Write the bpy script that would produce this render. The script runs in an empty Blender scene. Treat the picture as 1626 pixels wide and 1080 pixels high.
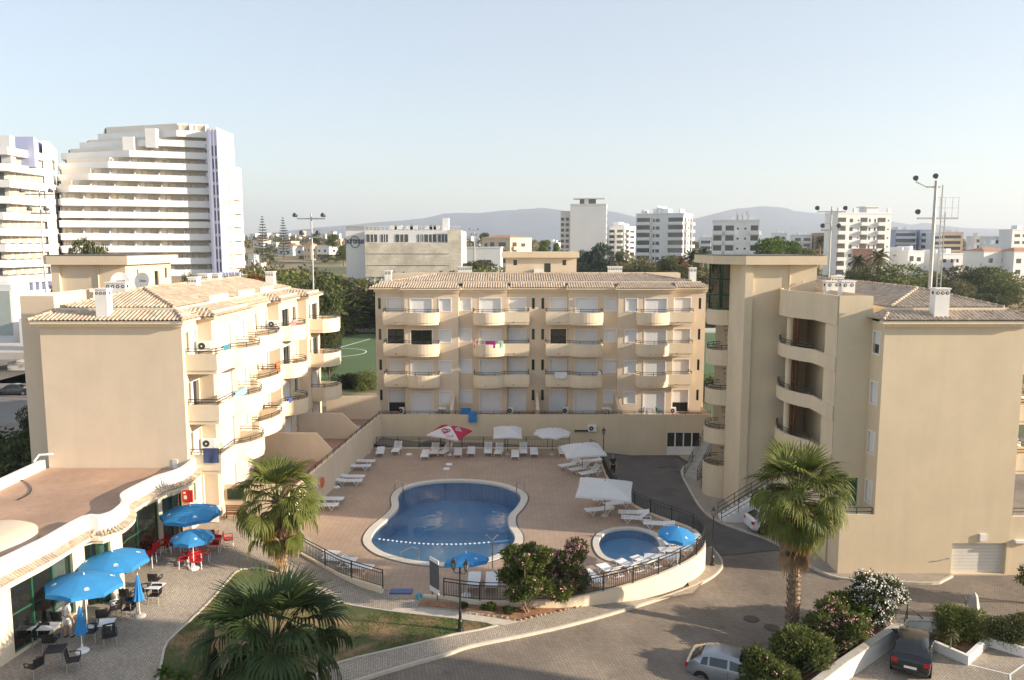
import bpy, bmesh, math, random
from math import sin, cos, tan, atan, atan2, pi, radians, sqrt
from mathutils import Vector, Matrix
random.seed(7)
S = bpy.context.scene
COL = S.collection
# ---------------------------------------------------------------- camera, sky, sun, exposure
F = 1260.0; TH = atan(150 / 1260.0); H = 18.0
cd = bpy.data.cameras.new('camera'); cam = bpy.data.objects.new('camera', cd); COL.objects.link(cam)
cam.location = (0, 0, H); cam.rotation_euler = (pi / 2 - TH, 0, 0)
cd.sensor_width = 36; cd.lens = 36 * F / 1626; cd.clip_start = 0.5; cd.clip_end = 30000
S.camera = cam
SUN_EL = radians(16.5); SUN_AZ = atan2(0.983, -0.187)
w = bpy.data.worlds.new('World'); S.world = w; w.use_nodes = True
nt = w.node_tree; bg = nt.nodes['Background']
sk = nt.nodes.new('ShaderNodeTexSky'); sk.sky_type = 'NISHITA'; sk.sun_disc = False
sk.sun_elevation = SUN_EL; sk.sun_rotation = SUN_AZ; sk.air_density = 1.0; sk.dust_density = 0.7; sk.ozone_density = 1.2
sk.altitude = 0
mxs = nt.nodes.new('ShaderNodeMixRGB'); mxs.inputs[0].default_value = 0.38; mxs.inputs[2].default_value = (4.2, 4.2, 4.3, 1)   # thin high veil of haze
nt.links.new(sk.outputs[0], mxs.inputs[1]); nt.links.new(mxs.outputs[0], bg.inputs[0]); bg.inputs[1].default_value = 0.10
sl = bpy.data.lights.new('sun', 'SUN'); sl.energy = 4.7; sl.angle = radians(0.6); sl.color = (1.0, 0.83, 0.64)
so = bpy.data.objects.new('sun', sl); COL.objects.link(so)
sd = Vector((sin(SUN_AZ) * cos(SUN_EL), cos(SUN_AZ) * cos(SUN_EL), sin(SUN_EL)))
so.rotation_euler = (-sd).to_track_quat('-Z', 'Y').to_euler(); so.location = sd * 200
S.view_settings.view_transform = 'Standard'; S.view_settings.look = 'None'
S.view_settings.exposure = 1.2; S.view_settings.gamma = 1.0
S.render.engine = 'CYCLES'

# ---------------------------------------------------------------- pixel -> place
def G(px, py, z=0.0):
    a = TH + atan((py - 540) / F); Y = (H - z) / tan(a); d = Y * cos(TH) + (H - z) * sin(TH)
    return ((px - 813) / F * d, Y)
def V(px, py, Y):
    a = TH + atan((py - 540) / F); z = H - Y * tan(a); d = Y * cos(TH) + (H - z) * sin(TH)
    return ((px - 813) / F * d, z)
def XA(px, Y, z=10.0):
    return (px - 813) / F * (Y * cos(TH) + (H - z) * sin(TH))
def hz(x):                                   # lie of the land in the street and pavements
    if x > -4: return -1.3 * min(1, (x + 4) / 15.5) ** 1.5
    if x < -8: return min(1.25, (-x - 8) * 0.125)
    return 0.0
def GH(px, py, dz=0.0):
    z = 0
    for i in range(12):
        x, y = G(px, py, z); z = 0.5 * z + 0.5 * (hz(x) + dz)
    x, y = G(px, py, z); return (x, y, z)

# ---------------------------------------------------------------- materials
MATS = {}
def mat(name, col, rough=0.8, var=0.10, scale=3.0, bump=0.0, bscale=40.0, metal=0.0, spec=0.5, emit=0, var2=None, trans=0):
    if name in MATS: return MATS[name]
    m = bpy.data.materials.new(name); m.use_nodes = True; n = m.node_tree; p = n.nodes['Principled BSDF']
    p.inputs['Roughness'].default_value = rough; p.inputs['Metallic'].default_value = metal
    p.inputs['Specular IOR Level'].default_value = spec
    tc = n.nodes.new('ShaderNodeTexCoord'); geo = tc.outputs['Object']
    if var > 0:
        no = n.nodes.new('ShaderNodeTexNoise'); no.inputs['Scale'].default_value = scale; no.inputs['Detail'].default_value = 6
        no.inputs['Roughness'].default_value = 0.65
        n.links.new(geo, no.inputs['Vector'])
        r = n.nodes.new('ShaderNodeValToRGB'); r.color_ramp.elements[0].position = 0.3; r.color_ramp.elements[1].position = 0.7
        a = [max(0, c * (1 - var)) for c in col]; b = [min(1, c * (1 + var)) for c in col]
        if var2: a = list(var2)
        r.color_ramp.elements[0].color = (*a, 1); r.color_ramp.elements[1].color = (*b, 1)
        n.links.new(no.outputs[0], r.inputs[0]); n.links.new(r.outputs[0], p.inputs['Base Color'])
    else: p.inputs['Base Color'].default_value = (*col, 1)
    if bump > 0:
        nb = n.nodes.new('ShaderNodeTexNoise'); nb.inputs['Scale'].default_value = bscale; nb.inputs['Detail'].default_value = 4
        n.links.new(geo, nb.inputs['Vector'])
        bu = n.nodes.new('ShaderNodeBump'); bu.inputs['Strength'].default_value = bump; bu.inputs['Distance'].default_value = 0.02
        n.links.new(nb.outputs[0], bu.inputs['Height']); n.links.new(bu.outputs[0], p.inputs['Normal'])
    MATS[name] = m; return m
def leafmat(name, c1, c2, scale=0.9, trans=0.25):
    if name in MATS: return MATS[name]
    m = mat(name, c1, 0.6, 0.3, scale, spec=0.3); n = m.node_tree
    r = [x for x in n.nodes if x.type == 'VALTORGB'][0]
    r.color_ramp.elements[0].color = (*c1, 1); r.color_ramp.elements[1].color = (*c2, 1)
    p = n.nodes['Principled BSDF']; out = n.nodes['Material Output']
    t = n.nodes.new('ShaderNodeBsdfTranslucent'); mx = n.nodes.new('ShaderNodeMixShader'); mx.inputs[0].default_value = trans
    n.links.new(r.outputs[0], t.inputs[0]); n.links.new(p.outputs[0], mx.inputs[1]); n.links.new(t.outputs[0], mx.inputs[2])
    n.links.new(mx.outputs[0], out.inputs[0]); return m
def glassmat(name, tint, rough=0.05, see=0.0):
    if name in MATS: return MATS[name]
    m = bpy.data.materials.new(name); m.use_nodes = True; n = m.node_tree; p = n.nodes['Principled BSDF']
    p.inputs['Base Color'].default_value = (*tint, 1); p.inputs['Roughness'].default_value = rough
    p.inputs['Specular IOR Level'].default_value = 0.9
    if see > 0:
        t = n.nodes.new('ShaderNodeBsdfTransparent'); mx = n.nodes.new('ShaderNodeMixShader'); mx.inputs[0].default_value = see
        t.inputs[0].default_value = (0.75, 0.8, 0.78, 1)
        n.links.new(p.outputs[0], mx.inputs[1]); n.links.new(t.outputs[0], mx.inputs[2]); n.links.new(mx.outputs[0], n.nodes['Material Output'].inputs[0])
    MATS[name] = m; return m
def streaks(m, amt=0.12, sx=1.5, sz=0.12, col=(0.45, 0.4, 0.33)):       # rain streaks and stains that belong to the paint
    n = m.node_tree; p = n.nodes['Principled BSDF']; old = p.inputs['Base Color'].links[0].from_socket
    tc = n.nodes.new('ShaderNodeTexCoord'); mp = n.nodes.new('ShaderNodeMapping'); mp.inputs['Scale'].default_value = (sx, sx, sz)
    no = n.nodes.new('ShaderNodeTexNoise'); no.inputs['Scale'].default_value = 1.0; no.inputs['Detail'].default_value = 5
    n.links.new(tc.outputs['Object'], mp.inputs[0]); n.links.new(mp.outputs[0], no.inputs['Vector'])
    mr = n.nodes.new('ShaderNodeMapRange'); mr.inputs[1].default_value = 0.5; mr.inputs[2].default_value = 0.8; mr.inputs[4].default_value = amt * 3
    n.links.new(no.outputs[0], mr.inputs[0])
    mx = n.nodes.new('ShaderNodeMixRGB'); n.links.new(mr.outputs[0], mx.inputs[0]); n.links.new(old, mx.inputs[1]); mx.inputs[2].default_value = (*col, 1)
    n.links.new(mx.outputs[0], p.inputs['Base Color'])
def brickify(m, w_, h_, mortar=0.02, c1=(.3, .25, .2), c2=(.35, .3, .25), cm=(.1, .1, .1), rot=0, bump=0.4, off=0.5, noise=0.5):
    n = m.node_tree; p = n.nodes['Principled BSDF']
    tc = n.nodes.new('ShaderNodeTexCoord'); mp = n.nodes.new('ShaderNodeMapping'); mp.inputs['Rotation'].default_value = (0, 0, rot)
    br = n.nodes.new('ShaderNodeTexBrick'); br.inputs['Scale'].default_value = 1; br.inputs['Brick Width'].default_value = w_; br.inputs['Row Height'].default_value = h_
    br.inputs['Mortar Size'].default_value = mortar; br.inputs['Mortar Smooth'].default_value = 0.3; br.offset = off
    br.inputs['Color1'].default_value = (*c1, 1); br.inputs['Color2'].default_value = (*c2, 1); br.inputs['Mortar'].default_value = (*cm, 1)
    n.links.new(tc.outputs['Object'], mp.inputs[0]); n.links.new(mp.outputs[0], br.inputs['Vector'])
    no = n.nodes.new('ShaderNodeTexNoise'); no.inputs['Scale'].default_value = 0.35; no.inputs['Detail'].default_value = 7; n.links.new(tc.outputs['Object'], no.inputs['Vector'])
    mr = n.nodes.new('ShaderNodeMapRange'); mr.inputs[1].default_value = 0.3; mr.inputs[2].default_value = 0.7; mr.inputs[3].default_value = 1 - noise * .5; mr.inputs[4].default_value = 1 + noise * .35
    n.links.new(no.outputs[0], mr.inputs[0])
    n2 = n.nodes.new('ShaderNodeTexNoise'); n2.inputs['Scale'].default_value = 0.9; n2.inputs['Detail'].default_value = 9; n2.inputs['Roughness'].default_value = .7; n.links.new(tc.outputs['Object'], n2.inputs['Vector'])
    m2 = n.nodes.new('ShaderNodeMapRange'); m2.inputs[1].default_value = 0.60; m2.inputs[2].default_value = 0.70; m2.inputs[3].default_value = 1; m2.inputs[4].default_value = 1 - noise * .55; n.links.new(n2.outputs[0], m2.inputs[0])
    mm = n.nodes.new('ShaderNodeMath'); mm.operation = 'MULTIPLY'; n.links.new(mr.outputs[0], mm.inputs[0]); n.links.new(m2.outputs[0], mm.inputs[1])
    mx = n.nodes.new('ShaderNodeVectorMath'); mx.operation = 'SCALE'; n.links.new(br.outputs[0], mx.inputs[0]); n.links.new(mm.outputs[0], mx.inputs['Scale'])
    n.links.new(mx.outputs[0], p.inputs['Base Color'])
    bu = n.nodes.new('ShaderNodeBump'); bu.inputs['Strength'].default_value = bump; bu.inputs['Distance'].default_value = 0.01; bu.invert = True
    n.links.new(br.outputs['Fac'], bu.inputs['Height']); n.links.new(bu.outputs[0], p.inputs['Normal'])

WALL = mat('cream_render', (0.68, 0.565, 0.425), 0.9, 0.07, 0.35, 0.12, 60); streaks(WALL, 0.07, 1.2, 0.1, (0.50, 0.42, 0.32))
WALL2 = mat('olive_cream_render', (0.67, 0.56, 0.395), 0.9, 0.07, 0.35, 0.12, 60); streaks(WALL2, 0.07, 1.2, 0.15, (0.45, 0.38, 0.29))
PARA = mat('pale_parapet_render', (0.76, 0.64, 0.47), 0.9, 0.05, 0.6, 0.1, 60); streaks(PARA, 0.07, 2.5, 0.5, (0.5, 0.4, 0.28))
WHITE = mat('white_paint', (0.80, 0.79, 0.76), 0.7, 0.04, 2)
WHITEW = mat('white_wall_paint', (0.78, 0.77, 0.74), 0.85, 0.05, 1.0); streaks(WHITEW, 0.05, 2, 0.3, (0.6, 0.55, 0.48))
SHUT = mat('white_roller_shutter', (0.72, 0.74, 0.76), 0.5, 0.03, 2)
def slat(m, h_=0.05, s=0.35):
    n = m.node_tree; p = n.nodes['Principled BSDF']; tc = n.nodes.new('ShaderNodeTexCoord'); wv = n.nodes.new('ShaderNodeTexWave')
    wv.bands_direction = 'Z'; wv.inputs['Scale'].default_value = 0.314 / h_; n.links.new(tc.outputs['Object'], wv.inputs['Vector'])
    bu = n.nodes.new('ShaderNodeBump'); bu.inputs['Strength'].default_value = s; bu.inputs['Distance'].default_value = 0.01
    n.links.new(wv.outputs['Fac'], bu.inputs['Height']); n.links.new(bu.outputs[0], p.inputs['Normal'])
slat(SHUT)
PANE = glassmat('dark_window_glass', (0.02, 0.024, 0.026), 0.06)
PANEG = glassmat('green_window_glass', (0.015, 0.035, 0.03), 0.08)
SEEG = glassmat('clear_window_glass', (0.03, 0.035, 0.035), 0.04, 0.72)
GREENF = mat('green_frame_paint', (0.015, 0.085, 0.045), 0.45, 0.1, 4)
DARKF = mat('dark_frame', (0.03, 0.035, 0.033), 0.5, 0.1, 4)
RAIL = mat('dark_green_rail_paint', (0.03, 0.042, 0.042), 0.5, 0.15, 8)
FENCE = mat('dark_iron_fence_paint', (0.028, 0.033, 0.033), 0.5, 0.15, 8)
WOOD = mat('brown_wood', (0.20, 0.09, 0.04), 0.6, 0.25, 5)
TILE = mat('clay_roof_tile', (0.50, 0.39, 0.285), 0.85, 0.22, 2.2, 0.3, 12)
TILED = mat('weathered_clay_roof_tile', (0.45, 0.36, 0.27), 0.85, 0.26, 2.6, 0.3, 12)
def rowtile(m, L=0.38):      # overlapping rows of tiles
    n = m.node_tree; p = n.nodes['Principled BSDF']; old = p.inputs['Base Color'].links[0].from_socket
    tc = n.nodes.new('ShaderNodeTexCoord'); vo = n.nodes.new('ShaderNodeTexVoronoi'); vo.inputs['Scale'].default_value = 3.6
    n.links.new(tc.outputs['Object'], vo.inputs['Vector']); hs = n.nodes.new('ShaderNodeHueSaturation')
    sp = n.nodes.new('ShaderNodeSeparateColor'); n.links.new(vo.outputs['Color'], sp.inputs[0])
    mr = n.nodes.new('ShaderNodeMapRange'); mr.inputs[3].default_value = 0.8; mr.inputs[4].default_value = 1.2
    n.links.new(sp.outputs[0], mr.inputs[0]); n.links.new(mr.outputs[0], hs.inputs['Value']); n.links.new(old, hs.inputs['Color'])
    n.links.new(hs.outputs[0], p.inputs['Base Color'])
rowtile(TILE); rowtile(TILED)
STEEL = mat('galvanised_steel', (0.42, 0.42, 0.41), 0.45, 0.1, 3, metal=0.6)
CHROME = mat('polished_steel', (0.6, 0.6, 0.6), 0.2, 0.03, 3, metal=1.0)
PLASW = mat('white_plastic', (0.80, 0.81, 0.82), 0.45, 0.04, 6)
PLASR = mat('red_plastic', (0.55, 0.015, 0.02), 0.45, 0.08, 6)
PLASB = mat('black_plastic', (0.018, 0.018, 0.02), 0.45, 0.1, 6)
CONC = mat('pale_concrete', (0.48, 0.45, 0.40), 0.9, 0.15, 3, 0.3, 30)
KERBM = mat('kerb_stone', (0.52, 0.47, 0.39), 0.9, 0.12, 2.5, 0.3, 30)

# ---------------------------------------------------------------- objects
def tag(o, label=None, cat=None, group=None, kind=None):
    if label: o['label'] = label
    if cat: o['category'] = cat
    if group: o['group'] = group
    if kind: o['kind'] = kind
    return o
def thing(name, label, cat, loc=(0, 0, 0), rz=0, group=None):
    o = bpy.data.objects.new(name, None); COL.objects.link(o); o.location = loc; o.rotation_euler = (0, 0, rz)
    o.empty_display_size = 0.3
    return tag(o, label, cat, group)
ORIG = {}
def copy_tree(o, parent=None):
    c = o.copy(); COL.objects.link(c)
    if parent: c.parent = parent
    for ch in [x for x in KIDS.get(o.name, [])]: 
        k = copy_tree(ch, c)
    return c
KIDS = {}
def put(proto, loc, rz=0, label=None, group=None, first=[None], scale=1):
    used = proto.get('_u', 0)
    if not used: o = proto; proto['_u'] = 1
    else: o = copy_tree(proto)
    if '_u' in o and o is not proto: del o['_u']
    o.location = loc; o.rotation_euler = (0, 0, rz)
    if scale != 1: o.scale = (scale,) * 3 if not hasattr(scale, '__len__') else scale
    if label: o['label'] = label
    if group: o['group'] = group
    return o
class MB:
    def __init__(s): s.v = []; s.f = []
    def add(s, vs, fs):
        b = len(s.v); s.v += [tuple(v) for v in vs]; s.f += [tuple(b + i for i in f) for f in fs]; return s
    def box(s, x0, x1, y0, y1, z0, z1):
        x0, x1 = min(x0, x1), max(x0, x1); y0, y1 = min(y0, y1), max(y0, y1); z0, z1 = min(z0, z1), max(z0, z1)
        return s.add([(x0, y0, z0), (x1, y0, z0), (x1, y1, z0), (x0, y1, z0), (x0, y0, z1), (x1, y0, z1), (x1, y1, z1), (x0, y1, z1)],
                     [(0, 3, 2, 1), (4, 5, 6, 7), (0, 1, 5, 4), (1, 2, 6, 5), (2, 3, 7, 6), (3, 0, 4, 7)])
    def fbox(s, fr, u0, u1, z0, z1, n0, n1):
        u0, u1 = min(u0, u1), max(u0, u1); n0, n1 = min(n0, n1), max(n0, n1)
        P = lambda u, n, z: fr(u, n, z)
        vs = [P(u0, n0, z0), P(u1, n0, z0), P(u1, n1, z0), P(u0, n1, z0), P(u0, n0, z1), P(u1, n0, z1), P(u1, n1, z1), P(u0, n1, z1)]
        return s.add(vs, [(0, 3, 2, 1), (4, 5, 6, 7), (0, 1, 5, 4), (1, 2, 6, 5), (2, 3, 7, 6), (3, 0, 4, 7)])
    def beam(s, a, b, w_, h_=None, up=(0, 0, 1)):
        h_ = h_ or w_; a = Vector(a); b = Vector(b); d = (b - a).normalized(); up = Vector(up)
        if abs(d.dot(up)) > .98: up = Vector((1, 0, 0))
        r = d.cross(up).normalized() * w_ / 2; u = r.cross(d).normalized() * h_ / 2
        vs = [a - r - u, a + r - u, a + r + u, a - r + u, b - r - u, b + r - u, b + r + u, b - r + u]
        return s.add(vs, [(0, 3, 2, 1), (4, 5, 6, 7), (0, 1, 5, 4), (1, 2, 6, 5), (2, 3, 7, 6), (3, 0, 4, 7)])
    def prism(s, pts, z0, z1, zf=None):
        n = len(pts); vs = [(p[0], p[1], z0) for p in pts] + [(p[0], p[1], z1) for p in pts]
        A = sum(pts[i][0] * pts[(i + 1) % n][1] - pts[(i + 1) % n][0] * pts[i][1] for i in range(n))
        fs = [tuple(range(n - 1, -1, -1)), tuple(range(n, 2 * n))] + [(i, (i + 1) % n, n + (i + 1) % n, n + i) for i in range(n)]
        if A < 0: fs = [f[::-1] for f in fs]
        return s.add(vs, fs)
    def quad(s, a, b, c, d): return s.add([a, b, c, d], [(0, 1, 2, 3)])
    def tube(s, pts, r, n=6, r2=None, cap=True):
        pts = [Vector(p) for p in pts]; m = len(pts); vs = []
        prev = None
        for i, p in enumerate(pts):
            d = (pts[min(i + 1, m - 1)] - pts[max(i - 1, 0)]); d = d.normalized() if d.length > 1e-9 else Vector((0, 0, 1))
            if prev is None: a = d.cross(Vector((0, 0, 1))); a = a if a.length > .05 else d.cross(Vector((1, 0, 0)))
            else: a = prev - d * prev.dot(d)
            a.normalize(); prev = a; b = d.cross(a)
            rr = (r[i] if hasattr(r, '__len__') else (r if r2 is None else r + (r2 - r) * i / (m - 1)))
            for k in range(n):
                t = 2 * pi * k / n; vs.append(p + (a * cos(t) + b * sin(t)) * rr)
        fs = [(i * n + k, i * n + (k + 1) % n, (i + 1) * n + (k + 1) % n, (i + 1) * n + k) for i in range(m - 1) for k in range(n)]
        if cap: fs += [tuple(range(n - 1, -1, -1)), tuple(range((m - 1) * n, m * n))]
        return s.add(vs, fs)
    def cyl(s, x, y, z0, z1, r, n=12, r2=None): return s.tube([(x, y, z0), (x, y, z1)], r, n, r2)
    def lathe(s, prof, n=16, c=(0, 0)):
        vs = [(c[0] + r * cos(2 * pi * k / n), c[1] + r * sin(2 * pi * k / n), z) for (r, z) in prof for k in range(n)]
        m = len(prof)
        fs = [(i * n + k, i * n + (k + 1) % n, (i + 1) * n + (k + 1) % n, (i + 1) * n + k) for i in range(m - 1) for k in range(n)]
        fs += [tuple(range(n - 1, -1, -1)), tuple(range((m - 1) * n, m * n))]
        return s.add(vs, fs)
    def pathwall(s, pts, z0, z1, t, closed=False):
        n = len(pts); L = []; R = []
        for i in range(n):
            a = Vector(pts[(i - 1) % n if closed else max(i - 1, 0)][:2]); b = Vector(pts[i][:2]); c = Vector(pts[(i + 1) % n if closed else min(i + 1, n - 1)][:2])
            d1 = (b - a); d2 = (c - b)
            if d1.length < 1e-6: d1 = d2
            if d2.length < 1e-6: d2 = d1
            d1.normalize(); d2.normalize(); nn = Vector((-(d1.y + d2.y), d1.x + d2.x)); nn = nn.normalized() if nn.length > 1e-6 else Vector((-d1.y, d1.x))
            k = 1 / max(.5, nn.dot(Vector((-d1.y, d1.x)))); L.append(b + nn * t / 2 * k); R.append(b - nn * t / 2 * k)
        zz0 = [z0[i] if hasattr(z0, '__len__') else z0 for i in range(n)]; zz1 = [z1[i] if hasattr(z1, '__len__') else z1 for i in range(n)]
        vs = []
        for i in range(n): vs += [(L[i].x, L[i].y, zz0[i]), (R[i].x, R[i].y, zz0[i]), (R[i].x, R[i].y, zz1[i]), (L[i].x, L[i].y, zz1[i])]
        fs = []
        for i in range(n if closed else n - 1):
            j = (i + 1) % n
            for k in range(4): fs.append((i * 4 + k, j * 4 + k, j * 4 + (k + 1) % 4, i * 4 + (k + 1) % 4))
        if not closed: fs += [(0, 1, 2, 3), ((n - 1) * 4 + 3, (n - 1) * 4 + 2, (n - 1) * 4 + 1, (n - 1) * 4)]
        return s.add(vs, fs)
    def xf(s, M):
        s.v = [tuple(M @ Vector(v)) for v in s.v]; return s
    def build(s, name, m, parent=None, smooth=0, recalc=True, loc=None, bevel=0):
        off = Vector((0, 0, 0)); p = parent
        while p is not None: off += p.location; p = p.parent
        if loc is not None: off = Vector(loc)
        me = bpy.data.meshes.new(name); me.from_pydata([tuple(Vector(v) - off) for v in s.v], [], s.f)
        if recalc:
            bm = bmesh.new(); bm.from_mesh(me); bmesh.ops.recalc_face_normals(bm, faces=bm.faces); bm.to_mesh(me); bm.free()
        if smooth:
            me.polygons.foreach_set('use_smooth', [True] * len(me.polygons))
            try: me.set_sharp_from_angle(angle=radians(40 if smooth is True or smooth == 1 else smooth))
            except Exception: pass
        me.materials.append(m); o = bpy.data.objects.new(name, me); COL.objects.link(o)
        if loc is not None and parent is None: o.location = loc
        if parent is not None: o.parent = parent; KIDS.setdefault(parent.name, []).append(o)
        if bevel:
            b = o.modifiers.new('bevel', 'BEVEL'); b.width = bevel; b.segments = 2; b.limit_method = 'ANGLE'
        return o
def frX(X0):     # facade looking towards +X: u runs along Y
    return lambda u, n, z: (X0 + n, u, z)
def frXm(X0):    # facade looking towards -X
    return lambda u, n, z: (X0 - n, u, z)
def frY(Y0):     # facade looking towards -Y (the camera): u runs along X
    return lambda u, n, z: (u, Y0 - n, z)
def wall(mb, fr, u0, u1, z0, z1, holes=(), depth=0.16, n=0.0):
    us = sorted(set([u0, u1] + [min(max(h[i], u0), u1) for h in holes for i in (0, 1)])); zs = sorted(set([z0, z1] + [min(max(h[i], z0), z1) for h in holes for i in (2, 3)]))
    for a, b in zip(us, us[1:]):
        for c, d in zip(zs, zs[1:]):
            mu, mz = (a + b) / 2, (c + d) / 2
            if any(h[0] < mu < h[1] and h[2] < mz < h[3] for h in holes): continue
            mb.quad(fr(a, n, c), fr(b, n, c), fr(b, n, d), fr(a, n, d))
    for h in holes:
        a, b, c, d = h[:4]
        for (p, q) in (((a, c), (b, c)), ((b, c), (b, d)), ((b, d), (a, d)), ((a, d), (a, c))):
            mb.quad(fr(p[0], n, p[1]), fr(q[0], n, q[1]), fr(q[0], n - depth, q[1]), fr(p[0], n - depth, p[1]))
def window(parent, fr, h, kind='shutter', n=0.0, depth=0.15, t=0.09, open_=0.0, label=None, name=None):
    """a hole's joinery: white surround standing 2 cm proud, shutter or panes set back"""
    a, b, c, d = h[:4]; m = MB()
    if kind != 'slit':
        for (p, q, r, s_) in ((a - t, b + t, d, d + t), (a - t, a, c, d), (b, b + t, c, d), (a - t, b + t, c - t, c)):
            m.fbox(fr, p, q, r, s_, n - 0.01, n + 0.025)
        o = m.build(name or 'window', WHITE, parent)
    else:
        for (p, q, r, s_) in ((a, b, d - .05, d), (a, a + .05, c, d), (b - .05, b, c, d), (a, b, c, c + .05)):
            m.fbox(fr, p, q, r, s_, n - depth, n - depth + .05)
        o = m.build(name or 'window', GREENF, parent)
    if label: o['label'] = label
    zo = c + (d - c) * open_
    if kind == 'shutter' or 0 < open_ < 1:
        MB().fbox(fr, a, b, zo, d, n - depth, n - depth + 0.03).build('shutter', SHUT, o)
    if kind == 'glass' or kind == 'slit' or open_ > 0:
        zt = zo if 0 < open_ < 1 else d
        g = MB().fbox(fr, a, b, c, zt, n - depth - .02, n - depth)
        g.build('pane', PANEG if kind == 'slit' else PANE, o)
        if kind != 'slit' and b - a > 1:
            f = MB()
            f.fbox(fr, (a + b) / 2 - .03, (a + b) / 2 + .03, c, zt, n - depth, n - depth + .04)
            f.fbox(fr, a, a + .05, c, zt, n - depth, n - depth + .04); f.fbox(fr, b - .05, b, c, zt, n - depth, n - depth + .04)
            f.fbox(fr, a + .05, b - .05, zt - .05, zt, n - depth, n - depth + .04)
            f.build('sash', DARKF, o)
    return o
def balcony(parent, pts, zf, mat_=None, rail=True, hgt=0.95, skew=0.10, name='balcony', label=None):
    """pts: plan outline (world XY) from wall round to wall, zf floor level"""
    m = MB(); m.prism(pts, zf - 0.22, zf + .0)
    m.pathwall(pts, zf + .0, zf + hgt, 0.12)
    o = m.build(name, mat_ or PARA, parent)
    if label: o['label'] = label
    if rail:
        r = MB()
        for zz in (0.16, 0.32): r.tube([(p[0], p[1], zf + hgt + zz) for p in pts], 0.026, 5)
        L = 0; last = -9
        for i, p in enumerate(pts):
            if i: L += (Vector(p) - Vector(pts[i - 1])).length
            if L - last > 1.0 or i == len(pts) - 1: r.cyl(p[0], p[1], zf + hgt - .02, zf + hgt + .32, 0.025, 5); last = L
        r.build('railing', RAIL, o)
    return o
def bulge(u0, u1, n0, n1, b, k=10, e=.75):
    return [(u0 + (u1 - u0) * i / k, n0 + (n1 - n0) * i / k + b * max(0, sin(pi * i / k)) ** e) for i in range(k + 1)]
def tileroof(mb, fr3, L, Wd, pitch=0.24, amp=0.055, clip=None, seg=6):
    """corrugated tiles: fr3(u, v, h): u along the eave, v up the slope, h off the slope; clip(u)->(v0,v1)"""
    n = max(1, int(L / pitch)); pw = L / n
    prof = [(0, 0), (.12, .55), (.3, 1), (.5, 1), (.62, .55), (.74, 0)]
    us = []
    for i in range(n):
        for (a, h_) in prof: us.append(((i + a) * pw, h_ * amp))
    us.append((L, 0))
    for (a, ha), (b, hb) in zip(us, us[1:]):
        va0, va1 = clip(a) if clip else (0, Wd); vb0, vb1 = clip(b) if clip else (0, Wd)
        if va1 - va0 < 1e-3 and vb1 - vb0 < 1e-3: continue
        mb.quad(fr3(a, va0, ha), fr3(b, vb0, hb), fr3(b, vb1, hb), fr3(a, va1, ha))
    # dark ends under the eave tiles
def slope(P0, P1, Q1, Q0):
    """P0->P1 the eave, Q0->Q1 the upper edge (parallel): returns (fr3, L, W, clip)"""
    P0, P1, Q1, Q0 = map(Vector, (P0, P1, Q1, Q0)); u = (P1 - P0); L = u.length; u.normalize()
    nn = u.cross(Q0 - P0).normalized()
    if nn.z < 0: nn = -nn
    v = nn.cross(u).normalized()
    if v.dot(Q0 - P0) < 0: v = -v
    W_ = (Q0 - P0).dot(v); a = (Q0 - P0).dot(u); b = (Q1 - P0).dot(u)
    def clip(x):
        hi = W_
        if a > 1e-4 and x < a: hi = W_ * x / a
        if b < L - 1e-4 and x > b: hi = W_ * (L - x) / (L - b)
        return (0, max(0, hi))
    return (lambda uu, vv, hh: tuple(P0 + u * uu + v * vv + nn * hh)), L, W_, clip
def roofpart(parent, quads, m=None, ridges=(), name='roof', pitch=.24, amp=.055):
    mb = MB()
    for q in quads:
        f, L, W_, c = slope(*q); tileroof(mb, f, L, W_, clip=c, pitch=pitch, amp=amp)
    for (a, b) in ridges:
        a = Vector(a); b = Vector(b); n = max(2, int((b - a).length / .4)); 
        for i in range(n): 
            p = a + (b - a) * i / n; q = a + (b - a) * (i + 1.08) / n
            mb.tube([p + Vector((0, 0, .04)), q + Vector((0, 0, .02))], .11, 7, .085)
    return mb.build(name, m or TILE, parent, recalc=False)
def fill(outer, holes=(), zf=lambda x, y: 0.0, cut=None, step=0.6):
    bm = bmesh.new(); es = []
    for lp in [outer] + list(holes):
        vs = [bm.verts.new((p[0], p[1], 0)) for p in lp]
        for i in range(len(vs)): es.append(bm.edges.new((vs[i], vs[(i + 1) % len(vs)])))
    bmesh.ops.triangle_fill(bm, edges=es, use_beauty=True, normal=(0, 0, 1))
    if cut:
        x = cut[0]
        while x < cut[1]:
            bmesh.ops.bisect_plane(bm, geom=bm.verts[:] + bm.edges[:] + bm.faces[:], plane_co=(x, 0, 0), plane_no=(1, 0, 0)); x += step
    for v in bm.verts: v.co.z = zf(v.co.x, v.co.y)
    for f in bm.faces:
        if f.normal.z < 0: f.normal_flip()
    bm.verts.index_update(); mb = MB(); mb.v = [tuple(v.co) for v in bm.verts]; mb.f = [tuple(v.index for v in f.verts) for f in bm.faces]; bm.free()
    for f in list(range(len(mb.f))):
        a, b, c = (Vector(mb.v[i]) for i in mb.f[f][:3])
        if (b - a).cross(c - a).z < 0: mb.f[f] = mb.f[f][::-1]
    return mb
def smoothloop(pts, k=4):       # closed Catmull-Rom
    n = len(pts); o = []
    for i in range(n):
        a, b, c, d = (Vector(pts[(i + j - 1) % n][:2]) for j in range(4))
        for t in range(k):
            t /= k; o.append(tuple(0.5 * (2 * b + (c - a) * t + (2 * a - 5 * b + 4 * c - d) * t * t + (-a + 3 * b - 3 * c + d) * t ** 3)))
    return o
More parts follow.
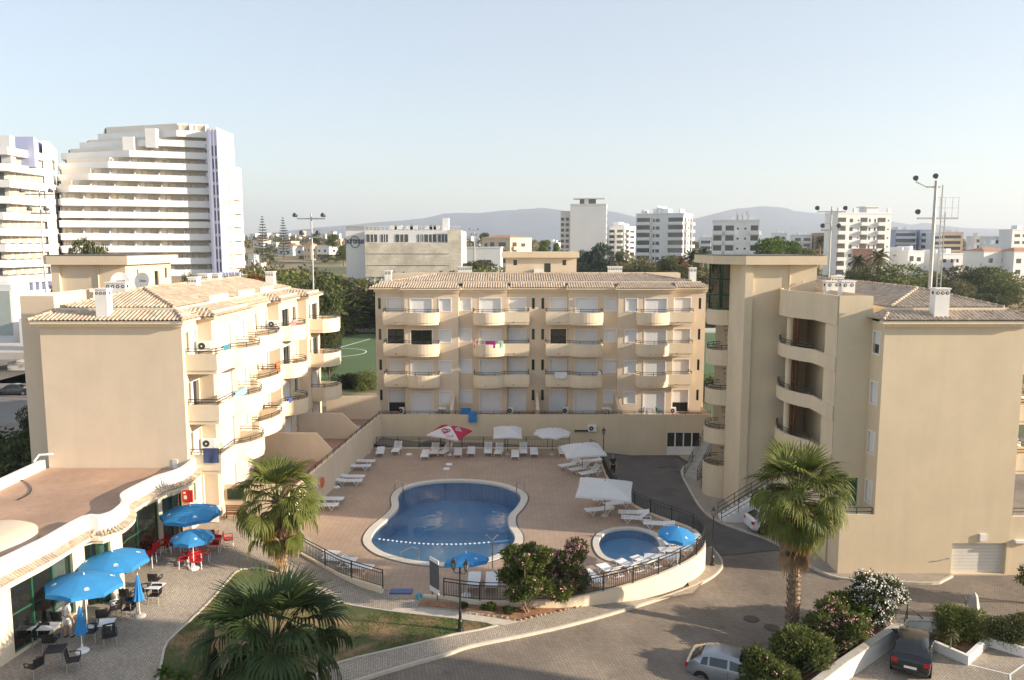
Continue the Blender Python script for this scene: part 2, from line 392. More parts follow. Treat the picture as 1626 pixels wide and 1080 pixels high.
def smoothpath(pts, k=4):
    n = len(pts); o = []
    for i in range(n - 1):
        a, b, c, d = (Vector(pts[min(max(i + j - 1, 0), n - 1)][:2]) for j in range(4))
        for t in range(k):
            t /= k; o.append(tuple(0.5 * (2 * b + (c - a) * t + (2 * a - 5 * b + 4 * c - d) * t * t + (-a + 3 * b - 3 * c + d) * t ** 3)))
    o.append(tuple(pts[-1][:2])); return o
def textobj(txt, size, m, parent, M, name='lettering', ext=0.01, sx=1.0, align='CENTER'):
    c = bpy.data.curves.new(name, 'FONT'); c.body = txt; c.size = size; c.extrude = ext; c.align_x = align; c.align_y = 'CENTER'
    t = bpy.data.objects.new(name, c); COL.objects.link(t); bpy.context.view_layer.update()
    me = bpy.data.meshes.new_from_object(t.evaluated_get(bpy.context.evaluated_depsgraph_get()))
    bpy.data.objects.remove(t); me.transform(M @ Matrix.Diagonal((sx, 1, 1, 1))); me.materials.clear(); me.materials.append(m)
    o = bpy.data.objects.new(name, me); COL.objects.link(o)
    if parent:
        o.parent = parent; KIDS.setdefault(parent.name, []).append(o)
        off = Vector((0, 0, 0)); p = parent
        while p is not None: off += p.location; p = p.parent
        me.transform(Matrix.Translation(-off))
    return o
MFACE = lambda x, y, z: Matrix.Translation((x, y, z)) @ Matrix.Rotation(pi / 2, 4, 'X')     # text looking to -Y
# ================================================================ GROUND
def ground_mat():
    m = mat('dry_scrub_ground', (0.33, 0.24, 0.15), 0.95, 0.3, 0.02, 0.3, 2)
    n = m.node_tree; r = [x for x in n.nodes if x.type == 'VALTORGB'][0]
    r.color_ramp.elements[0].color = (0.10, 0.11, 0.045, 1); r.color_ramp.elements[1].color = (0.34, 0.25, 0.15, 1)
    r.color_ramp.elements[0].position = .45; r.color_ramp.elements[1].position = .55
    return m
gm = MB()
R = [-9000, -3000, -1200, -500, -200, -60, 60, 200, 500, 1200, 3000, 9000]; Yr = [-200, 0, 60, 120, 300, 600, 1200, 2500, 5000, 12000]
base = len(gm.v)
gm.v = [(x, y, -1.62) for y in Yr for x in R]
gm.f = [(j * 12 + i, j * 12 + i + 1, (j + 1) * 12 + i + 1, (j + 1) * 12 + i) for j in range(len(Yr) - 1) for i in range(11)]
tag(gm.build('ground', ground_mat()), kind='structure')

PAVER = mat('street_pavers', (0.25, 0.21, 0.17), 0.85, 0.1, 1); brickify(PAVER, 0.24, 0.125, 0.015, (.215, .178, .14), (.27, .225, .178), (.125, .102, .082), rot=radians(33), bump=0.6, noise=0.55)
COBB = mat('limestone_cobbles', (0.4, 0.36, 0.3), 0.85, 0.1, 1); brickify(COBB, 0.115, 0.105, 0.016, (.36, .31, .25), (.52, .455, .37), (.20, .17, .135), rot=radians(20), bump=0.8, noise=0.45)
DECKM = mat('terracotta_deck_tiles', (0.3, 0.22, 0.17), 0.7, 0.1, 1); brickify(DECKM, 0.33, 0.33, 0.012, (.37, .27, .195), (.41, .30, .22), (.28, .205, .15), off=0, bump=0.15, noise=0.25)
TERR = mat('red_terrace_tiles', (0.3, 0.2, 0.15), 0.7, 0.1, 1); brickify(TERR, 0.33, 0.33, 0.015, (.33, .19, .13), (.39, .235, .165), (.22, .15, .11), off=0, bump=0.15, noise=0.3)
COPE = mat('pale_pool_coping', (0.58, 0.54, 0.47), 0.7, 0.08, 2)
LANE = mat('service_lane_asphalt', (0.115, 0.105, 0.095), 0.9, 0.2, 0.6, 0.4, 25)

SIDE = mat('worn_side_paving', (.33, .285, .23), .9, .18, 1.2, .4, 18)
# streets: falls from left to right
# cobbled pavement / plaza on the left, one sheet
plaza = [(-44, 16), (-11.2, 16), (-9.5, 29.0)] + [GH(*p)[:2] for p in ((555, 1083), (640, 1057), (704, 1039), (745, 1025), (823, 1009), (891, 994), (960, 976), (1030, 955), (1080, 938), (1120, 921), (1140, 907), (1147, 895), (1141, 881), (1128, 868))] + \
        [(10.2, 47.6), (10, 42), (5, 39.5), (-6.6, 39.8), (-10, 43), (-13.9, 48.4), (-20, 50), (-44, 50)]
def h2(x, y): return hz(x)
pv = fill(plaza, zf=lambda x, y: hz(x), cut=(-20, 12.2))
tag(pv.build('pavement', COBB, recalc=False), kind='structure')
kp = [GH(*p)[:2] for p in ((520, 1098), (555, 1083), (640, 1057), (704, 1039), (745, 1025), (823, 1009), (891, 994), (960, 976), (1030, 955), (1080, 938), (1120, 921), (1140, 907), (1147, 895), (1141, 881), (1128, 868))]
kp = smoothpath([(-11.2, 16), (-9.6, 27)] + kp, 4)
k = MB(); k.pathwall(kp, [hz(p[0]) - .3 for p in kp], [hz(p[0]) + 0.015 for p in kp], 0.12)
tag(k.build('kerb', KERBM), kind='structure')
# the building-side pavement on the right
rp = [(1095, 735), (1082, 748), (1096, 779), (1118, 812), (1145, 829), (1180, 842), (1212, 853), (1248, 870), (1275, 890), (1300, 905), (1335, 917), (1400, 922), (1480, 925), (1498, 920), (1512, 913)]
rp = [G(*p, -1.3) for p in rp]; rps = smoothpath(rp, 3)
pr = fill(rps + [(26.05, 45.2), (26.05, 50), (34, 60), (15, 73)], zf=lambda x, y: -1.3)
tag(pr.build('pavement', SIDE, recalc=False), kind='structure')
k = MB(); k.pathwall(rps, -1.6, -1.285, 0.14); tag(k.build('kerb', KERBM), kind='structure')
# dark service lane between the pool and the right building
ln = fill([(5.6, 73.5), (5.2, 69.8), (6.2, 65), (8.4, 58), (11.5, 50.5), (13, 48)] + [p for p in rps[::-1] if p[1] > 48.5][::-1][::-1] + [(18, 73.5)], zf=lambda x, y: hz(x) - 0.10, cut=(-20, 12.2))
tag(ln.build('service_lane', LANE, recalc=False), kind='structure')

# pool deck
edge_r = [G(*p, 0) for p in ((905, 713), (930, 715), (948, 722), (955, 735), (966, 762), (985, 785), (1010, 806), (1045, 822), (1085, 836), (1108, 848), (1118, 866), (1108, 882), (1085, 897), (1045, 915), (985, 935), (905, 952), (840, 957), (760, 957), (705, 950), (672, 948))]
edge_l = [G(*p, 0) for p in ((610, 936), (553, 919), (520, 906), (478, 888))]
er = smoothpath(edge_r, 3)
deck = er + [(-5.6, 38.9)] + edge_l + [(-14.35, 48.4), (-13.9, 54), (-12.35, 69.1)]
POOL = smoothloop([G(*p, 0) for p in ((589, 858), (598, 840), (619, 822), (633, 806), (632, 790), (641, 778), (665, 769.5), (700, 765), (745, 764.5), (790, 770), (820, 781), (827, 792), (820, 806), (808, 820), (808, 836), (817, 850), (815, 864), (795, 879), (765, 889), (730, 894), (700, 894.5), (660, 891), (625, 883), (601, 873))], 3)
KID = smoothloop([G(*p, 0) for p in ((951, 862), (957, 850), (972, 843), (990, 840.5), (1010, 841), (1030, 846), (1043, 855), (1047, 870), (1043, 884), (1028, 890), (1000, 892), (970, 888), (956, 878))], 3)
def grow(lp, d):
    n = len(lp); A = sum(lp[i][0] * lp[(i + 1) % n][1] - lp[(i + 1) % n][0] * lp[i][1] for i in range(n)); s = 1 if A > 0 else -1; o = []
    for i in range(n):
        a = Vector(lp[i - 1]); c = Vector(lp[(i + 1) % n]); t = (c - a).normalized(); o.append((lp[i][0] + t.y * d * s, lp[i][1] - t.x * d * s))
    return o
PC = grow(POOL, 0.5); KC = grow(KID, 0.38)
st = fill([(-48, 14), (55, 14), (55, 79), (-48, 79)], [deck], zf=lambda x, y: hz(x) - 0.13, cut=(-20, 12.2))
tag(st.build('street', PAVER, recalc=False), kind='structure')
dk = fill(deck, [PC, KC], zf=lambda x, y: 0.004)
tag(dk.build('pool_deck', DECKM, recalc=False), kind='structure')
def ring(a, b, z0, z1):
    m = MB(); n = len(a); m.v = [(p[0], p[1], z0) for p in a] + [(p[0], p[1], z1) for p in b]; m.f = [(i, (i + 1) % n, n + (i + 1) % n, n + i) for i in range(n)]; return m
def water_mat(name, tint, bump=0.25):
    m = bpy.data.materials.new(name); m.use_nodes = True; n = m.node_tree; n.nodes.remove(n.nodes['Principled BSDF']); out = n.nodes['Material Output']
    gl = n.nodes.new('ShaderNodeBsdfGlossy'); gl.inputs['Roughness'].default_value = 0.02
    tr = n.nodes.new('ShaderNodeBsdfTransparent'); tr.inputs[0].default_value = (*tint, 1)
    fr = n.nodes.new('ShaderNodeFresnel'); fr.inputs[0].default_value = 1.33; mx = n.nodes.new('ShaderNodeMixShader')
    tc = n.nodes.new('ShaderNodeTexCoord'); no = n.nodes.new('ShaderNodeTexNoise'); no.inputs['Scale'].default_value = 1.6; no.inputs['Detail'].default_value = 3
    bu = n.nodes.new('ShaderNodeBump'); bu.inputs['Strength'].default_value = bump; bu.inputs['Distance'].default_value = 0.04
    n.links.new(tc.outputs['Object'], no.inputs['Vector']); n.links.new(no.outputs[0], bu.inputs['Height'])
    for s_ in (gl, fr): n.links.new(bu.outputs[0], s_.inputs['Normal'])
    n.links.new(fr.outputs[0], mx.inputs[0]); n.links.new(tr.outputs[0], mx.inputs[1]); n.links.new(gl.outputs[0], mx.inputs[2]); n.links.new(mx.outputs[0], out.inputs[0])
    return m
PTILE = mat('blue_pool_tiles', (0.12, 0.34, 0.55), 0.4, 0.1, 1.0); brickify(PTILE, 0.25, 0.25, 0.01, (.24, .45, .62), (.27, .49, .66), (.17, .36, .53), off=0, bump=0.05, noise=0.15)
PDEEP = mat('deep_pool_floor', (0.05, 0.17, 0.36), 0.5, 0.1, 1.0)
PLIN = mat('white_pool_line', (0.6, 0.72, 0.75), 0.6, 0.05, 2)
def pool(name, lab, lp, cope, depthf, wz, deepmat, cx, cy):
    t = thing(name, lab, 'swimming pool', (cx, cy, 0))
    c = fill(cope, [lp], zf=lambda x, y: 0.05); o = c.build('coping', COPE, t, recalc=False)
    rm = MB(); a = ring(cope, cope, -0.05, 0.05); b = ring(lp, lp, 0.05, -0.12); rm.add(a.v, a.f); rm.add(b.v, b.f); rm.build('coping_edge', COPE, t)
    e2 = MB(); e2.pathwall(grow(cope, .06), -.02, .012, .10, closed=True); e2.build('drain_channel', mat('dark_grout', (.14, .11, .09), .9, .1, 3), t)
    # basin
    zb = min(depthf(p[0], p[1]) for p in lp) - .1
    bs = ring(lp, lp, -0.12, zb); fl = fill(lp, zf=depthf, cut=(-10, 10), step=0.5)
    n0 = len(bs.v); bs.build('pool_wall', PTILE, t); fl.build('pool_floor', deepmat, t, recalc=False)
    return t
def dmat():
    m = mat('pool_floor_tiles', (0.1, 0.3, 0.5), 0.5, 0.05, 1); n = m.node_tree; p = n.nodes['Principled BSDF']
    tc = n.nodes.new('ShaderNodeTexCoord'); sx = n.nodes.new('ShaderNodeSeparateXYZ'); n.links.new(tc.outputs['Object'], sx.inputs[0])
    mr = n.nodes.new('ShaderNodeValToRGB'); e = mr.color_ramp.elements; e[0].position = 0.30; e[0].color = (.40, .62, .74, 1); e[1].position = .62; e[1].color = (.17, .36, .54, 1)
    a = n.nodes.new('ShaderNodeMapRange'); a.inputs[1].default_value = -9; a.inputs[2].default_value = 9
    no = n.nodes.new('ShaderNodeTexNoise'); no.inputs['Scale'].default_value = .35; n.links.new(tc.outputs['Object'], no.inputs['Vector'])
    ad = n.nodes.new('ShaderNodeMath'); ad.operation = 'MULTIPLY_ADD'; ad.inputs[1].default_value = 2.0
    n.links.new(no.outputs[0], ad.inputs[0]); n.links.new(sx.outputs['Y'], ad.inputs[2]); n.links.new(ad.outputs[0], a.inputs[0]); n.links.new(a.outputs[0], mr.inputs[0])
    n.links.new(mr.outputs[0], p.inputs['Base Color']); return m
def dz_main(x, y): return -0.9 - 0.6 * max(0, min(1, (y - 47.5) / 5))
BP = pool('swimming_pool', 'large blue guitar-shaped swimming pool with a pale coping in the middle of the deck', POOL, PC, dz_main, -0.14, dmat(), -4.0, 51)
KP = pool('paddling_pool', 'small oval blue paddling pool beside the curved right fence', KID, KC, lambda x, y: -0.6, -0.1, PTILE, 6.9, 46.5)
WTR = water_mat('pool_water', (0.74, 0.89, 0.97)); WTR2 = water_mat('paddling_pool_water', (0.72, 0.88, 0.97))
wt = fill(POOL, zf=lambda x, y: -0.12); wt.build('water', WTR, BP, recalc=False)
wt = fill(KID, zf=lambda x, y: -0.08); wt.build('water', WTR2, KP, recalc=False)
# lines and steps on the pool floor, shallow end
ln_ = MB(); a = G(600, 866, -.9); b = G(812, 872, -.9); ln_.beam((-7.9, 45.8, -.885), (-0.4, 45.3, -.885), .12, .01); ln_.build('floor_line', PLIN, BP)
for r_ in (1.1, 1.7):
    q = MB(); cx, cy = -3.9, 43.9
    pts = [(cx + r_ * cos(pi * i / 14), cy + 0.25 + r_ * .8 * sin(pi * i / 14)) for i in range(15)]
    q.pathwall(pts, -.95, -.9 + (0.34 if r_ < 1.3 else .17), .22); q.build('step', PLIN, BP)
# float line across the shallow end
FLB = mat('blue_rope', (0.05, 0.25, 0.5), 0.5, 0.05, 3)
fl = thing('lane_rope', 'rope with white floats strung across the shallow end of the large pool', 'lane rope', (-4, 46.6, -.1))
A = Vector((*G(590, 855, -.1), -.08)); B = Vector((*G(815, 858, -.1), -.08)); rp_ = []
for i in range(25):
    t_ = i / 24; p = A.lerp(B, t_); p.y -= 0.9 * sin(pi * t_) * (1 - .0 * t_); rp_.append(p)
MB().tube(rp_, .022, 5).build('rope', FLB, fl)
for i in range(25):
    t_ = .06 + .80 * i / 25; p = A.lerp(B, t_); p.y -= 0.9 * sin(pi * t_); fm = MB(); fm.tube([p - Vector((.055, 0, 0)), p + Vector((.055, 0, 0))], .052, 7); fm.build('float', PLASW, fl)

# ---- retaining wall under the front and right fences
def fence_run(name, lab, pts, zf, hgt=0.95, wallz=None, label_fence=None, post=1.9, slant=None, loc=None):
    """iron fence: posts, two top rails, balusters"""
    c = pts[len(pts) // 2]; t = thing(name, lab, 'fence', (c[0], c[1], zf(c[0])))
    P3 = [Vector((p[0], p[1], zf(p[0]))) for p in pts]
    L = [0]
    for a, b in zip(P3, P3[1:]): L.append(L[-1] + (b - a).length)
    def at(s):
        for i in range(len(L) - 1):
            if s <= L[i + 1] + 1e-6: return P3[i].lerp(P3[i + 1], (s - L[i]) / max(1e-6, L[i + 1] - L[i]))
        return P3[-1]
    r = MB()
    for hh in (hgt, hgt - .17): r.tube([p + Vector((0, 0, hh)) for p in P3], .028, 5)
    r.tube([p + Vector((0, 0, .08)) for p in P3], .02, 5); r.build('rail', FENCE, t)
    n = max(1, round(L[-1] / post))
    for i in range(n + 1):
        p = at(L[-1] * i / n); MB().box(p.x - .03, p.x + .03, p.y - .03, p.y + .03, p.z - .05, p.z + hgt + .02).build('post', FENCE, t)
    b = MB(); k_ = int(L[-1] / 0.135)
    for i in range(1, k_):
        p = at(L[-1] * i / k_); b.beam((p.x, p.y, p.z + .08), (p.x, p.y, p.z + hgt - .17), .022)
    b.build('balusters', FENCE, t); return t
ZW = 0.12
def wallrun(name, lab, pts, z0, z1, t, m, cat='wall'):
    o = MB().pathwall(pts, z0, z1, t).build(name, m, loc=(pts[len(pts) // 2][0], pts[len(pts) // 2][1], z0[len(pts) // 2] if hasattr(z0, '__len__') else z0)); return tag(o, lab, cat)
er2 = [p for p in er]
cut = min(range(len(er2)), key=lambda i: abs(er2[i][0] - 11.5) + abs(er2[i][1] - 46.5))
wallrun('retaining_wall', 'curved cream retaining wall under the right-hand pool fence, dropping to the street', er2, [hz(p[0]) - .3 for p in er2], ZW, .2, PARA)
back = [(-12.25, 69.1), (5.16, 69.1)]
wallrun('low_wall', 'low cream kerb wall along the back edge of the pool deck', [(-12.25, 69.2), (-3, 69.2), (5.1, 69.2)], -1.4, 0.12, .2, PARA)
fence_run('pool_fence', 'long straight dark iron fence along the back of the pool deck', [(-12.1, 69.15), (-6, 69.15), (0, 69.15), (5.1, 69.15)], lambda x: .12)
fence_run('pool_fence', 'dark iron fence curving down the right side of the deck beside the service lane', er2[4:cut], lambda x: .12)
i0 = min(range(len(er2)), key=lambda i: abs(er2[i][0] - 2.2) + abs(er2[i][1] - 38.6))
fence_run('pool_fence', 'dark iron fence round the front of the paddling pool on the cream curved wall', er2[cut:i0], lambda x: .12)
fence_run('pool_fence', 'dark iron fence behind the oleanders and the double lamp', er2[i0:-3], lambda x: .12)
lf = smoothpath([G(478, 886, .3), G(520, 903, .3), G(553, 916, .3), G(608, 933, .3)], 4)
lfw = [p for p in lf]
wallrun('low_wall', 'low cream wall under the sloping left pool railing beside the cobbled path', lfw, [hz(p[0]) - .3 for p in lfw], [max(.3, hz(p[0]) + .12) for p in lfw], .2, PARA)
fence_run('pool_fence', 'short dark railing with a rounded end along the left of the pool entrance', lf, lambda x: max(.3, hz(x) + .12), hgt=.95)

# beds and lawn
def soilmat():
    m = mat('red_soil', (0.30, 0.16, 0.09), 0.95, 0.35, 2.5, 0.8, 9); return m
SOIL = soilmat()
LAWN = mat('patchy_lawn', (0.2, 0.13, 0.06), 0.95, 0.3, 0.6, 0.8, 14)
r = [x for x in LAWN.node_tree.nodes if x.type == 'VALTORGB'][0]
r.color_ramp.elements[0].color = (0.25, 0.155, 0.085, 1); r.color_ramp.elements[1].color = (0.075, 0.09, 0.028, 1); r.color_ramp.elements[0].position = .42; r.color_ramp.elements[1].position = .55
lawn = [GH(*p)[:2] for p in ((374, 909), (340, 948), (300, 988), (266, 1020), (258, 1045), (251, 1080), (245, 1110), (470, 1112), (498, 1075), (537, 1053), (600, 1037), (660, 1023), (720, 1008), (788, 994), (740, 985), (680, 978), (620, 971), (560, 962), (515, 950), (480, 926), (455, 915), (434, 909), (410, 903), (392, 904))]
LWN = smoothloop(lawn, 2)
lw = fill(LWN, zf=lambda x, y: hz(x) + 0.012, cut=(-16, 2)); tag(lw.build('lawn', LAWN, recalc=False), kind='structure')
k = MB(); k.pathwall(LWN, [hz(p[0]) - .02 for p in LWN], [hz(p[0]) + .05 for p in LWN], .1, closed=True); tag(k.build('kerb', KERBM), kind='structure')
bed = [GH(*p)[:2] for p in ((669, 953), (663, 962), (741, 970), (801, 979), (821, 985), (848, 978), (901, 967), (928, 961), (905, 958), (840, 962), (760, 962), (705, 956))]
bd = fill(bed, zf=lambda x, y: hz(x) + .02, cut=(-6, 6)); tag(bd.build('flower_bed', SOIL, recalc=False), kind='structure')
strip = [GH(*p)[:2] for p in ((628, 966), (672, 966), (741, 974), (800, 984), (835, 986), (800, 993), (760, 988), (700, 980), (620, 970))]
sp_ = fill(strip, zf=lambda x, y: hz(x) + .008, cut=(-6, 6)); tag(sp_.build('path', KERBM, recalc=False), kind='structure')
# ================================================================ THE APARTMENT COMPLEX
FL = [1.85, 4.83, 7.81, 10.79]; TOPZ = 14.0
VENT = mat('vent_hole_dark', (0.03, 0.03, 0.03), 0.9, 0)
def chimney(parent, x, y, z0, z1, w_, d_, n=3, rows=1, m=None):
    c = MB().box(x - w_ / 2, x + w_ / 2, y - d_ / 2, y + d_ / 2, z0, z1 - .08); c.box(x - w_ / 2 - .05, x + w_ / 2 + .05, y - d_ / 2 - .05, y + d_ / 2 + .05, z1 - .08, z1)
    o = c.build('chimney', m or WHITEW, parent); v = MB(); r = min(.11, w_ / n * .36)
    for k in range(n):
        xx = x - w_ / 2 + w_ * (k + .5) / n
        v.tube([(xx, y - d_ / 2 - .012, z1 - .28), (xx, y - d_ / 2 + .01, z1 - .28)], r, 10)
    for k in range(max(1, int(d_ / .35))):
        yy = y - d_ / 2 + d_ * (k + .5) / max(1, int(d_ / .35))
        for sx in (-1, 1): v.tube([(x + sx * (w_ / 2 + .012), yy, z1 - .28), (x + sx * (w_ / 2 - .01), yy, z1 - .28)], r, 10)
    v.build('vent', VENT, o); ri = MB()
    for k in range(n):
        xx = x - w_ / 2 + w_ * (k + .5) / n; ri.tube([(xx, y - d_ / 2 - .016, z1 - .28), (xx, y - d_ / 2 - .014, z1 - .28)], r * .45, 8)
    ri.build('vent_cap', WHITEW, o); return o
def spout(mb, x, y, z, dx=0, dy=-1):
    mb.tube([(x, y, z), (x + dx * .12, y + dy * .12, z - .03)], .045, 6)

# ---------------- middle block
CB = thing('apartment_building', 'four-storey cream block with curved balconies facing the camera behind the pool', 'apartment block', (2.5, 76, -1.3))
YA, YB, YC = 76.2, 75.1, 75.65
xs = lambda px, Y: XA(px, Y, 9)
x0, x1, x2, x3, x4, x5, x6, x7 = xs(597, YA), xs(643, YB), xs(728, YB), xs(805, YC), xs(902.5, YC), xs(981, YB), xs(1068, YB), xs(1119, YA)
secs = {'A': (x0, x1, YA), 'B': (x1, x2, YB), 'C': (x2, x3, YC), 'D': (x3, x4, YA), 'E': (x4, x5, YC), 'F': (x5, x6, YB), 'G': (x6, x7, YA)}
WN = [('A', 601.5, 605.8, 'slit'), ('A', 616, 641.5, 'door'), ('B', 652.5, 686, 'door'), ('B', 698, 716, 'win'),
      ('C', 730.5, 748, 'win'), ('C', 762, 795, 'door'), ('D', 809, 834, 'door'), ('D', 844.5, 849, 'slit'), ('D', 859.5, 864, 'slit'), ('D', 874, 899, 'door'),
      ('E', 913.5, 946.5, 'door'), ('E', 961, 978, 'win'), ('F', 993, 1010.5, 'win'), ('F', 1023.5, 1057, 'door'), ('G', 1070, 1095, 'door'), ('G', 1108, 1112, 'slit')]
special = {(616, 2): ('glass', 0), (652.5, 2): ('glass', 0), (874, 2): ('glass', 0), (616, 0): ('shutter', .42), (1070, 0): ('shutter', .42), (698, 0): ('shutter', 0), (652.5, 3): ('shutter', 0)}
spl = {(616, 2): 'unshuttered balcony door of dark glass', (652.5, 2): 'open balcony door with a dark interior', (874, 2): 'dark unshuttered balcony door', (616, 0): 'half-raised shutter over a dark patio door', (1070, 0): 'half-raised shutter over a dark patio door on the right'}
wmb = MB(); winl = []
for key, (a, b, Y) in secs.items():
    fr = frY(Y); holes = []
    for (s, p, q, k) in WN:
        if s != key: continue
        for i, f in enumerate(FL):
            ua, ub = XA(p, Y, f + 1.5), XA(q, Y, f + 1.5)
            if i == 0: ua, ub = XA(p, Y, 9), XA(q, Y, 9)
            ua, ub = XA(p, Y, 9), XA(q, Y, 9)
            if k == 'door': h = (ua, ub, f + .02, f + 2.2)
            elif k == 'win': h = (ua, ub, f + 1.05, f + 2.2)
            else: h = (ua, ub, f + 1.15, f + 2.2)
            holes.append(h); winl.append((fr, h, k, special.get((p, i)), spl.get((p, i)), (p, i)))
    wall(wmb, fr, a, b, -1.3 if key != 'x' else 0, TOPZ + .15, holes, .16)
for (xx, ya, yb) in ((x1, YB, YA), (x2, YB, YC), (x3, YC, YA), (x4, YC, YA), (x5, YB, YC), (x6, YB, YA)):
    wmb.quad((xx, ya, -1.3), (xx, yb, -1.3), (xx, yb, TOPZ + .15), (xx, ya, TOPZ + .15))
for xx in (x0, x7): wmb.quad((xx, YA, -1.3), (xx, 88, -1.3), (xx, 88, TOPZ + .2), (xx, YA, TOPZ + .2))
wmb.quad((x0, 88, -1.3), (x7, 88, -1.3), (x7, 88, 15), (x0, 88, 15))
wmb.build('wall', WALL, CB, recalc=False)
co = MB()
for key, (a, b, Y) in secs.items():
    co.box(a - (.0 if key in 'CDE' else .12), b + (.0 if key in 'CDE' else .12), Y - .14, Y + .02, TOPZ - .42, TOPZ - .12)
co.build('cornice', PARA, CB)
for (fr, h, k, sp2, lab, idk) in winl:
    kind = 'slit' if k == 'slit' else 'shutter'; op = 0
    if k == 'slit' and idk in ((844.5, 2), (1108, 3)): pass
    if sp2: kind, op = sp2
    window(CB, fr, h, kind, 0, .15, .09, op, lab)
# red-brown blinds behind two of the slit windows
def bal(parent, fr3, pts, f, **kw):
    return balcony(parent, [fr3(u, n, 0)[:2] for (u, n) in pts], f, **kw)
fA = frY(YA)
BAL = [  # straight part then curve (or the reverse), as on the facade
    ('L', 608, 643, 696, 'A'), ('R', 752, 800.5, 840, 'C'), ('L', 868, 905.5, 957, 'D'), ('R', 1012.5, 1064, 1102, 'F')]
for (k, a, b, c, s) in BAL:
    ua, ub, uc = XA(a, 74.4, 11), XA(b, 74.3, 11), XA(c, 74.4, 11)
    for f in FL[1:]:
        if k == 'L':
            pts = [(ua, 0.01), (ua, 1.5), (ub, 1.5)] + bulge(ub, uc, 1.6, 1.75, .65)[1:] + [(uc, 0.01 + (YA - (YB if s == 'A' else YC)))]
        else:
            pts = [(ua, 0.01 + (YA - (YC if s == 'C' else YB)))] + bulge(ua, ub, 1.75, 1.6, .65)[:-1] + [(ub, 1.5), (uc, 1.5), (uc, 0.01)]
        bo = bal(CB, fA, pts, f)
        m = MB(); 
        for t_ in (.22, .72): spout(m, ua + (uc - ua) * t_, YA - 1.5 - (.75 if (t_ > .5) == (k == 'L') else 0), f + .02)
        m.build('drain_spout', DARKF, bo)
# roof
ey = .6
def cskirt(a, b, Y, ha, hb):
    z0_, z1_ = TOPZ + .02, TOPZ + .44; yt = 77.0; k_ = (yt - (Y - ey))
    return ((a - .0, Y - ey, z0_ + (YA - Y) * -.0), (b, Y - ey, z0_), (b - hb, yt, z1_), (a + ha, yt, z1_))
q = [cskirt(x0 - .5, x1, YA, .8, 0), cskirt(x1 - .35, x2 + .35, YB, .7, .7), cskirt(x2 + .35, x3 + .3, YC, .0, .4), cskirt(x3 + .3, x4 - .3, YA, 0, 0), cskirt(x4 - .3, x5 - .35, YC, .4, 0), cskirt(x5 - .35, x6 + .35, YB, .7, .7), cskirt(x6 + .35, x7 + .5, YA, 0, .8)]
roofpart(CB, q, TILE, name='lower_roof')
soff = MB()
for (a, b, Y) in ((x0 - .5, x1, YA), (x1 - .35, x2 + .35, YB), (x2 + .35, x3 + .3, YC), (x3 + .3, x4 - .3, YA), (x4 - .3, x5 - .35, YC), (x5 - .35, x6 + .35, YB), (x6 + .35, x7 + .5, YA)):
    soff.box(a, b, Y - ey + .05, Y + .3, TOPZ - .14, TOPZ - .005)
soff.build('soffit', PARA, CB)
ul = xs(622, 77.5); ur = xs(1096, 77.5)
roofpart(CB, [((ul, 77.2, 14.55), (ur, 77.2, 14.55), (ur - 4.2, 80.6, 15.15), (ul + 4.2, 80.6, 15.15)),
              ((ul, 84, 14.55), (ul, 77.2, 14.55), (ul + 4.2, 80.6, 15.15), (ul + 4.2, 80.61, 15.15)),
              ((ur, 77.2, 14.55), (ur, 84, 14.55), (ur - 4.2, 80.61, 15.15), (ur - 4.2, 80.6, 15.15))], TILED, [((ul + 4.2, 80.6, 15.15), (ur - 4.2, 80.6, 15.15)), ((ul, 77.2, 14.55), (ul + 4.2, 80.6, 15.15)), ((ur, 77.2, 14.55), (ur - 4.2, 80.6, 15.15))], name='upper_roof')
b = MB(); b.box(x0 + .3, x7 - .3, 77.0, 77.25, 14.3, 14.56); b.box(x0 + .5, x7 - .5, 77.25, 87.5, 14.2, 14.42); b.box(xs(655, 81), xs(1075, 81), 80.9, 81.15, 14.3, 15.3)
b.build('roof_slab', WALL, CB)
lx0, lx1 = XA(803, 82, 16), XA(914.5, 82, 16)
lh = MB(); lfr = frY(81.3)
hh = [(XA(815, 81.3, 16), XA(821, 81.3, 16), 16.0, 16.55), (XA(893, 81.3, 16), XA(899, 81.3, 16), 16.0, 16.55), (XA(864, 81.3, 16), XA(874.5, 81.3, 16), 15.2, 16.2)]
wall(lh, lfr, lx0, lx1, 14.4, 16.8, hh, .15); lh.quad((lx0, 81.3, 14.4), (lx0, 87, 14.4), (lx0, 87, 16.8), (lx0, 81.3, 16.8)); lh.quad((lx1, 81.3, 14.4), (lx1, 87, 14.4), (lx1, 87, 16.8), (lx1, 81.3, 16.8))
lo = lh.build('stair_house', WALL, CB, recalc=False)
MB().box(lx0 - .4, lx1 + .25, 80.9, 87.4, 16.78, 17.35).build('roof_slab', WALL2, lo)
for i, h in enumerate(hh): MB().fbox(lfr, h[0], h[1], h[2], h[3], -.16, -.13).build('window' if i < 2 else 'door', PANEG, lo)
MB().box(XA(848, 81, 15.5), XA(863, 81, 15.5), 80.7, 81.25, 14.5, 15.65).build('roof_box', WHITEW, lo)
for (p0, p1, pt, Y, n, zb) in ((610.5, 621, 429.5, 77.8, 2, 14.3), (727, 749, 423, 81.6, 6, 14.3), (966, 988, 423, 81.6, 6, 14.3), (1096, 1106, 425, 77.9, 2, 14.3)):
    a, z = V(p0, pt, Y); b_, z = V(p1, pt, Y); chimney(CB, (a + b_) / 2, Y + .3, zb, z, b_ - a, .6, n)
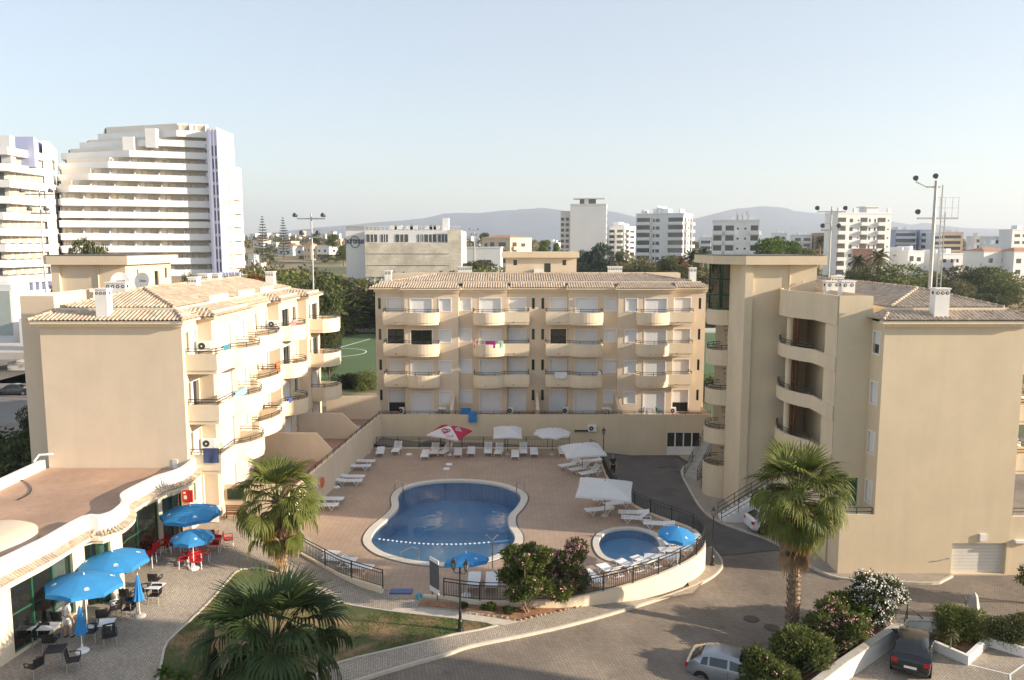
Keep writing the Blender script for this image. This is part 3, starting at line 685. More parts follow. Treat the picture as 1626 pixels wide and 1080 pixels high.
# terrace in front of the ground floor (its own raised platform)
TW = thing('terrace_wall', 'long cream retaining wall carrying the ground-floor terraces behind the pool', 'retaining wall', (3, 71.9, -1.3))
tx0, tx1 = -12.3, 18.35; fT = frY(71.9)
dh = (G(1058, 722, -1.3)[0], G(1111, 722, -1.3)[0], -1.28, .86)
m = MB(); wall(m, fT, tx0, tx1, -1.35, 2.5, [dh], .2); m.quad((tx1, 71.9, -1.35), (tx1, 76, -1.35), (tx1, 76, 2.5), (tx1, 71.9, 2.5)); m.quad((tx0, 72.1, 1.8), (tx1, 72.1, 1.8), (tx1, 72.1, 2.5), (tx0, 72.1, 2.5)); m.quad((tx0, 71.9, 2.5), (tx1, 71.9, 2.5), (tx1, 72.1, 2.5), (tx0, 72.1, 2.5))
m.build('wall', WALL2, TW, recalc=False)
m = MB(); m.quad((tx0, 72.1, 1.85), (tx1, 72.1, 1.85), (tx1, 76.2, 1.85), (tx0, 76.2, 1.85)); m.build('terrace_floor', TERR, TW, recalc=False)
r = MB()
for zz in (2.66, 2.82): r.tube([(tx0, 72, zz), (tx1, 72, zz)], .025, 5)
for i in range(27): xx = tx0 + (tx1 - tx0) * i / 26; r.cyl(xx, 72, 2.45, 2.82, .022, 5)
r.build('railing', RAIL, TW)
for px, ww, col in ((525.3, .12, 0),): pass
for (pa, pb) in ((711.5, 725), (852, 855), (975, 988)):           # dividers between the ground-floor terraces
    a, _ = V((pa + pb) / 2, 640, 73.5); mm = MB(); wd = .14
    mm.add([(a - wd, 72.3, 1.85), (a + wd, 72.3, 1.85), (a + wd, 76, 1.85), (a - wd, 76, 1.85), (a - wd, 72.3, 2.9), (a + wd, 72.3, 2.9), (a + wd, 75.9, 3.9), (a - wd, 75.9, 3.9)], [(0, 3, 2, 1), (4, 5, 6, 7), (0, 1, 5, 4), (1, 2, 6, 5), (2, 3, 7, 6), (3, 0, 4, 7)]).build('divider', WALL, TW)
# double white door with dark side panes in the wall
do = MB(); a, b_, c, d = dh
do.fbox(fT, a, b_, d - .08, d, -.15, -.05)
k_ = (b_ - a) / 4
for i in range(5): xx = a + k_ * i; do.fbox(fT, max(a, xx - .05), min(b_, xx + .05), c, d - .08, -.15, -.04)
do.fbox(fT, a, b_, c, c + .75, -.14, -.06); dd = do.build('door', WHITE, TW)
MB().fbox(fT, a, b_, c + .75, d - .08, -.17, -.145).build('pane', PANE, dd)
m = MB().fbox(fT, *[V(p, 683, 71.9)[0] for p in (912, 944)], 0.93, 1.07, .01, .14); m.build('ledge', DARKF, TW)
def ac_unit(parent, x, y, z, face='Y', w_=.8, name='air_conditioner'):
    m = MB()
    if face == 'Y': fr = frY(y)
    else: fr = frX(y)
    u = x
    o = m.fbox(fr, u - w_ / 2, u + w_ / 2, z, z + .58, .05, .36).build(name, WHITE, parent, bevel=.01)
    c = fr(u - .1, .365, z + .29); n = Vector(fr(0, 1, 0)) - Vector(fr(0, 0, 0)); f = MB(); f.tube([Vector(c), Vector(c) + n * .012], .21, 16); g = f.build('fan_grille', DARKF, o)
    h = MB()
    for r_ in (.08, .15): h.tube([Vector(c) + n * .014, Vector(c) + n * .02], r_, 14)
    MB().tube([Vector(c) + n * .014, Vector(c) + n * .03], .05, 10).build('hub', WHITE, g)
    return o
ac_unit(TW, V(940, 677, 71.9)[0], 71.9, V(940, 684, 71.9)[1], w_=.75)
for (px, py) in ((700, 0), (828, 1), (930, 1), (1068, 1)):
    pass
for (px, ) in ((639,), (811,), (898,), (1068,)):
    a = V(px, 640, 75.9)[0]; ac_unit(CB, a, 75.75 if px not in (639, 811, 898) else 75.75, 1.86, w_=.5)

# ---------------- the two wings
def wing(ox, right):
    lab = 'cream wing on the right with plain end wall, garage door and stair tower' if right else 'sunlit cream wing on the left with stacked curved balconies and satellite dishes'
    xw, xe = -27.0 + ox, -18.9 + ox
    Wg = thing('apartment_building', lab, 'apartment block', ((xw + xe) / 2, 45.2, -1.3))
    WM = WALL2 if right else WALL
    m = MB(); fG = frY(45.1)
    holes = [(26.0, 29.22, -1.35, .55)] if right else []
    wall(m, fG, xw, xe, -1.5, 13.62, holes, .3)
    m.quad((xw, 45.1, -1.5), (xw, 46.7, -1.5), (xw, 46.7, 13.62), (xw, 45.1, 13.62)) if not right else None
    fW = frXm(xw); wh = []
    if right:
        wh = [(45.62, 46.42, f + .95, f + 2.2) for f in FL]
        wall(m, fW, 45.1, 46.7, -1.5, 13.62, wh, .15)
    # projecting stair side block
    fB = frY(46.7); xb = xw - 2.0
    bh = [(xw - 1.25, xw - .35, FL[0], FL[0] + 2.2)] if right else []
    wall(m, fB, xb, xw, -1.5, 15.05, bh, .15)
    m.quad((xb, 46.7, 15.05), (xw, 46.7, 15.05), (xw, 46.95, 15.05), (xb, 46.95, 15.05))
    m.quad((xw, 46.7, 13.5), (xw, 56, 13.5), (xw, 56, 15.05), (xw, 46.7, 15.05))
    m.quad((xw, 55.9, -1.5), (xw, 71, -1.5), (xw, 71, 14), (xw, 55.9, 14))
    m.quad((xe, 71, -1.5), (xw, 71, -1.5), (xw, 71, 14), (xe, 71, 14))
    if not right: m.quad((xb, 46.7, -1.5), (xb, 58, -1.5), (xb, 58, 15.05), (xb, 46.7, 15.05)); m.quad((xb + .25, 46.95, 14), (xb + .25, 58, 14), (xb + .25, 58, 15.05), (xb + .25, 46.95, 15.05))
    m.build('wall', WM, Wg, recalc=False)
    MB().box(xb + .2, xw + .1, 46.9, 56, 14.1, 14.25).build('flat_roof', TERR, Wg)
    for h in wh: window(Wg, fW, h, 'shutter', 0, .12, .08, .42 if h is wh[3] else 0, 'side window with its shutter half raised' if h is wh[3] else None)
    if bh: MB().fbox(fB, *bh[0], -.16, -.1).build('door', GREENF, Wg)
    # east facade with bays
    FE = [(45.1, 47.4, 0), (47.4, 54.0, .85), (54.0, 61.2, 0), (61.2, 66.6, .85), (66.6, 71.0, 1.6)]
    fE = frX(xe); m = MB(); wins = []
    def W_(a, b, k, n, fs=(0, 1, 2, 3), kind='shutter'):
        for i in fs:
            f = FL[i]
            wins.append(((a, b, f + (.02 if k == 'd' else 1.05), f + 2.2), n, kind if k != 's' else 'slit', i))
    W_(45.75, 46.05, 's', 0); W_(46.3, 47.2, 'd', 0, (0, 1, 3)); W_(46.3, 47.2, 'd', 0, (2,), 'glass')
    W_(48.4, 50.6, 'd', .85); W_(52.0, 53.2, 'w', .85)
    W_(54.6, 56.2, 'd', 0, (0, 1)); W_(54.6, 56.6, 'd', 0, (2, 3), 'glass'); W_(58.2, 58.5, 's', 0); W_(59.6, 60.9, 'd', 0)
    W_(62.0, 63.9, 'd', .85, (0, 1)); W_(62.0, 63.9, 'd', .85, (2, 3), 'glass'); W_(65.0, 66.0, 'w', .85, (0, 2)); W_(65.0, 66.0, 'w', .85, (1, 3), 'glass')
    W_(67.4, 67.8, 's', 1.6); W_(68.4, 70.2, 'd', 1.6, (0, 1)); W_(68.4, 70.2, 'd', 1.6, (2, 3), 'glass')
    for (a, b, n) in FE: wall(m, fE, a, b, -1.5, TOPZ + .1, [h for (h, nn, k, i) in wins if abs(nn - n) < .01 and a < h[0] < b], .16, n=n)
    for (y, n0, n1) in ((47.4, 0, .85), (54, 0, .85), (61.2, 0, .85), (66.6, .85, 1.6), (71, 0, 1.6)):
        m.quad((xe + n0, y, -1.5), (xe + n1, y, -1.5), (xe + n1, y, TOPZ + .1), (xe + n0, y, TOPZ + .1))
    m.build('bay_wall', WM, Wg, recalc=False)
    for (h, n, k, i) in wins:
        window(Wg, fE, h, k, n, .15, .09)
    def sb(ya, yb, yc, nb, bl, flip=False, fs=FL[1:]):
        for f in fs:
            pts = [(ya, .01), (ya, nb), (yb, nb)] + bulge(yb, yc, nb + .05, nb + .25, bl)[1:] + [(yc, .5)]
            bo = bal(Wg, fE, pts, f)
    sb(45.55, 48.0, 51.6, 1.75, .95)
    for f in FL[1:]: bal(Wg, fE, [(54.4, .01)] + bulge(54.4, 58.4, 1.2, 1.6, .5)[0:] + [(58.4, .01)], f)
    sb(59.4, 61.6, 64.9, 1.0, 1.15)
    for f in FL[1:]: bal(Wg, fE, [(67.6, 1.61)] + bulge(67.6, 70.9, 2.7, 2.9, .9, e=.6) + [(70.9, 1.61)], f)
    # roof: skirt, wall step, hipped upper roof
    z0_, z1_ = TOPZ - .2, TOPZ + .25
    Q = [((xw - .35, 44.6, z0_), (xe + .35, 44.6, z0_), (xe - .6, 45.9, z1_), (xw + .6, 45.9, z1_)),
         ((xe + .35, 44.6, z0_), (xe + .35, 47.2, z0_), (xe - .6, 47.2, z1_), (xe - .6, 45.9, z1_))]
    for (a, b, n) in FE[1:]:
        k_ = .35 if n > 0 else 0
        Q.append(((xe + n + .4, a - k_, z0_), (xe + n + .4, b + k_, z0_), (xe - .6, b + (-.6 if n > 0 else 0), z1_), (xe - .6, a + (.6 if n > 0 else 0), z1_)))
        if n > 0: Q.append(((xe - .6, a - k_, z0_), (xe + n + .4, a - k_, z0_), (xe + n - .3, a + .5, z1_ - .1), (xe - .6, a + .5, z1_)))
    if right: Q.append(((xw - .35, 46.7, z0_), (xw - .35, 44.6, z0_), (xw + .6, 45.9, z1_), (xw + .6, 46.7, z1_)))
    rr = [((xe + .35, 44.6, z0_), (xe - .6, 45.9, z1_)), ((xw - .35, 44.6, z0_), (xw + .6, 45.9, z1_))]
    for (a, b, n) in FE[1:]:
        if n > 0: rr += [((xe + n + .4, a - .35, z0_), (xe + n - .5, a + .6, z1_ - .06))]
    roofpart(Wg, Q, TILED if right else TILE, rr, name='lower_roof')
    so_ = MB(); so_.box(xw - .3, xe + .3, 44.68, 45.15, TOPZ - .42, TOPZ - .24)
    so_.box(xw - .12, xe + .12, 44.95, 45.11, TOPZ - .62, TOPZ - .42)
    for (a, b, n) in FE: so_.box(xe + n - .2, xe + n + .33, a + (.0 if n == 0 else -.3), b + (0 if n == 0 else .3), TOPZ - .36 - n * .01, TOPZ - .24 - n * .01)
    so_.build('soffit', PARA, Wg)
    ux0, ux1 = xw + .7, xe - .75; xr = (ux0 + ux1) / 2; zu, zr = TOPZ + .42, TOPZ + 1.35
    UQ = [((ux0, 46.1, zu), (ux1, 46.1, zu), (xr + .01, 49.6, zr), (xr, 49.6, zr)),
          ((ux1, 46.1, zu), (ux1, 70.2, zu), (xr, 67, zr), (xr, 49.6, zr)),
          ((ux0, 70.2, zu), (ux0, 46.1, zu), (xr, 49.6, zr), (xr, 67, zr))]
    roofpart(Wg, UQ, TILED if right else TILE, [((ux0, 46.1, zu), (xr, 49.6, zr)), ((ux1, 46.1, zu), (xr, 49.6, zr)), ((xr, 49.6, zr), (xr, 67, zr))], name='upper_roof')
    st = MB(); st.box(ux0 - .1, ux1 + .1, 45.95, 46.15, z1_ - .3, zu - .01); st.box(ux1 - .1, ux1 + .12, 46.15, 70.2, z1_ - .3, zu - .01); st.box(ux0 - .12, ux0 + .1, 46.15, 70.2, z1_ - .3, zu - .01)
    st.box(xw, xe, 46.5, 70.8, 13.9, 14.05); st.build('roof_upstand', PARA, Wg)
    # stair tower
    tx = xw - 5.05; tb = 63.0
    t = MB(); fTn = frY(55.6)
    wall(t, fTn, tx + .55, xw + .0, -1.5, 16.7, [(xw - 3.3, xw - 3.05, 8, 9)] * 0, .15)
    t.quad((tx + .55, 55.6, -1.5), (tx + .55, 55.35, -1.5), (tx + .55, 55.35, 16.7), (tx + .55, 55.6, 16.7))
    t.quad((tx, 55.35, -1.5), (tx + .55, 55.35, -1.5), (tx + .55, 55.35, 16.7), (tx, 55.35, 16.7))
    t.quad((tx, 55.35, -1.5), (tx, 59.4, -1.5), (tx, 59.4, 16.7), (tx, 55.35, 16.7))
    fTe = frX(xw); te = [(57.3, 57.55, 15.9, 16.3), (60.1, 60.8, 14.2, 16.1), (61.9, 62.3, 15.5, 16.3)] if not right else []
    wall(t, fTe, 55.6, tb, 13.8, 16.7, te, .12)
    t.quad((tx, tb, -1.5), (xw, tb, -1.5), (xw, tb, 16.7), (tx, tb, 16.7))
    if right: t.quad((tx + 1.2, 59.4, -1.5), (tx + 1.2, tb, -1.5), (tx + 1.2, tb, 16.7), (tx + 1.2, 59.4, 16.7)); t.quad((tx, 59.4, -1.5), (tx + 1.2, 59.4, -1.5), (tx + 1.2, 59.4, 16.7), (tx, 59.4, 16.7))
    else: t.quad((tx, 59.4, -1.5), (tx, tb, -1.5), (tx, tb, 16.7), (tx, 59.4, 16.7))
    to = t.build('stair_tower', WM, Wg, recalc=False)
    for i, h in enumerate(te): MB().fbox(fTe, *h, -.13, -.08).build('door' if i == 1 else 'window', PANEG if i == 1 else DARKF, to)
    MB().tube([(xw - 1.9, 55.55, 14.3), (xw - 1.9, 55.55, 16.65)], .05, 6).build('drain_pipe', WM, to)
    top = [(xw + .45, 55.0), (tx - .1, 55.0), (tx - 1.75, 57.6), (tx - 1.75, tb + .4), (xw + .45, tb + .4)]
    MB().prism(top, 16.68, 17.28).build('roof_slab', WM, to)
    MB().prism([(a * .0 + tx + (a - tx) * .98, b) for a, b in top], 17.29, 17.33).build('roof_membrane', LANE, to)
    if right:
        lamp = MB().tube([(xw - .95, 55.5, 15.5), (xw - .95, 55.3, 15.45)], .07, 8); lamp.build('wall_lamp', WHITE, to)
        cx, cy, rr_ = tx + .15, 60.6, 1.35
        def arc(r_, k=14): return [(cx - r_ * sin(pi * i / k) * 1.0, cy - r_ * cos(pi * i / k)) for i in range(k + 1)]
        for i, zt in enumerate((13.2, 10.15, 7.1, 4.05, 1.2)):
            zb = zt - 1.15 if i < 4 else -1.5
            q_ = MB(); q_.pathwall(arc(rr_), zb, zt, .14); q_.prism(arc(rr_ - .05) + [(tx + 1.2, cy + rr_), (tx + 1.2, cy - rr_)], zt - 1.1, zt - .95)
            lo_ = q_.build('landing', WM, to)
            if i: 
                r_ = MB()
                for hh_ in (.18, .36): r_.tube([(p[0], p[1], zt + hh_) for p in arc(rr_)], .03, 5)
                for j in (2, 7, 12): r_.cyl(*arc(rr_)[j], zt, zt + .36, .03, 5)
                r_.build('railing', RAIL, lo_)
                # stair flight up to the next landing
            f_ = MB()
            for s_ in range(9 if i else 0):
                f_.box(tx + .15, tx + 1.15, cy + rr_ * .2 - 1.2 + s_ * .26 - .3, cy + rr_ * .2 - 1.2 + s_ * .26, zt - .95 + s_ * .33 - .12, zt - .95 + s_ * .33)
            if i: f_.build('stair_flight', CONC, lo_)
        gl = MB(); gl.pathwall(arc(rr_ - .04), 13.2, 16.68, .03); go_ = gl.build('stair_glazing', SEEG, to)
        fr_ = MB()
        for j in (0, 3, 7, 11, 14): fr_.box(arc(rr_)[j][0] - .045, arc(rr_)[j][0] + .045, arc(rr_)[j][1] - .045, arc(rr_)[j][1] + .045, 13.2, 16.68)
        for zz in (13.25, 14.35, 15.5, 16.62): fr_.tube([(p[0], p[1], zz) for p in arc(rr_)], .05, 4)
        fr_.build('frame', GREENF, go_)
        # loggias on the court side
        fX = frXm(xb)
        prof = [(46.76, 0), (50.4, 0)] + bulge(50.4, 55.6, 0.02, .35, .75, 12, .8)[1:]
        def band(z0b, z1b, name, t_=.16, **k):
            q_ = MB(); q_.pathwall([fX(u, n, 0)[:2] for (u, n) in prof], z0b, z1b, t_); return q_.build(name, WM, Wg)
        band(13.3, 15.05, 'parapet')
        for i, f in enumerate(FL):
            zb_ = f - .25 if i else -1.5
            b_ = band(zb_, f + .62, 'loggia_parapet')
            sl_ = MB().prism([fX(u, n - .05, 0)[:2] for (u, n) in prof] + [(xb + 2.2, 55.6), (xb + 2.2, 46.76)], f - .2, f); sl_.build('slab', WM, b_)
            r_ = MB()
            for hh_ in (.78, .95): r_.tube([(*fX(u, n, 0)[:2], f + hh_) for (u, n) in prof[1:]], .03, 5)
            for (u, n) in prof[1::4]: x_, y_ = fX(u, n, 0)[:2]; r_.cyl(x_, y_, f + .6, f + .95, .03, 5)
            r_.build('railing', RAIL, b_)
            x_, y_ = fX(53.0, .75, 0)[:2]
            MB().cyl(x_ + .12, y_, f, (FL + [13.4])[i + 1] - .2, .2, 12).build('column', WM, b_)
            wd = MB(); fI = frXm(xb + .1)
            for k_ in range(4): wd.fbox(fI, 53.4 + k_ * .55, 53.4 + k_ * .55 + .09, f, f + 2.6, 0, .08)
            for zz in (0, .9, 2.5): wd.fbox(fI, 53.4, 55.6, f + zz, f + zz + .09, -.001, .079)
            wo = wd.build('timber_screen', WOOD, b_); MB().fbox(fI, 53.4, 55.6, f, f + 2.6, -.06, -.03).build('pane', mat('brown_curtained_glass', (.10, .055, .03), .3, .3, 3), wo)
        fl_ = MB(); fl_.box(xb, xb + .18, 46.77, 48.6, -1.5, 15.0)
        fIn = frXm(xb + 1.5); hs = [(50.35, 51.35, f + .95, f + 2.2) for f in FL]
        wall(fl_, fIn, 48.5, 55.6, 1.8, 13.6, hs, .12); fl_.build('loggia_wall', WM, Wg, recalc=False)
        for i, h in enumerate(hs): window(Wg, fIn, h, 'shutter', 0, .1, .09, .45 if i == 3 else 0)
        MB().box(xb + .1, xw - .02, 47, 55.5, 13.35, 13.6).build('loggia_ceiling', WM, Wg)
        # podium terrace, rails, garage
        p = MB(); p.box(xb, xw - .003, 45.1, 46.69, -1.5, 2.3); po = p.build('podium', WM, Wg)
        r_ = MB()
        for zz in (2.45, 2.7): r_.tube([(xb + .06, 46.6, zz), (xb + .06, 45.2, zz), (xw - .1, 45.2, zz)], .03, 5)
        for (a, b) in ((xb + .06, 45.2), (xw - .1, 45.2), ((xb + xw) / 2, 45.2)): r_.cyl(a, b, 2.3, 2.7, .03, 5)
        r_.build('railing', RAIL, po)
        gd = MB().fbox(fG, 26.0, 29.22, -1.35, .55, -.34, -.28); g_ = gd.build('garage_door', mat('garage_door_paint', (.70, .68, .62), .6, .05, 1), Wg)
        gg = MB()
        for k_ in range(1, 9): gg.fbox(fG, 26.0, 29.22, -1.35 + k_ * .21, -1.342 + k_ * .21, -.281, -.27)
        gg.build('panel_joints', CONC, g_)
        a, z_ = V(1556, 848, 45.05); b_, z2_ = V(1565, 859, 45.05)
        MB().box(a, b_, 44.98, 45.1, z2_, z_).build('notice_box', WHITE, Wg)
        a, z_ = V(1500, 888, 45.0); MB().tube([(a - .2, 44.98, z_ - .02), (a + .28, 44.98, z_ + .03), (a + .28, 45.1, z_ + .03)], .03, 5).build('door_handle', STEEL, g_)
        # the flank beyond the garage, with a patio behind
        q_ = MB(); q_.box(xe + .003, xe + 9, 45.15, 45.4, -1.5, 2.15); f_ = q_.build('side_wall', WM, Wg)
        r_ = MB()
        for zz in (2.4, 2.62): r_.tube([(xe + .1, 45.3, zz), (xe + 9, 45.3, zz)], .03, 5)
        r_.cyl(xe + .12, 45.3, 2.1, 2.62, .03, 5); r_.build('railing', RAIL, f_)
        a, z_ = V(1618, 860, 45.05); MB().box(a - .25, a + .9, 44.9, 45.13, z_ - .06, z_ + .1).build('wall_lamp', WHITE, f_)
        # chimneys
        for (p0, p1, pt, Y, n, zb) in ((1487, 1510, 457.5, 45.0, 3, 13.5), (1313, 1336, 446, 53, 2, 14.1), (1326, 1341, 438, 55, 3, 14.1), (1338, 1359, 446, 51, 2, 14.1)):
            a, z_ = V(p0, pt, Y); b_, z_ = V(p1, pt, Y); chimney(Wg, (a + b_) / 2, Y + .35, zb, z_, b_ - a, .6, n)
    else:
        for (p0, p1, pt, Y, n, zb) in ((149, 168, 458, 45.0, 3, 13.5), (166, 198, 448, 50, 4, 14.4)):
            a, z_ = V(p0, pt, Y); b_, z_ = V(p1, pt, Y); chimney(Wg, (a + b_) / 2, Y + .35, zb, z_, b_ - a, .6, n)
        for (p0, p1, pt, Y, n) in ((298, 312, 440, 56, 3), (314, 330, 434.5, 60, 4), (331, 347, 434, 62, 4), (421, 434, 431, 68, 3)):
            a, z_ = V(p0, pt, Y); b_, z_ = V(p1, pt, Y); chimney(Wg, (a + b_) / 2, Y + .35, 14.3, z_, b_ - a, .7, n)
        # roof light wells between the tile fields
        for (y0_, y1_) in ((51.5, 55), (57.0, 60.6), (62, 65.5)):
            k_ = MB(); k_.box(xe - 1.35, xe - .75, y0_, y1_, 14.3, 14.75); k_.build('roof_upstand', PARA, Wg)
        # two satellite dishes
        for (px, py, Y, rz) in ((192, 447, 53.5, .12), (228, 447, 54.5, -.25)):
            x_, z_ = V(px, py, Y); d_ = MB(); R_ = .60
            prof_ = [(R_ * i / 6, .16 * (i / 6) ** 2) for i in range(7)]
            for (r_, zz) in prof_: pass
            d_.lathe([(.001, 0)] + prof_[1:] + [(R_, .185), (R_ - .03, .18), (.001, .03)], 28)
            M_ = Matrix.Translation((x_, Y, z_)) @ Matrix.Rotation(rz, 4, 'Z') @ Matrix.Rotation(radians(78), 4, 'X')
            d_.xf(M_); do_ = d_.build('satellite_dish', WHITE, Wg, smooth=True)
            q_ = MB().tube([(x_, Y + .15, z_), (x_, Y + .3, z_ - .4), (x_, Y + .3, 14.2)], .04, 6); q_.tube([(x_, Y, z_ - .55), (x_, Y - .5, z_ - .15)], .02, 5); q_.build('mast', STEEL, do_)
            textobj('Televes', .2, DARKF, do_, Matrix.Translation((x_, Y - .10, z_ + .05)) @ Matrix.Rotation(rz, 4, 'Z') @ Matrix.Rotation(radians(80), 4, 'X'), ext=.004)
        for (y_, z_) in ((47.4, FL[3] + .95), (47.4, FL[1] + .05)): ac_unit(Wg, xe + .45, y_, z_ - .0 if z_ > 10 else z_ + .9)
        ac_unit(Wg, xe + .45, 61.2, FL[3] + .9)
    return Wg
LWg = wing(0, False)
RWg = wing(48.3, True)

# ---------------- boundary and terrace walls on the left
bp = [(-12.2, 71.9), (-12.75, 66), (-13.4, 58), (-14.1, 50.5), (-14.4, 48.2)]
wallrun('boundary_wall', 'long cream wall running up the left side of the pool below the ground-floor terraces', bp, [-.2] * 5, [2.5, 2.5, 2.5, 2.4, 1.9], .22, WALL)
GT = thing('ground_terraces', 'red-tiled ground-floor terraces with sloping cream divider walls beside the left wing', 'terrace', (-15.5, 60, 1.8))
m = MB(); m.prism([(-18.9, 48.6), (-14.45, 48.6), (-13.5, 58), (-12.85, 66), (-12.35, 71.9), (-12.35, 76), (-18.9, 76)], 1.3, 1.82); m.build('terrace_floor', TERR, GT)
for (y, xa, xb_, xc) in ((58.5, -18.8, -14.7, -13.55), (65.6, -18.0, -14.3, -12.95), (73.2, -17.4, -12.4, -12.3)):
    d_ = MB(); q_ = [(xa, 1.8), (xc, 1.8), (xc, 2.7), (xb_, 4.0), (xa, 4.0)]
    n = len(q_); d_.v = [(a, y - .1, b) for a, b in q_] + [(a, y + .1, b) for a, b in q_]; d_.f = [tuple(range(n)), tuple(range(2 * n - 1, n - 1, -1))] + [(i, (i + 1) % n, n + (i + 1) % n, n + i) for i in range(n)]
    d_.build('divider', WALL, GT)
r = MB(); sl_ = [(-12.2, 71.8, 2.5), (-12.75, 66, 2.5), (-13.4, 58, 2.5), (-14.0, 51.5, 2.5)]
for zz in (.14, .28): r.tube([(a - .0, b, c + zz) for a, b, c in sl_], .025, 5)
for i in range(3):
    for k_ in range(5): p = Vector(sl_[i]).lerp(Vector(sl_[i + 1]), k_ / 5); r.cyl(p.x, p.y, p.z - .03, p.z + .28, .024, 5)
r.build('railing', RAIL, GT)
Yb = 48.3
gx = [XA(300, Yb, 2), -14.5]
o = MB().box(gx[0], gx[1], Yb, Yb + .22, 0, V(350, 770, Yb)[1]).build('garden_wall', WALL, loc=((gx[0] + gx[1]) / 2, Yb, .8)); tag(o, 'low cream wall behind the bench and the red hose cabinet', 'wall')

# ---------------- restaurant
RS = thing('restaurant', 'single-storey restaurant with wavy white parapet, terracotta roof deck and green-framed glass front', 'restaurant', (-22, 38, 1.2))
ro = [(-40, 905), (0, 894), (0, 894)]
out = [G(*p, 5.45) for p in ((-60, 928), (0, 895), (74, 859), (133, 826), (157, 824), (178, 818), (190, 810), (199, 800), (196, 789), (215, 777), (250, 760), (285, 749), (302, 738), (307, 730), (297, 722))]
outs = out[:3] + smoothpath(out[2:11], 3)[1:] + smoothpath(out[10:], 4)[1:]
outs[-1] = (outs[-1][0], 45.05)
inn = [(-27.2, 45.05), (-27.2, 34), (-27.2, 24)]
RPM = mat('restaurant_roof_tiles', (.4, .25, .18), .8, .1, 1); brickify(RPM, .28, .28, .012, (.43, .28, .19), (.48, .315, .22), (.37, .24, .165), off=0, bump=.1, noise=.4)
rf = fill(outs + inn[:3], zf=lambda x, y: 5.1); rf.build('roof_deck', RPM, RS)
pw = MB(); pw.pathwall(outs, 4.75, 5.62, .3); pw.build('parapet', WHITE, RS, smooth=True)
pw = MB(); pw.pathwall([(-27.3, 45), (-27.3, 24)], 4.4, 5.62, .28); pw.build('rear_parapet', WHITE, RS)
def off(pts, d):
    o = []
    for i in range(len(pts)):
        a = Vector(pts[max(0, i - 1)]); c = Vector(pts[min(len(pts) - 1, i + 1)]); t = (c - a).normalized(); o.append((pts[i][0] + t.y * d, pts[i][1] - t.x * d))
    return o
# little tiled eave under the parapet
ev = MB(); L = [0]; 
for a, b in zip(outs, outs[1:]): L.append(L[-1] + (Vector(b) - Vector(a)).length)
def along(pts, L, s):
    for i in range(len(L) - 1):
        if s <= L[i + 1] + 1e-9:
            t = (s - L[i]) / max(1e-6, L[i + 1] - L[i]); a, b = Vector(pts[i]), Vector(pts[i + 1]); return a.lerp(b, t), (b - a).normalized()
    return Vector(pts[-1]), (Vector(pts[-1]) - Vector(pts[-2])).normalized()
s = .1
while s < L[-1] - .1:
    p, t = along(outs, L, s); nn = Vector((t.y, -t.x)); ev.tube([(p.x + nn.x * .1, p.y + nn.y * .1, 4.95), (p.x + nn.x * .46, p.y + nn.y * .46, 4.76)], .06, 6, .068); s += .15
ev.build('tiled_eave', TILED, RS)
eb = MB(); o2 = off(outs, .2); eb.pathwall(o2, 4.55, 4.74, .44); eb.build('eave_board', PARA, RS)
# front wall line under the roof
WLN = off(outs, -.25); kk = len(WLN) - 12; WLN = [WLN[i] if i < kk else (WLN[i][0] - 1.6 * min(1, (i - kk) / 6), WLN[i][1]) for i in range(len(WLN))]; Lw = [0]
for a, b in zip(WLN, WLN[1:]): Lw.append(Lw[-1] + (Vector(b) - Vector(a)).length)
def seg(s0, s1, z0, z1, t, name, m, par, n_off=0):
    k = max(2, int((s1 - s0) / .5) + 1); pts = []
    for i in range(k):
        p, tt = along(WLN, Lw, s0 + (s1 - s0) * i / (k - 1)); pts.append((p.x + tt.y * n_off, p.y - tt.x * n_off))
    return MB().pathwall(pts, z0, z1, t).build(name, m, par)
def s_at(px):     # wall distance whose image column is px
    best = min((abs(813 + F * along(WLN, Lw, i * .05)[0].x / (along(WLN, Lw, i * .05)[0].y * cos(TH) + 15 * sin(TH)) - px), i * .05) for i in range(int(Lw[-1] / .05)))
    return best[1]
SB = [s_at(q) for q in (14, 112, 132, 160, 176)]
ZF = 1.0; ZT = 4.55
Ltot = Lw[-1]
sA = 0; sB = s_at(8); sC = s_at(14); sD = s_at(112); sE = s_at(131); sF = s_at(158); sG = s_at(176)
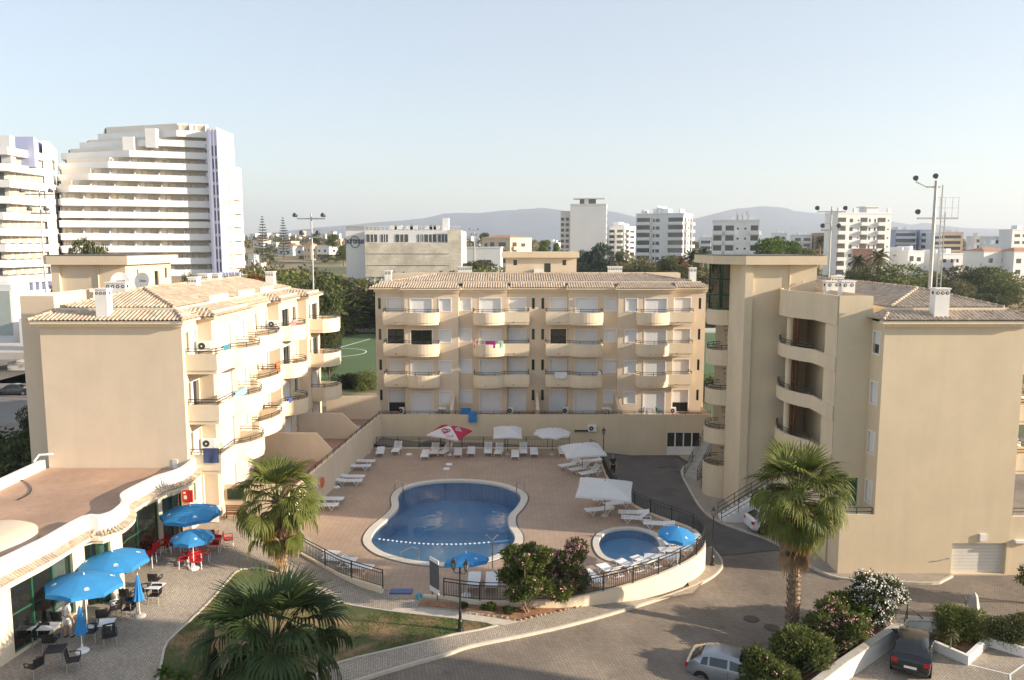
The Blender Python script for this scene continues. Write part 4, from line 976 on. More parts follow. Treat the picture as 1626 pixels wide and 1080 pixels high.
# positions after the concave turn are taken along the wall itself
sH = sG + .9; sI = Ltot - 6.9; sJ = Ltot - 4.6; sK = Ltot - 3.4; sM = Ltot - 1.4
print('REST', [round(v, 2) for v in (sB, sC, sD, sE, sF, sG, sI, sJ, sK, sM, Ltot)])
seg(0, Ltot, ZT - .35, 4.8, .3, 'lintel', PARA, RS)
for (a, b) in ((max(0, sC - .75), sC), (sD, sE), (sG - .15, sH), (sI - .25, sI), (sJ, sK), (sM, Ltot)): seg(a, b, ZF, ZT - .34, .34, 'pier', PARA, RS)
seg(sC, sD, ZF, ZF + .35, .3, 'sill', PARA, RS); seg(sI, sJ, ZF, ZF + .3, .3, 'sill', PARA, RS)
def glazed(a, b, z0, door=False, curtain=0, nm=3):
    g = seg(a, b, z0, ZT - .35, .02, 'door' if door else 'window', SEEG, RS, -.02)
    f = MB(); w2 = .05 if not door else .09
    for i in range(nm + 1):
        p, t = along(WLN, Lw, a + (b - a) * i / nm); f.box(p.x - w2, p.x + w2, p.y - w2, p.y + w2, z0, ZT - .35)
    k = 6
    pts = [along(WLN, Lw, a + (b - a) * i / k)[0] for i in range(k + 1)]
    for zz in ((z0 + .04, 2.95, ZT - .4) if not door else (z0 + .06, 3.2, ZT - .42)): f.tube([(p.x, p.y, zz) for p in pts], .05 if not door else .09, 4)
    f.build('frame', GREENF, g)
    if curtain:
        CUR = mat('white_curtain', (.72, .72, .70), .8, .12, 5)
        n = max(8, int(abs(curtain) * 12)); c0 = a if curtain > 0 else b
        pts = []
        for i in range(n + 1):
            p, t = along(WLN, Lw, c0 + curtain * i / n); q = .18 + .07 * sin(i * 1.9); pts.append((p.x - t.y * q, p.y + t.x * q))
        MB().pathwall(pts, z0 + .05, ZT - .4, .02).build('curtain', CUR, g)
glazed(sC, sD, ZF + .35, False, -1.0, 3); glazed(sE, sF, ZF, True, 0, 2); glazed(sF, sG - .15, ZF, False, -.6, 1)
glazed(sI, sJ, ZF + .3, False, sJ - sI - .1, 3); glazed(sK, sM, ZF, True, 0, 2); glazed(sH, sI - .25, ZF, False, .8, 3)
m = fill(outs + inn[:3], zf=lambda x, y: 4.6); m.build('ceiling', PARA, RS)
ins = MB(); inw = off(outs, -6.0)
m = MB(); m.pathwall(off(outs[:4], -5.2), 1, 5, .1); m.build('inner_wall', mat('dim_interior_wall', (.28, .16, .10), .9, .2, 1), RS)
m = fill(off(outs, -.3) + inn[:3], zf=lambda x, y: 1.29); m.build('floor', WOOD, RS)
# domed rooflight at the edge of the picture
cx, cy = G(-22, 852, 5.4); m = MB(); m.lathe([(1.95, 5.1), (1.95, 5.42), (1.7, 5.55), (.9, 5.62), (.01, 5.64)], 40, (cx, cy)); m.build('rooflight', WALL, RS, smooth=True)
# hose along the roof
hp = [G(*p, 5.14) for p in ((22, 758), (34, 762), (44, 768), (50, 776), (46, 784), (38, 789), (28, 794))]
hs = MB().tube([(a, b, 5.14) for a, b in smoothpath(hp, 3)], .03, 5).build('roof_hose', DARKF, RS)
m = MB(); x_, y_ = G(82, 712, 6); m.tube([(-26.6, 44.9, 6.0), (-27.3, 44.7, 6.0), (-27.5, 44.5, 5.65)], .06, 8); m.build('vent_pipe', WHITEW, RS)
seg(0, 2.5, 4.6, 4.7, .1, 'gutter', WHITE, RS)

# ---------------- unseen block added behind the viewpoint to throw shade on the foreground
SHADE_BLK = thing('apartment_building', 'unseen cream block added behind the viewpoint to shade the foreground', 'apartment block', (36, 24.6, -1.3))
m = MB(); fN = frYp = lambda u, n, z: (u, 24.3 + n, z)
hn = [(27 + 4.2 * k, 29 + 4.2 * k, f + .1, f + 2.2) for k in range(4) for f in FL]
wall(m, fN, 25.5, 45, -1.5, 14.6, hn, .15); m.quad((25.5, 2, -1.5), (25.5, 24.3, -1.5), (25.5, 24.3, 14.6), (25.5, 2, 14.6)); m.quad((45, 2, -1.5), (45, 24.3, -1.5), (45, 24.3, 14.6), (45, 2, 14.6)); m.quad((25.5, 2, -1.5), (45, 2, -1.5), (45, 2, 14.6), (25.5, 2, 14.6))
m.build('wall', WALL2, SHADE_BLK, recalc=False); MB().box(25.2, 45.3, 1.7, 25.7, 14.6, 14.95).build('roof_slab', WALL2, SHADE_BLK)
for h in hn: window(SHADE_BLK, fN, h, 'shutter', 0, .14, .09)
# ================================================================ BACKGROUND
from mathutils import noise as NZ
WB = mat('white_facade', (0.74, 0.74, 0.73), 0.85, 0.04, 0.1); streaks(WB, 0.03, .15, .05, (.6, .58, .55))
WBS = mat('offwhite_facade', (0.66, 0.63, 0.57), 0.85, 0.06, 0.1)
PEACH = mat('peach_facade', (0.66, 0.52, 0.38), 0.85, 0.06, 0.1)
PINKF = mat('terracotta_facade', (0.48, 0.27, 0.2), 0.85, 0.1, 0.1)
BLUEF = mat('blue_facade', (0.42, 0.47, 0.58), 0.8, 0.08, 0.1)
LILAC = mat('lilac_paint', (0.46, 0.49, 0.70), 0.8, 0.05, 0.1)
GREYF = mat('grey_facade', (0.36, 0.36, 0.36), 0.8, 0.1, 0.2)
GLF = glassmat('far_window_glass', (0.05, 0.055, 0.06), 0.15)
RTF = mat('far_clay_tiles', (0.42, 0.22, 0.14), 0.9, 0.25, 0.8)
RECES = mat('shaded_loggia_paint', (0.45, 0.42, 0.38), 0.9, 0.15, 0.3)
GZ = -1.6
def bgd(px, py): return G(px, py, GZ)
def bg(label, cat, px0, pxm, px1, ytop, ybase, Yd, floors, front=(), side=(), rz=-20, mt=None, extras=None, name='apartment_building', fh=None, group=None, bd=1.3, zb=None):
    mt = mt or WB; rz = radians(rz)
    X, zt = V(pxm, ytop, Yd); d = Yd
    Wf = (pxm - px0) / F * d / cos(rz) ; Dp = ((px1 - pxm) / F * d / max(.18, abs(sin(rz)))) if px1 > pxm else 12
    Dp = min(Dp, 26)
    zb = terr((pxm - 813) / F * Yd, Yd) - 1.2 if zb is None else zb; t = thing(name, label, cat, (0, 0, 0), 0, group); hgt = zt - zb
    MB().box(-Wf, 0, 0, Dp, 0, hgt).build('wall', mt, t)
    fh = fh or hgt / (floors + .35)
    ff = lambda u, n, z: (u * Wf - Wf, -n, z); fs = lambda u, n, z: (n, u * Dp, z)
    WMb = MB(); sep = floors * (len(front) + len(side)) <= 60
    for (fr, cols, W_) in ((ff, front, Wf), (fs, side, Dp)):
        for (a, b, k) in cols:
            for i in range(floors):
                z = i * fh
                if k == 'w':
                    m = MB().fbox(fr, a, b, z + fh * .38, z + fh * .8, .0, .03); m.build('window', GLF, t)
                elif k == 'r':
                    c = fr((a + b) / 2, 0, z + fh * .6); n_ = Vector(fr(0, 1, 0)) - Vector(fr(0, 0, 0)); MB().tube([Vector(c), Vector(c) + n_ * .05], (b - a) * W_ / 2, 12).build('window', GLF, t)
                elif k == 'b':
                    MB().fbox(fr, a, b, z + fh * .06, z + fh * .92, .0, .03).build('window', GLF, t)
                    m = MB().fbox(fr, a - .012, b + .012, z, z + fh * .40, .04, bd); m.build('balcony', mt, t)
                elif k == 'B':   # deep balcony with a roof slab
                    MB().fbox(fr, a, b, z + fh * .06, z + fh * .92, .0, .03).build('window', GLF, t)
                    m = MB().fbox(fr, a - .01, b + .01, z, z + fh * .38, .04, bd); m.fbox(fr, b + .012, b + .03, z + fh * .38, z + fh, .04, bd)
                    m.build('balcony', mt, t)
    MB().box(-Wf - .15, .15, -.15, Dp + .15, hgt, hgt + .5).build('roof_edge', mt, t)
    if extras: extras(t, Wf, Dp, hgt)
    t.location = (X, Yd, zb); t.rotation_euler = (0, 0, rz); return t
def lerpT(tab, y):
    if y <= tab[0][0]: return tab[0][1]
    for (a, b), (c, d) in zip(tab, tab[1:]):
        if a <= y <= c: return b + (d - b) * (y - a) / (c - a)
    return tab[-1][1]
TL = [(215, -1.7), (270, 4), (330, 7), (420, 9.5), (560, 15), (760, 22), (1000, 20), (1500, -2)]; TR = [(180, -1.7), (225, 2.5), (300, 8.3), (420, 10), (560, 11), (760, 15), (1000, 18), (1500, -2)]
def terr(x, y):
    k = max(0, min(1, (x + 30 + y * .05) / 60)); return lerpT(TL, y) * (1 - k) + lerpT(TR, y) * k
def roofbits(lst, m=None):
    def f(t, W_, D, h):
        for (a, b, hh, nm) in lst: MB().box(-W_ + a * W_, -W_ + b * W_, D * .25, D * .7, h + .4, h + hh).build(nm, m or WB, t)
    return f

# ---- resort towers on the left
TGL = glassmat('curtained_tower_glass', (.46, .41, .34), .25)
DIV = mat('balcony_divider', (.74, .69, .61), .85, .05, .3); CURT = mat('beige_blind', (.66, .60, .52), .8, .12, .7)
def tower(label, floors, Rp, zs, backw, cat='apartment tower', spine=None, lil=None, nb=8):
    """floors: list of (ztop, corner (x,y), left end (x,y)); Rp the right end (x,y)"""
    t = thing('apartment_tower', label, cat, ((floors[0][1][0] + Rp[0]) / 2, Rp[1], GZ))
    R_ = Vector(Rp)
    for i, (zt, c, l) in enumerate(floors):
        c = Vector(c); l = Vector(l); u = (R_ - c).normalized(); nn = Vector((u.y, -u.x)); v = (l - c).normalized() if (l - c).length > .5 else None
        bk = -nn * backw
        poly = [tuple(c), tuple(R_), tuple(R_ + bk)] + ([tuple(l + bk * .6)] if v is not None else []) + ([tuple(l)] if v is not None else [tuple(c + bk)])
        h = zs[i]
        slab = MB(); slab.prism(poly, zt - h * .47 , zt - h * .43 + .08)
        path = ([tuple(l)] if v is not None else []) + [tuple(c), tuple(R_)]
        slab.pathwall(path, zt - h * .45, zt, .25); bo = slab.build('balcony', WB, t)
        # set-back glazing of the storey above this slab
        ins = 2.0; c2 = c - nn * ins + (v * ins * .5 if v is not None else u * .1); 
        if v is not None: v2 = Vector((-v.y, v.x)); v2 = v2 if v2.dot(nn) < 0 else -v2; c2 = c - nn * ins
        body = MB(); top = floors[i + 1][0] - zs[i + 1] * .47 if i + 1 < len(floors) else zt + h * .55
        inset = [tuple(c - nn * ins), tuple(R_ - nn * ins), tuple(R_ + bk)] + ([tuple(l + bk * .6), tuple(l - nn * ins - (v * ins if v is not None else Vector((0, 0))))] if v is not None else [tuple(c + bk)])
        body.prism(inset, zt - h * .43 + .08, top); body.build('wall', DIV, t)
        cc = c - nn * (ins - .05); RR = R_ - nn * (ins - .05); Lf = (RR - cc).length; k = max(2, int(Lf / 4.3))
        for j in range(k):
            a = cc + u * Lf * (j + .08) / k; b = cc + u * Lf * (j + .70) / k
            w_ = MB(); w_.pathwall([tuple(a), tuple(b)], zt - h * .40, top - .25, .12); wo = w_.build('window', TGL, t)
            q_ = MB(); m_ = (a + b) / 2
            q_.pathwall([tuple(a + (b - a) * random.uniform(.02, .25) + nn * .1), tuple(a + (b - a) * random.uniform(.3, .6) + nn * .1)], zt - h * .4, top - .3, .06); q_.build('blind', CURT, wo)
            p = cc + u * Lf * (j + .8) / k
            d_ = MB(); e = p + nn * (ins - .3); d_.v = [(p.x, p.y, zt - h * .42), (e.x, e.y, zt - h * .42), (e.x, e.y, zt + .05), ((p.x * .4 + e.x * .6), (p.y * .4 + e.y * .6), zt + .1), (p.x * .7 + e.x * .3, p.y * .7 + e.y * .3, top - .5), (p.x, p.y, top)]
            d_.v += [(x + u.x * .2, y + u.y * .2, z) for x, y, z in d_.v]; d_.f = [(0, 1, 2, 3, 4, 5), (11, 10, 9, 8, 7, 6)] + [(q, (q + 1) % 6, 6 + (q + 1) % 6, 6 + q) for q in range(6)]
            d_.build('balcony_divider', WB, t)
        if v is not None and (l - c).length > 4:
            a = c + v * .8 - nn * 1.2; b = l - v * .8 - nn * 1.2
            g_ = MB(); g_.pathwall([tuple(a + v2 * .9), tuple(b + v2 * .9)], zt - h * .40, min(top - .2, zt + h * .5), .1); g_.build('glazing', GLF, t)
    return t
def PT(px, d): return ((px - 813) / F * d, d)
def ZD(py, d): return V(813, py, d)[1]
fl_spec = [  # (y top of band at corner, corner px, left px)
    (430, 104, 100), (410.5, 104, 99), (390.5, 104, 99), (370.5, 104, 98), (350, 103, 98), (335, 105, 99), (315.5, 108, 99), (294, 122, 97), (275, 153, 97), (256, 184, 106), (238.5, 218, 112), (221, 253, 142), (206.5, 293, 171)]
D0, D1 = 166, 176
tf = []
for (y, c, l) in fl_spec:
    dc = D0 + (D1 - D0) * (c - 104) / (342 - 104); tf.append((ZD(y, dc), PT(c, dc), PT(l, dc + 2 + (c - l) * .035)))
zs = [3.0] * len(tf)
T2 = tower('stepped white high-rise with long balconies and a lilac lift spine, rising behind the left wing', tf, PT(342, D1), zs, 14)
sp = MB(); x0_, y0_ = PT(343, 175); x1_, y1_ = PT(358.5, 175)
sp.box(x0_, x1_, 173.5, 184, GZ, ZD(203, 174)); so_ = sp.build('lift_spine', WB, T2)
for (a, b) in ((342.5, 345.5), (349.2, 350.7), (354.2, 355.6)):
    MB().box(PT(a, 173.4)[0], PT(b, 173.4)[0], 173.2, 173.5, GZ, ZD(206, 174)).build('lilac_stripe', LILAC, so_)
for (a, b) in ((346.6, 348.4), (351.6, 353.4)):
    for k in range(11): zc = ZD(232, 174) - k * 2.75; MB().box(PT(a, 173.4)[0], PT(b, 173.4)[0], 173.36, 173.5, zc - 2.1, zc).build('window', GLF, so_)
for k in range(11): zc = ZD(229, 174) - k * 3.0; MB().box(PT(335.5, 174)[0], PT(342.3, 174)[0], 174.2, 175.6, zc - 1.0, zc).build('lilac_panel', LILAC, T2)
MB().box(PT(222, 182)[0], PT(331, 182)[0], 181, 190, ZD(215, 180), ZD(204.5, 180)).build('roof_house', LILAC, T2)
for (px, y, w_) in ((238, 203.5, 1.1), (203, 217, 1.2), (117, 250, 1.0)):
    d = 172 if px > 150 else 176; X, z = V(px, y, d); MB().box(X - w_, X + w_, d, d + 1.6, z - 4.0, z).build('chimney', WB, T2)
cv = MB()
for k in range(9):       # rounded balconies on the far side of the spine
    zt = ZD(262 + 0 * k, 178) - k * 3.02; cx_, cy_ = PT(357, 182); ww = [3.2, 3.9, 4.3, 4.4, 4.5, 4.6, 4.6, 4.7, 4.8][k]
    pts = [(cx_ + ww * sin(pi * j / 12), cy_ - 5.5 * cos(pi * j / 12)) for j in range(13)]
    q = MB(); q.prism(pts, zt - 1.45, zt - 1.3); q.pathwall(pts, zt - 1.4, zt, .2); q.build('round_balcony', WB, T2)
MB().box(PT(357, 180)[0], PT(357, 180)[0] + 2.8, 178.5, 186, GZ, ZD(262, 178)).build('wall', DIV, T2)
MB().box(PT(300, 174)[0], PT(385, 174)[0], 176, 186, GZ, ZD(445, 176)).build('base', WBS, T2)
for k in range(7): X = PT(352 + k * 5, 172)[0]; MB().box(X - .2, X + .2, 171.4, 172, GZ, ZD(432, 172)).build('column', LILAC, T2)

lf_spec = []
for k in range(11):
    zt = ZD(234, 150) - k * 2.95; lf_spec.append((zt, PT(-40, 149), PT(-90, 150)))
lf_spec = lf_spec[::-1]
T1 = thing('apartment_tower', 'white and lilac high-rise cut off by the left edge, its balconies catching full sun', 'apartment tower', (*PT(30, 152), GZ))
for k in range(11):
    zt = ZD(234, 149) - k * 2.95
    A = PT(-70, 146 if k % 2 else 148); B = PT(28 if k < 4 else 14, 148.5); C = PT(84, 159); 
    m = MB(); m.pathwall([A, B, C], zt - 1.35, zt, .25); m.prism([A, B, C, PT(84, 172), PT(-70, 172)], zt - 1.4, zt - 1.2); m.build('balcony', WB, T1)
    if k < 11:
        m = MB(); a2, b2, c2 = [Vector(p) + Vector((-.4, 2.2)) for p in (A, B, C)]; b2 = Vector(PT(26 if k < 4 else 12, 150.8)); m.pathwall([tuple(a2), tuple(b2), tuple(c2)], zt - 4.1 + 1.4, zt - 1.4, .2); m.build('wall', DIV, T1)
        L_ = Vector(c2) - Vector(b2); u = L_.normalized(); nn = Vector((u.y, -u.x))
        for j in range(6):
            a = Vector(b2) + L_ * (j + .1) / 6 + nn * .15; b = Vector(b2) + L_ * (j + .65) / 6 + nn * .15
            MB().pathwall([tuple(a), tuple(b)], zt - 2.85, zt - 1.45, .12).build('window', TGL, T1)
        L2 = Vector(b2) - Vector(a2); u2 = L2.normalized(); n2 = Vector((u2.y, -u2.x))
        for j in range(3):
            a = Vector(a2) + L2 * (j + .1) / 3 + n2 * .15; b = Vector(a2) + L2 * (j + .8) / 3 + n2 * .15
            MB().pathwall([tuple(a), tuple(b)], zt - 2.85, zt - 1.45, .12).build('window', GLF, T1)
m = MB(); a, b = PT(83, 159), PT(92.5, 160.5); c = PT(105, 172)
m.prism([PT(83, 159.2), PT(93, 161), PT(105, 174), PT(90, 176)], ZD(439, 160) - .1, ZD(224, 160)); m.build('end_wall', WB, T1)
m = MB(); m.prism([PT(-70, 154), PT(70, 154), PT(88, 168), PT(-70, 172)], ZD(234, 149) - 3, ZD(221.5, 158)); m.build('roof_house', LILAC, T1)
X, z = V(7, 215, 150); MB().box(X - .9, X + .9, 150, 151.5, z - 5, z).build('chimney', WB, T1)
for k in range(10):
    zc = ZD(252, 163) - k * 3; p = PT(96, 165.2); q = PT(99, 168.5); m = MB().pathwall([(p[0] + .25, p[1] - .1), (q[0] + .25, q[1] - .1)], zc - 1.9, zc, .1); m.build('window', GLF, T1)
m = MB(); m.prism([PT(-70, 151), PT(16, 151), PT(85, 162), PT(104, 174), PT(-70, 174)], GZ, ZD(445, 150)); m.build('base', WBS, T1)
for k in range(7): X, Y_ = PT(22 + k * 10, 150.3 + k * 1.55); MB().box(X - .45, X + .45, Y_ - .5, Y_ + .4, GZ, ZD(441, 150)).build('column', LILAC, T1)
m = MB(); m.box(*[PT(q, 143)[0] for q in (-60, 18)], 143, 148, GZ, ZD(452, 143)); bx = m.build('shop_front', WB, T1)
MB().box(*[PT(q, 143)[0] for q in (-60, 16)], 142.85, 143, ZD(532, 143), ZD(462, 143)).build('glazing', mat('pale_shop_glass', (.4, .45, .42), .2, .05, 1), bx)
o = MB().box(*[PT(q, 140)[0] for q in (32, 56)], 139, 146, GZ, ZD(505, 140)).build('kiosk', WB, loc=(PT(44, 140)[0], 140, GZ)); tag(o, 'small white outbuilding with a curved side beside the lilac columns', 'outbuilding')
o = MB().prism([PT(-60, 118), PT(56, 118), PT(60, 130), PT(-60, 130)], ZD(571, 118), ZD(560, 118)).build('canopy', CONC, loc=(*PT(0, 124), 0)); tag(o, 'long flat concrete canopy over parked cars at the left edge', 'canopy')
o = MB().box(*[PT(q, 124)[0] for q in (3, 51)], 124, 130, GZ, ZD(576, 124)).build('truck_box', WB, loc=(PT(27, 124)[0], 124, GZ)); tag(o, 'white box trailer parked beneath the concrete canopy', 'trailer')

# ---- mid-distance and far blocks
def portimar(t, W_, D, h):
    sc = mat('perforated_screen', (.62, .57, .46), .85, .22, .22); brickify(sc, 1.3, .5, .04, (.60, .55, .44), (.68, .63, .53), (.50, .45, .36), noise=.5); [l for l in sc.node_tree.links if l.to_node.type == 'MAPPING' and l.to_socket.name == 'Vector'] and setattr([x for x in sc.node_tree.nodes if x.type == 'MAPPING'][0].inputs['Rotation'], 'default_value', (pi / 2, 0, 0))
    for k in range(3): MB().box(-W_ * .995, -.05, -.8, -.6, h - 5.9 - k * 2.95, h - 3.15 - k * 2.95).build('sun_screen', sc, t)
    for (a, b) in ((.02, .13), (.17, .24), (.32, .45), (.55, .60), (.62, .74), (.76, .86)):
        MB().box(-W_ + a * W_, -W_ + b * W_, -.1, -.02, h - 2.9, h - 1.0).build('window', GLF, t)
        for q in (0.33, .66): MB().box(-W_ + (a + (b - a) * q) * W_ - .08, -W_ + (a + (b - a) * q) * W_ + .08, -.14, -.10, h - 2.9, h - 1.0).build('mullion', WB, t)
    MB().box(-W_ * .14, 0, -.85, -.6, h - 3.2, h + .2).build('screen_top', sc, t)
    MB().box(-W_ * .20, -W_ * .14, 2, 6, h, h + 3.2).build('roof_house', WB, t)
    for q in range(14): X = -W_ + W_ * (.02 + q * .07); MB().box(X, X + .3, -.6, -.3, 0, h - 12).build('column', WB, t)
    for q in (.25, .30, .42, .46, .62, .66, .70): MB().box(-W_ + q * W_, -W_ + q * W_ + 1.8, 2, 4, h + .3, h + 1.3).build('roof_unit', WBS, t)
    r = MB()
    for q in range(24): r.box(-W_ + W_ * q / 24, -W_ + W_ * q / 24 + .08, .1, .2, h, h + 1.1)
    r.box(-W_, 0, .1, .2, h + 1.0, h + 1.12); r.build('roof_rail', WB, t)
X, zt = V(579, 371, 205); wR = XA(733, 205) - X
t = thing('office_building', 'long low building with a pale screened front and a dark sign on its white side', 'building')
Wf = wR; hB = V(600, 366, 205)[1] - GZ
m = MB(); m.box(-Wf, 0, 0, 22, 0, hB); m.build('wall', WB, t); portimar(t, Wf, 22, hB)
m = MB().box(-Wf - 5.4, -Wf - .003, 2.5, 22, 0, hB - .1); m.build('side_wall', WB, t)
MB().box(-Wf - 5.4, -Wf + 3, 3.4, 3.5, hB, hB + 1.2).build('roof_rail', STEEL, t)
textobj('portimar', 2.3, mat('dark_blue_sign', (.03, .04, .07), .6, 0), t, MFACE(-Wf - 3.0, 2.42, hB - 2.6), name='sign', ext=.12, sx=.62)
m = MB(); m.tube([(-Wf - 3.0 + 1.2 * cos(a / 12 * pi * 2), 2.4, hB - 2.9 + 1.5 * sin(a / 12 * pi * 2)) for a in range(13)], .09, 5); m.build('sign_ring', mat('dark_blue_sign', (0, 0, 0)), t)
t.location = (X + Wf, 205, GZ)

bg('plain white tower with a blank grey-white end wall and a pergola on its flat roof', 'apartment tower', 907, 963, 971, 325, 410, 430, 9, [], [(.15, .35, 'w'), (.6, .8, 'w')], rz=-8,
   extras=lambda t, W_, D, h: [MB().box(-W_ * .93, -W_ * .05, 2, 9, h + 3.2, h + 3.7).build('pergola', WBS, t), MB().box(-W_ * .75, -W_ * .3, 3, 8, h + .3, h + 3.2).build('roof_house', GLF, t), MB().box(-W_ * .62, -W_ * .5, 2.9, 3, h + .3, h + 3.2).build('pillar', WBS, t),
                               [MB().box(-W_ - 5.5, -W_, 4, 14, h * (0), h * .90).build('side_wing', WBS, t)], [MB().box(-W_ - 5.3 + 2.6 * j, -W_ - 3.6 + 2.6 * j, 3.9, 4.0, h * .06 + k * h * .096, h * .06 + k * h * .096 + 1.6).build('window', GLF, t) for k in range(8) for j in (0, 1)]])
bg('sunlit white block with stacked terraces, half hidden by the dark conifer', 'apartment block', 968, 992, 1013, 361, 420, 440, 6, [(.1, .4, 'b'), (.55, .9, 'b')], [(.1, .4, 'b'), (.5, .9, 'w')], rz=-40, extras=roofbits([(.1, .5, 3, 'roof_house'), (.6, .8, 2, 'chimney')]))
bg('broad white apartment block with grey shaded front and paired balconies', 'apartment block', 1016, 1086, 1114, 340, 415, 330, 7, [(.02, .30, 'B'), (.36, .40, 'w'), (.42, .5, 'w'), (.68, .98, 'B')], [(.08, .3, 'b'), (.45, .6, 'w'), (.72, .95, 'b')], rz=-24, extras=roofbits([(.3, .62, 2.6, 'roof_house'), (.38, .4, 3.8, 'chimney'), (.48, .5, 3.6, 'chimney'), (.85, .88, 2.4, 'chimney'), (.05, .1, 2.2, 'chimney')]))
bg('white block with round porthole windows and a stepped roof house', 'apartment block', 1137, 1206, 1229, 351, 408, 300, 5, [(.02, .2, 'b'), (.28, .46, 'b'), (.52, .57, 'r'), (.68, .73, 'r'), (.82, .98, 'b')], [(.3, .7, 'b')], rz=-14, extras=roofbits([(.4, .95, 2.4, 'roof_house'), (.52, .56, 4.0, 'chimney'), (.62, .66, 3.6, 'chimney'), (.75, .78, 4.2, 'chimney')]))
bg('low pinkish block with brown roof terraces left of the thin floodlight mast', 'apartment block', 1298, 1318, 1326, 371, 405, 460, 5, [(.05, .9, 'b')], [], rz=-10, mt=PINKF)
bg('tall white apartment block with round windows and three chimneys on its roof', 'apartment block', 1327, 1416, 1423, 340, 424, 290, 7, [(.0, .15, 'b'), (.22, .28, 'w'), (.37, .40, 'r'), (.42, .55, 'b'), (.58, .61, 'w'), (.68, .71, 'w'), (.74, .89, 'b'), (.93, .96, 'r')], [], rz=8, extras=lambda t, W_, D, h: [MB().box(-W_ * .44, -W_ * .22, 1, 6, h, h + 2.4).build('roof_house', WB, t), MB().box(-W_ * .48, -W_ * .18, .5, 6.5, h + 2.4, h + 2.8).build('roof_slab', WB, t)] + [MB().box(-W_ * q, -W_ * q + .9, 1, 2, h, h + 2.2).build('chimney', WB, t) for q in (.97, .68, .04)])
bg('blue and white terraced apartment block right of the tall white block', 'apartment block', 1424, 1456, 1462, 366, 410, 420, 5, [(.03, .95, 'b')], [], rz=-6, mt=BLUEF, extras=roofbits([(.2, .35, 2, 'chimney'), (.6, .8, 2, 'chimney')], WB))
bg('narrow grey-blue stair block between the blue terraces and the white terraces', 'apartment block', 1463, 1479, 1484, 366, 410, 418, 5, [(.1, .9, 'b')], [], rz=-6, mt=BLUEF)
bg('white terraced block behind the tall floodlight mast', 'apartment block', 1485, 1496, 1502, 371, 410, 405, 5, [(.05, .9, 'b')], [], rz=-6)
bg('orange-cream terraced block right of the tall floodlight mast', 'apartment block', 1500, 1530, 1551, 370, 404, 415, 5, [(.1, .9, 'b')], [(.5, .8, 'w')], rz=-25, mt=PEACH, extras=roofbits([(.2, .5, 2, 'roof_house'), (.7, .8, 2, 'chimney')], WB))
bg('stepped white block behind the villas at the right edge', 'apartment block', 1578, 1600, 1606, 377, 410, 380, 4, [(.1, .5, 'b'), (.6, .9, 'b')], [], rz=8, mt=WB)
bg('white block with grey windows cut by the right edge', 'apartment block', 1604, 1650, 1655, 366, 410, 370, 5, [(.1, .3, 'w'), (.4, .6, 'w'), (.7, .9, 'w')], [], rz=8, extras=roofbits([(.3, .5, 2.4, 'roof_house')]))
bg('grey flat-roofed villa with a dark band of windows below the tall white block', 'villa', 1332, 1356, 1366, 391, 428, 290, 2, [(.1, .7, 'w')], [], rz=-20, mt=GREYF, name='villa', bd=.8)
bg('brick-red flat-roofed villa beside the grey villa and small palms', 'villa', 1358, 1385, 1392, 397, 430, 286, 2, [(.1, .3, 'w')], [], rz=-12, mt=PINKF, name='villa')
def hip(t, W_, D, h, m=None, e=.4, rise=1.3):
    m_ = MB(); m_.add([(-W_ - e, -e, h + .5), (e, -e, h + .5), (e, D + e, h + .5), (-W_ - e, D + e, h + .5), (-W_ + W_ * .3, D / 2, h + .5 + rise), (-W_ * .3, D / 2, h + .5 + rise)], [(0, 1, 5, 4), (1, 2, 5), (2, 3, 4, 5), (3, 0, 4), (0, 3, 2, 1)]); m_.build('roof', m or RTF, t)
for (lb, a, b, c, yt, Yd, n_, cols, rz) in (('small white balcony block far behind the bright green trees', 1262, 1290, 1298, 374, 470, 4, [(.1, .4, 'b'), (.55, .9, 'b')], -12),
        ('white mid-rise between the porthole block and the bright green trees', 1230, 1250, 1257, 371, 520, 4, [(.1, .45, 'b'), (.6, .85, 'w')], -12), ('far white slab just right of the broad white block', 1112, 1130, 1136, 378, 540, 3, [(.1, .9, 'b')], -12),
        ('white terraced block between the orange-cream block and the stepped block', 1552, 1570, 1577, 376, 430, 4, [(.05, .45, 'b'), (.55, .95, 'b')], -10), ('low white block behind the big conifer, left of the white tower', 868, 886, 893, 386, 520, 2, [(.1, .4, 'w'), (.6, .9, 'w')], -12),
        ('grey-white block right behind the tall white block with portholes', 1398, 1424, 1430, 362, 480, 6, [(.5, .9, 'b')], -8)):
    bg(lb, 'apartment block', a, b, c, yt, 0, Yd, n_, cols, [(.3, .7, 'w')], rz=rz, extras=roofbits([(.3, .5, 2.2, 'roof_house'), (.75, .8, 1.8, 'chimney')]))
VILL = [('white villa with a covered balcony left of the tall floodlight mast', 1440, 1468, 1481, 400, 428, 300, 2, [(.1, .35, 'b'), (.55, .8, 'w')], 10, 0),
        ('white villa with arched patio right of the tall floodlight mast', 1491, 1530, 1542, 404, 425, 305, 2, [(.1, .25, 'w'), (.45, .55, 'w'), (.7, .8, 'w')], 9, 0),
        ('tile-roofed white villa above the big round bushes', 1558, 1604, 1612, 401, 424, 292, 2, [(.2, .35, 'w'), (.7, .85, 'w')], 10, 1),
        ('tile-roofed white villa at the right edge beyond the round bushes', 1606, 1650, 1656, 401, 424, 288, 2, [(.1, .3, 'w'), (.55, .75, 'w')], 10, 1),
        ('small white house with red roof left of the white balcony villa', 1422, 1438, 1444, 408, 426, 305, 1, [(.2, .7, 'w')], -10, 1),
        ('plain white house between the arched villa and the tile-roofed villa', 1542, 1556, 1562, 396, 412, 330, 1, [(.3, .6, 'w')], -20, 0),
        ('white upper house standing behind the tile-roofed villas', 1566, 1588, 1596, 389, 400, 345, 1, [(.4, .7, 'w')], -20, 0)]
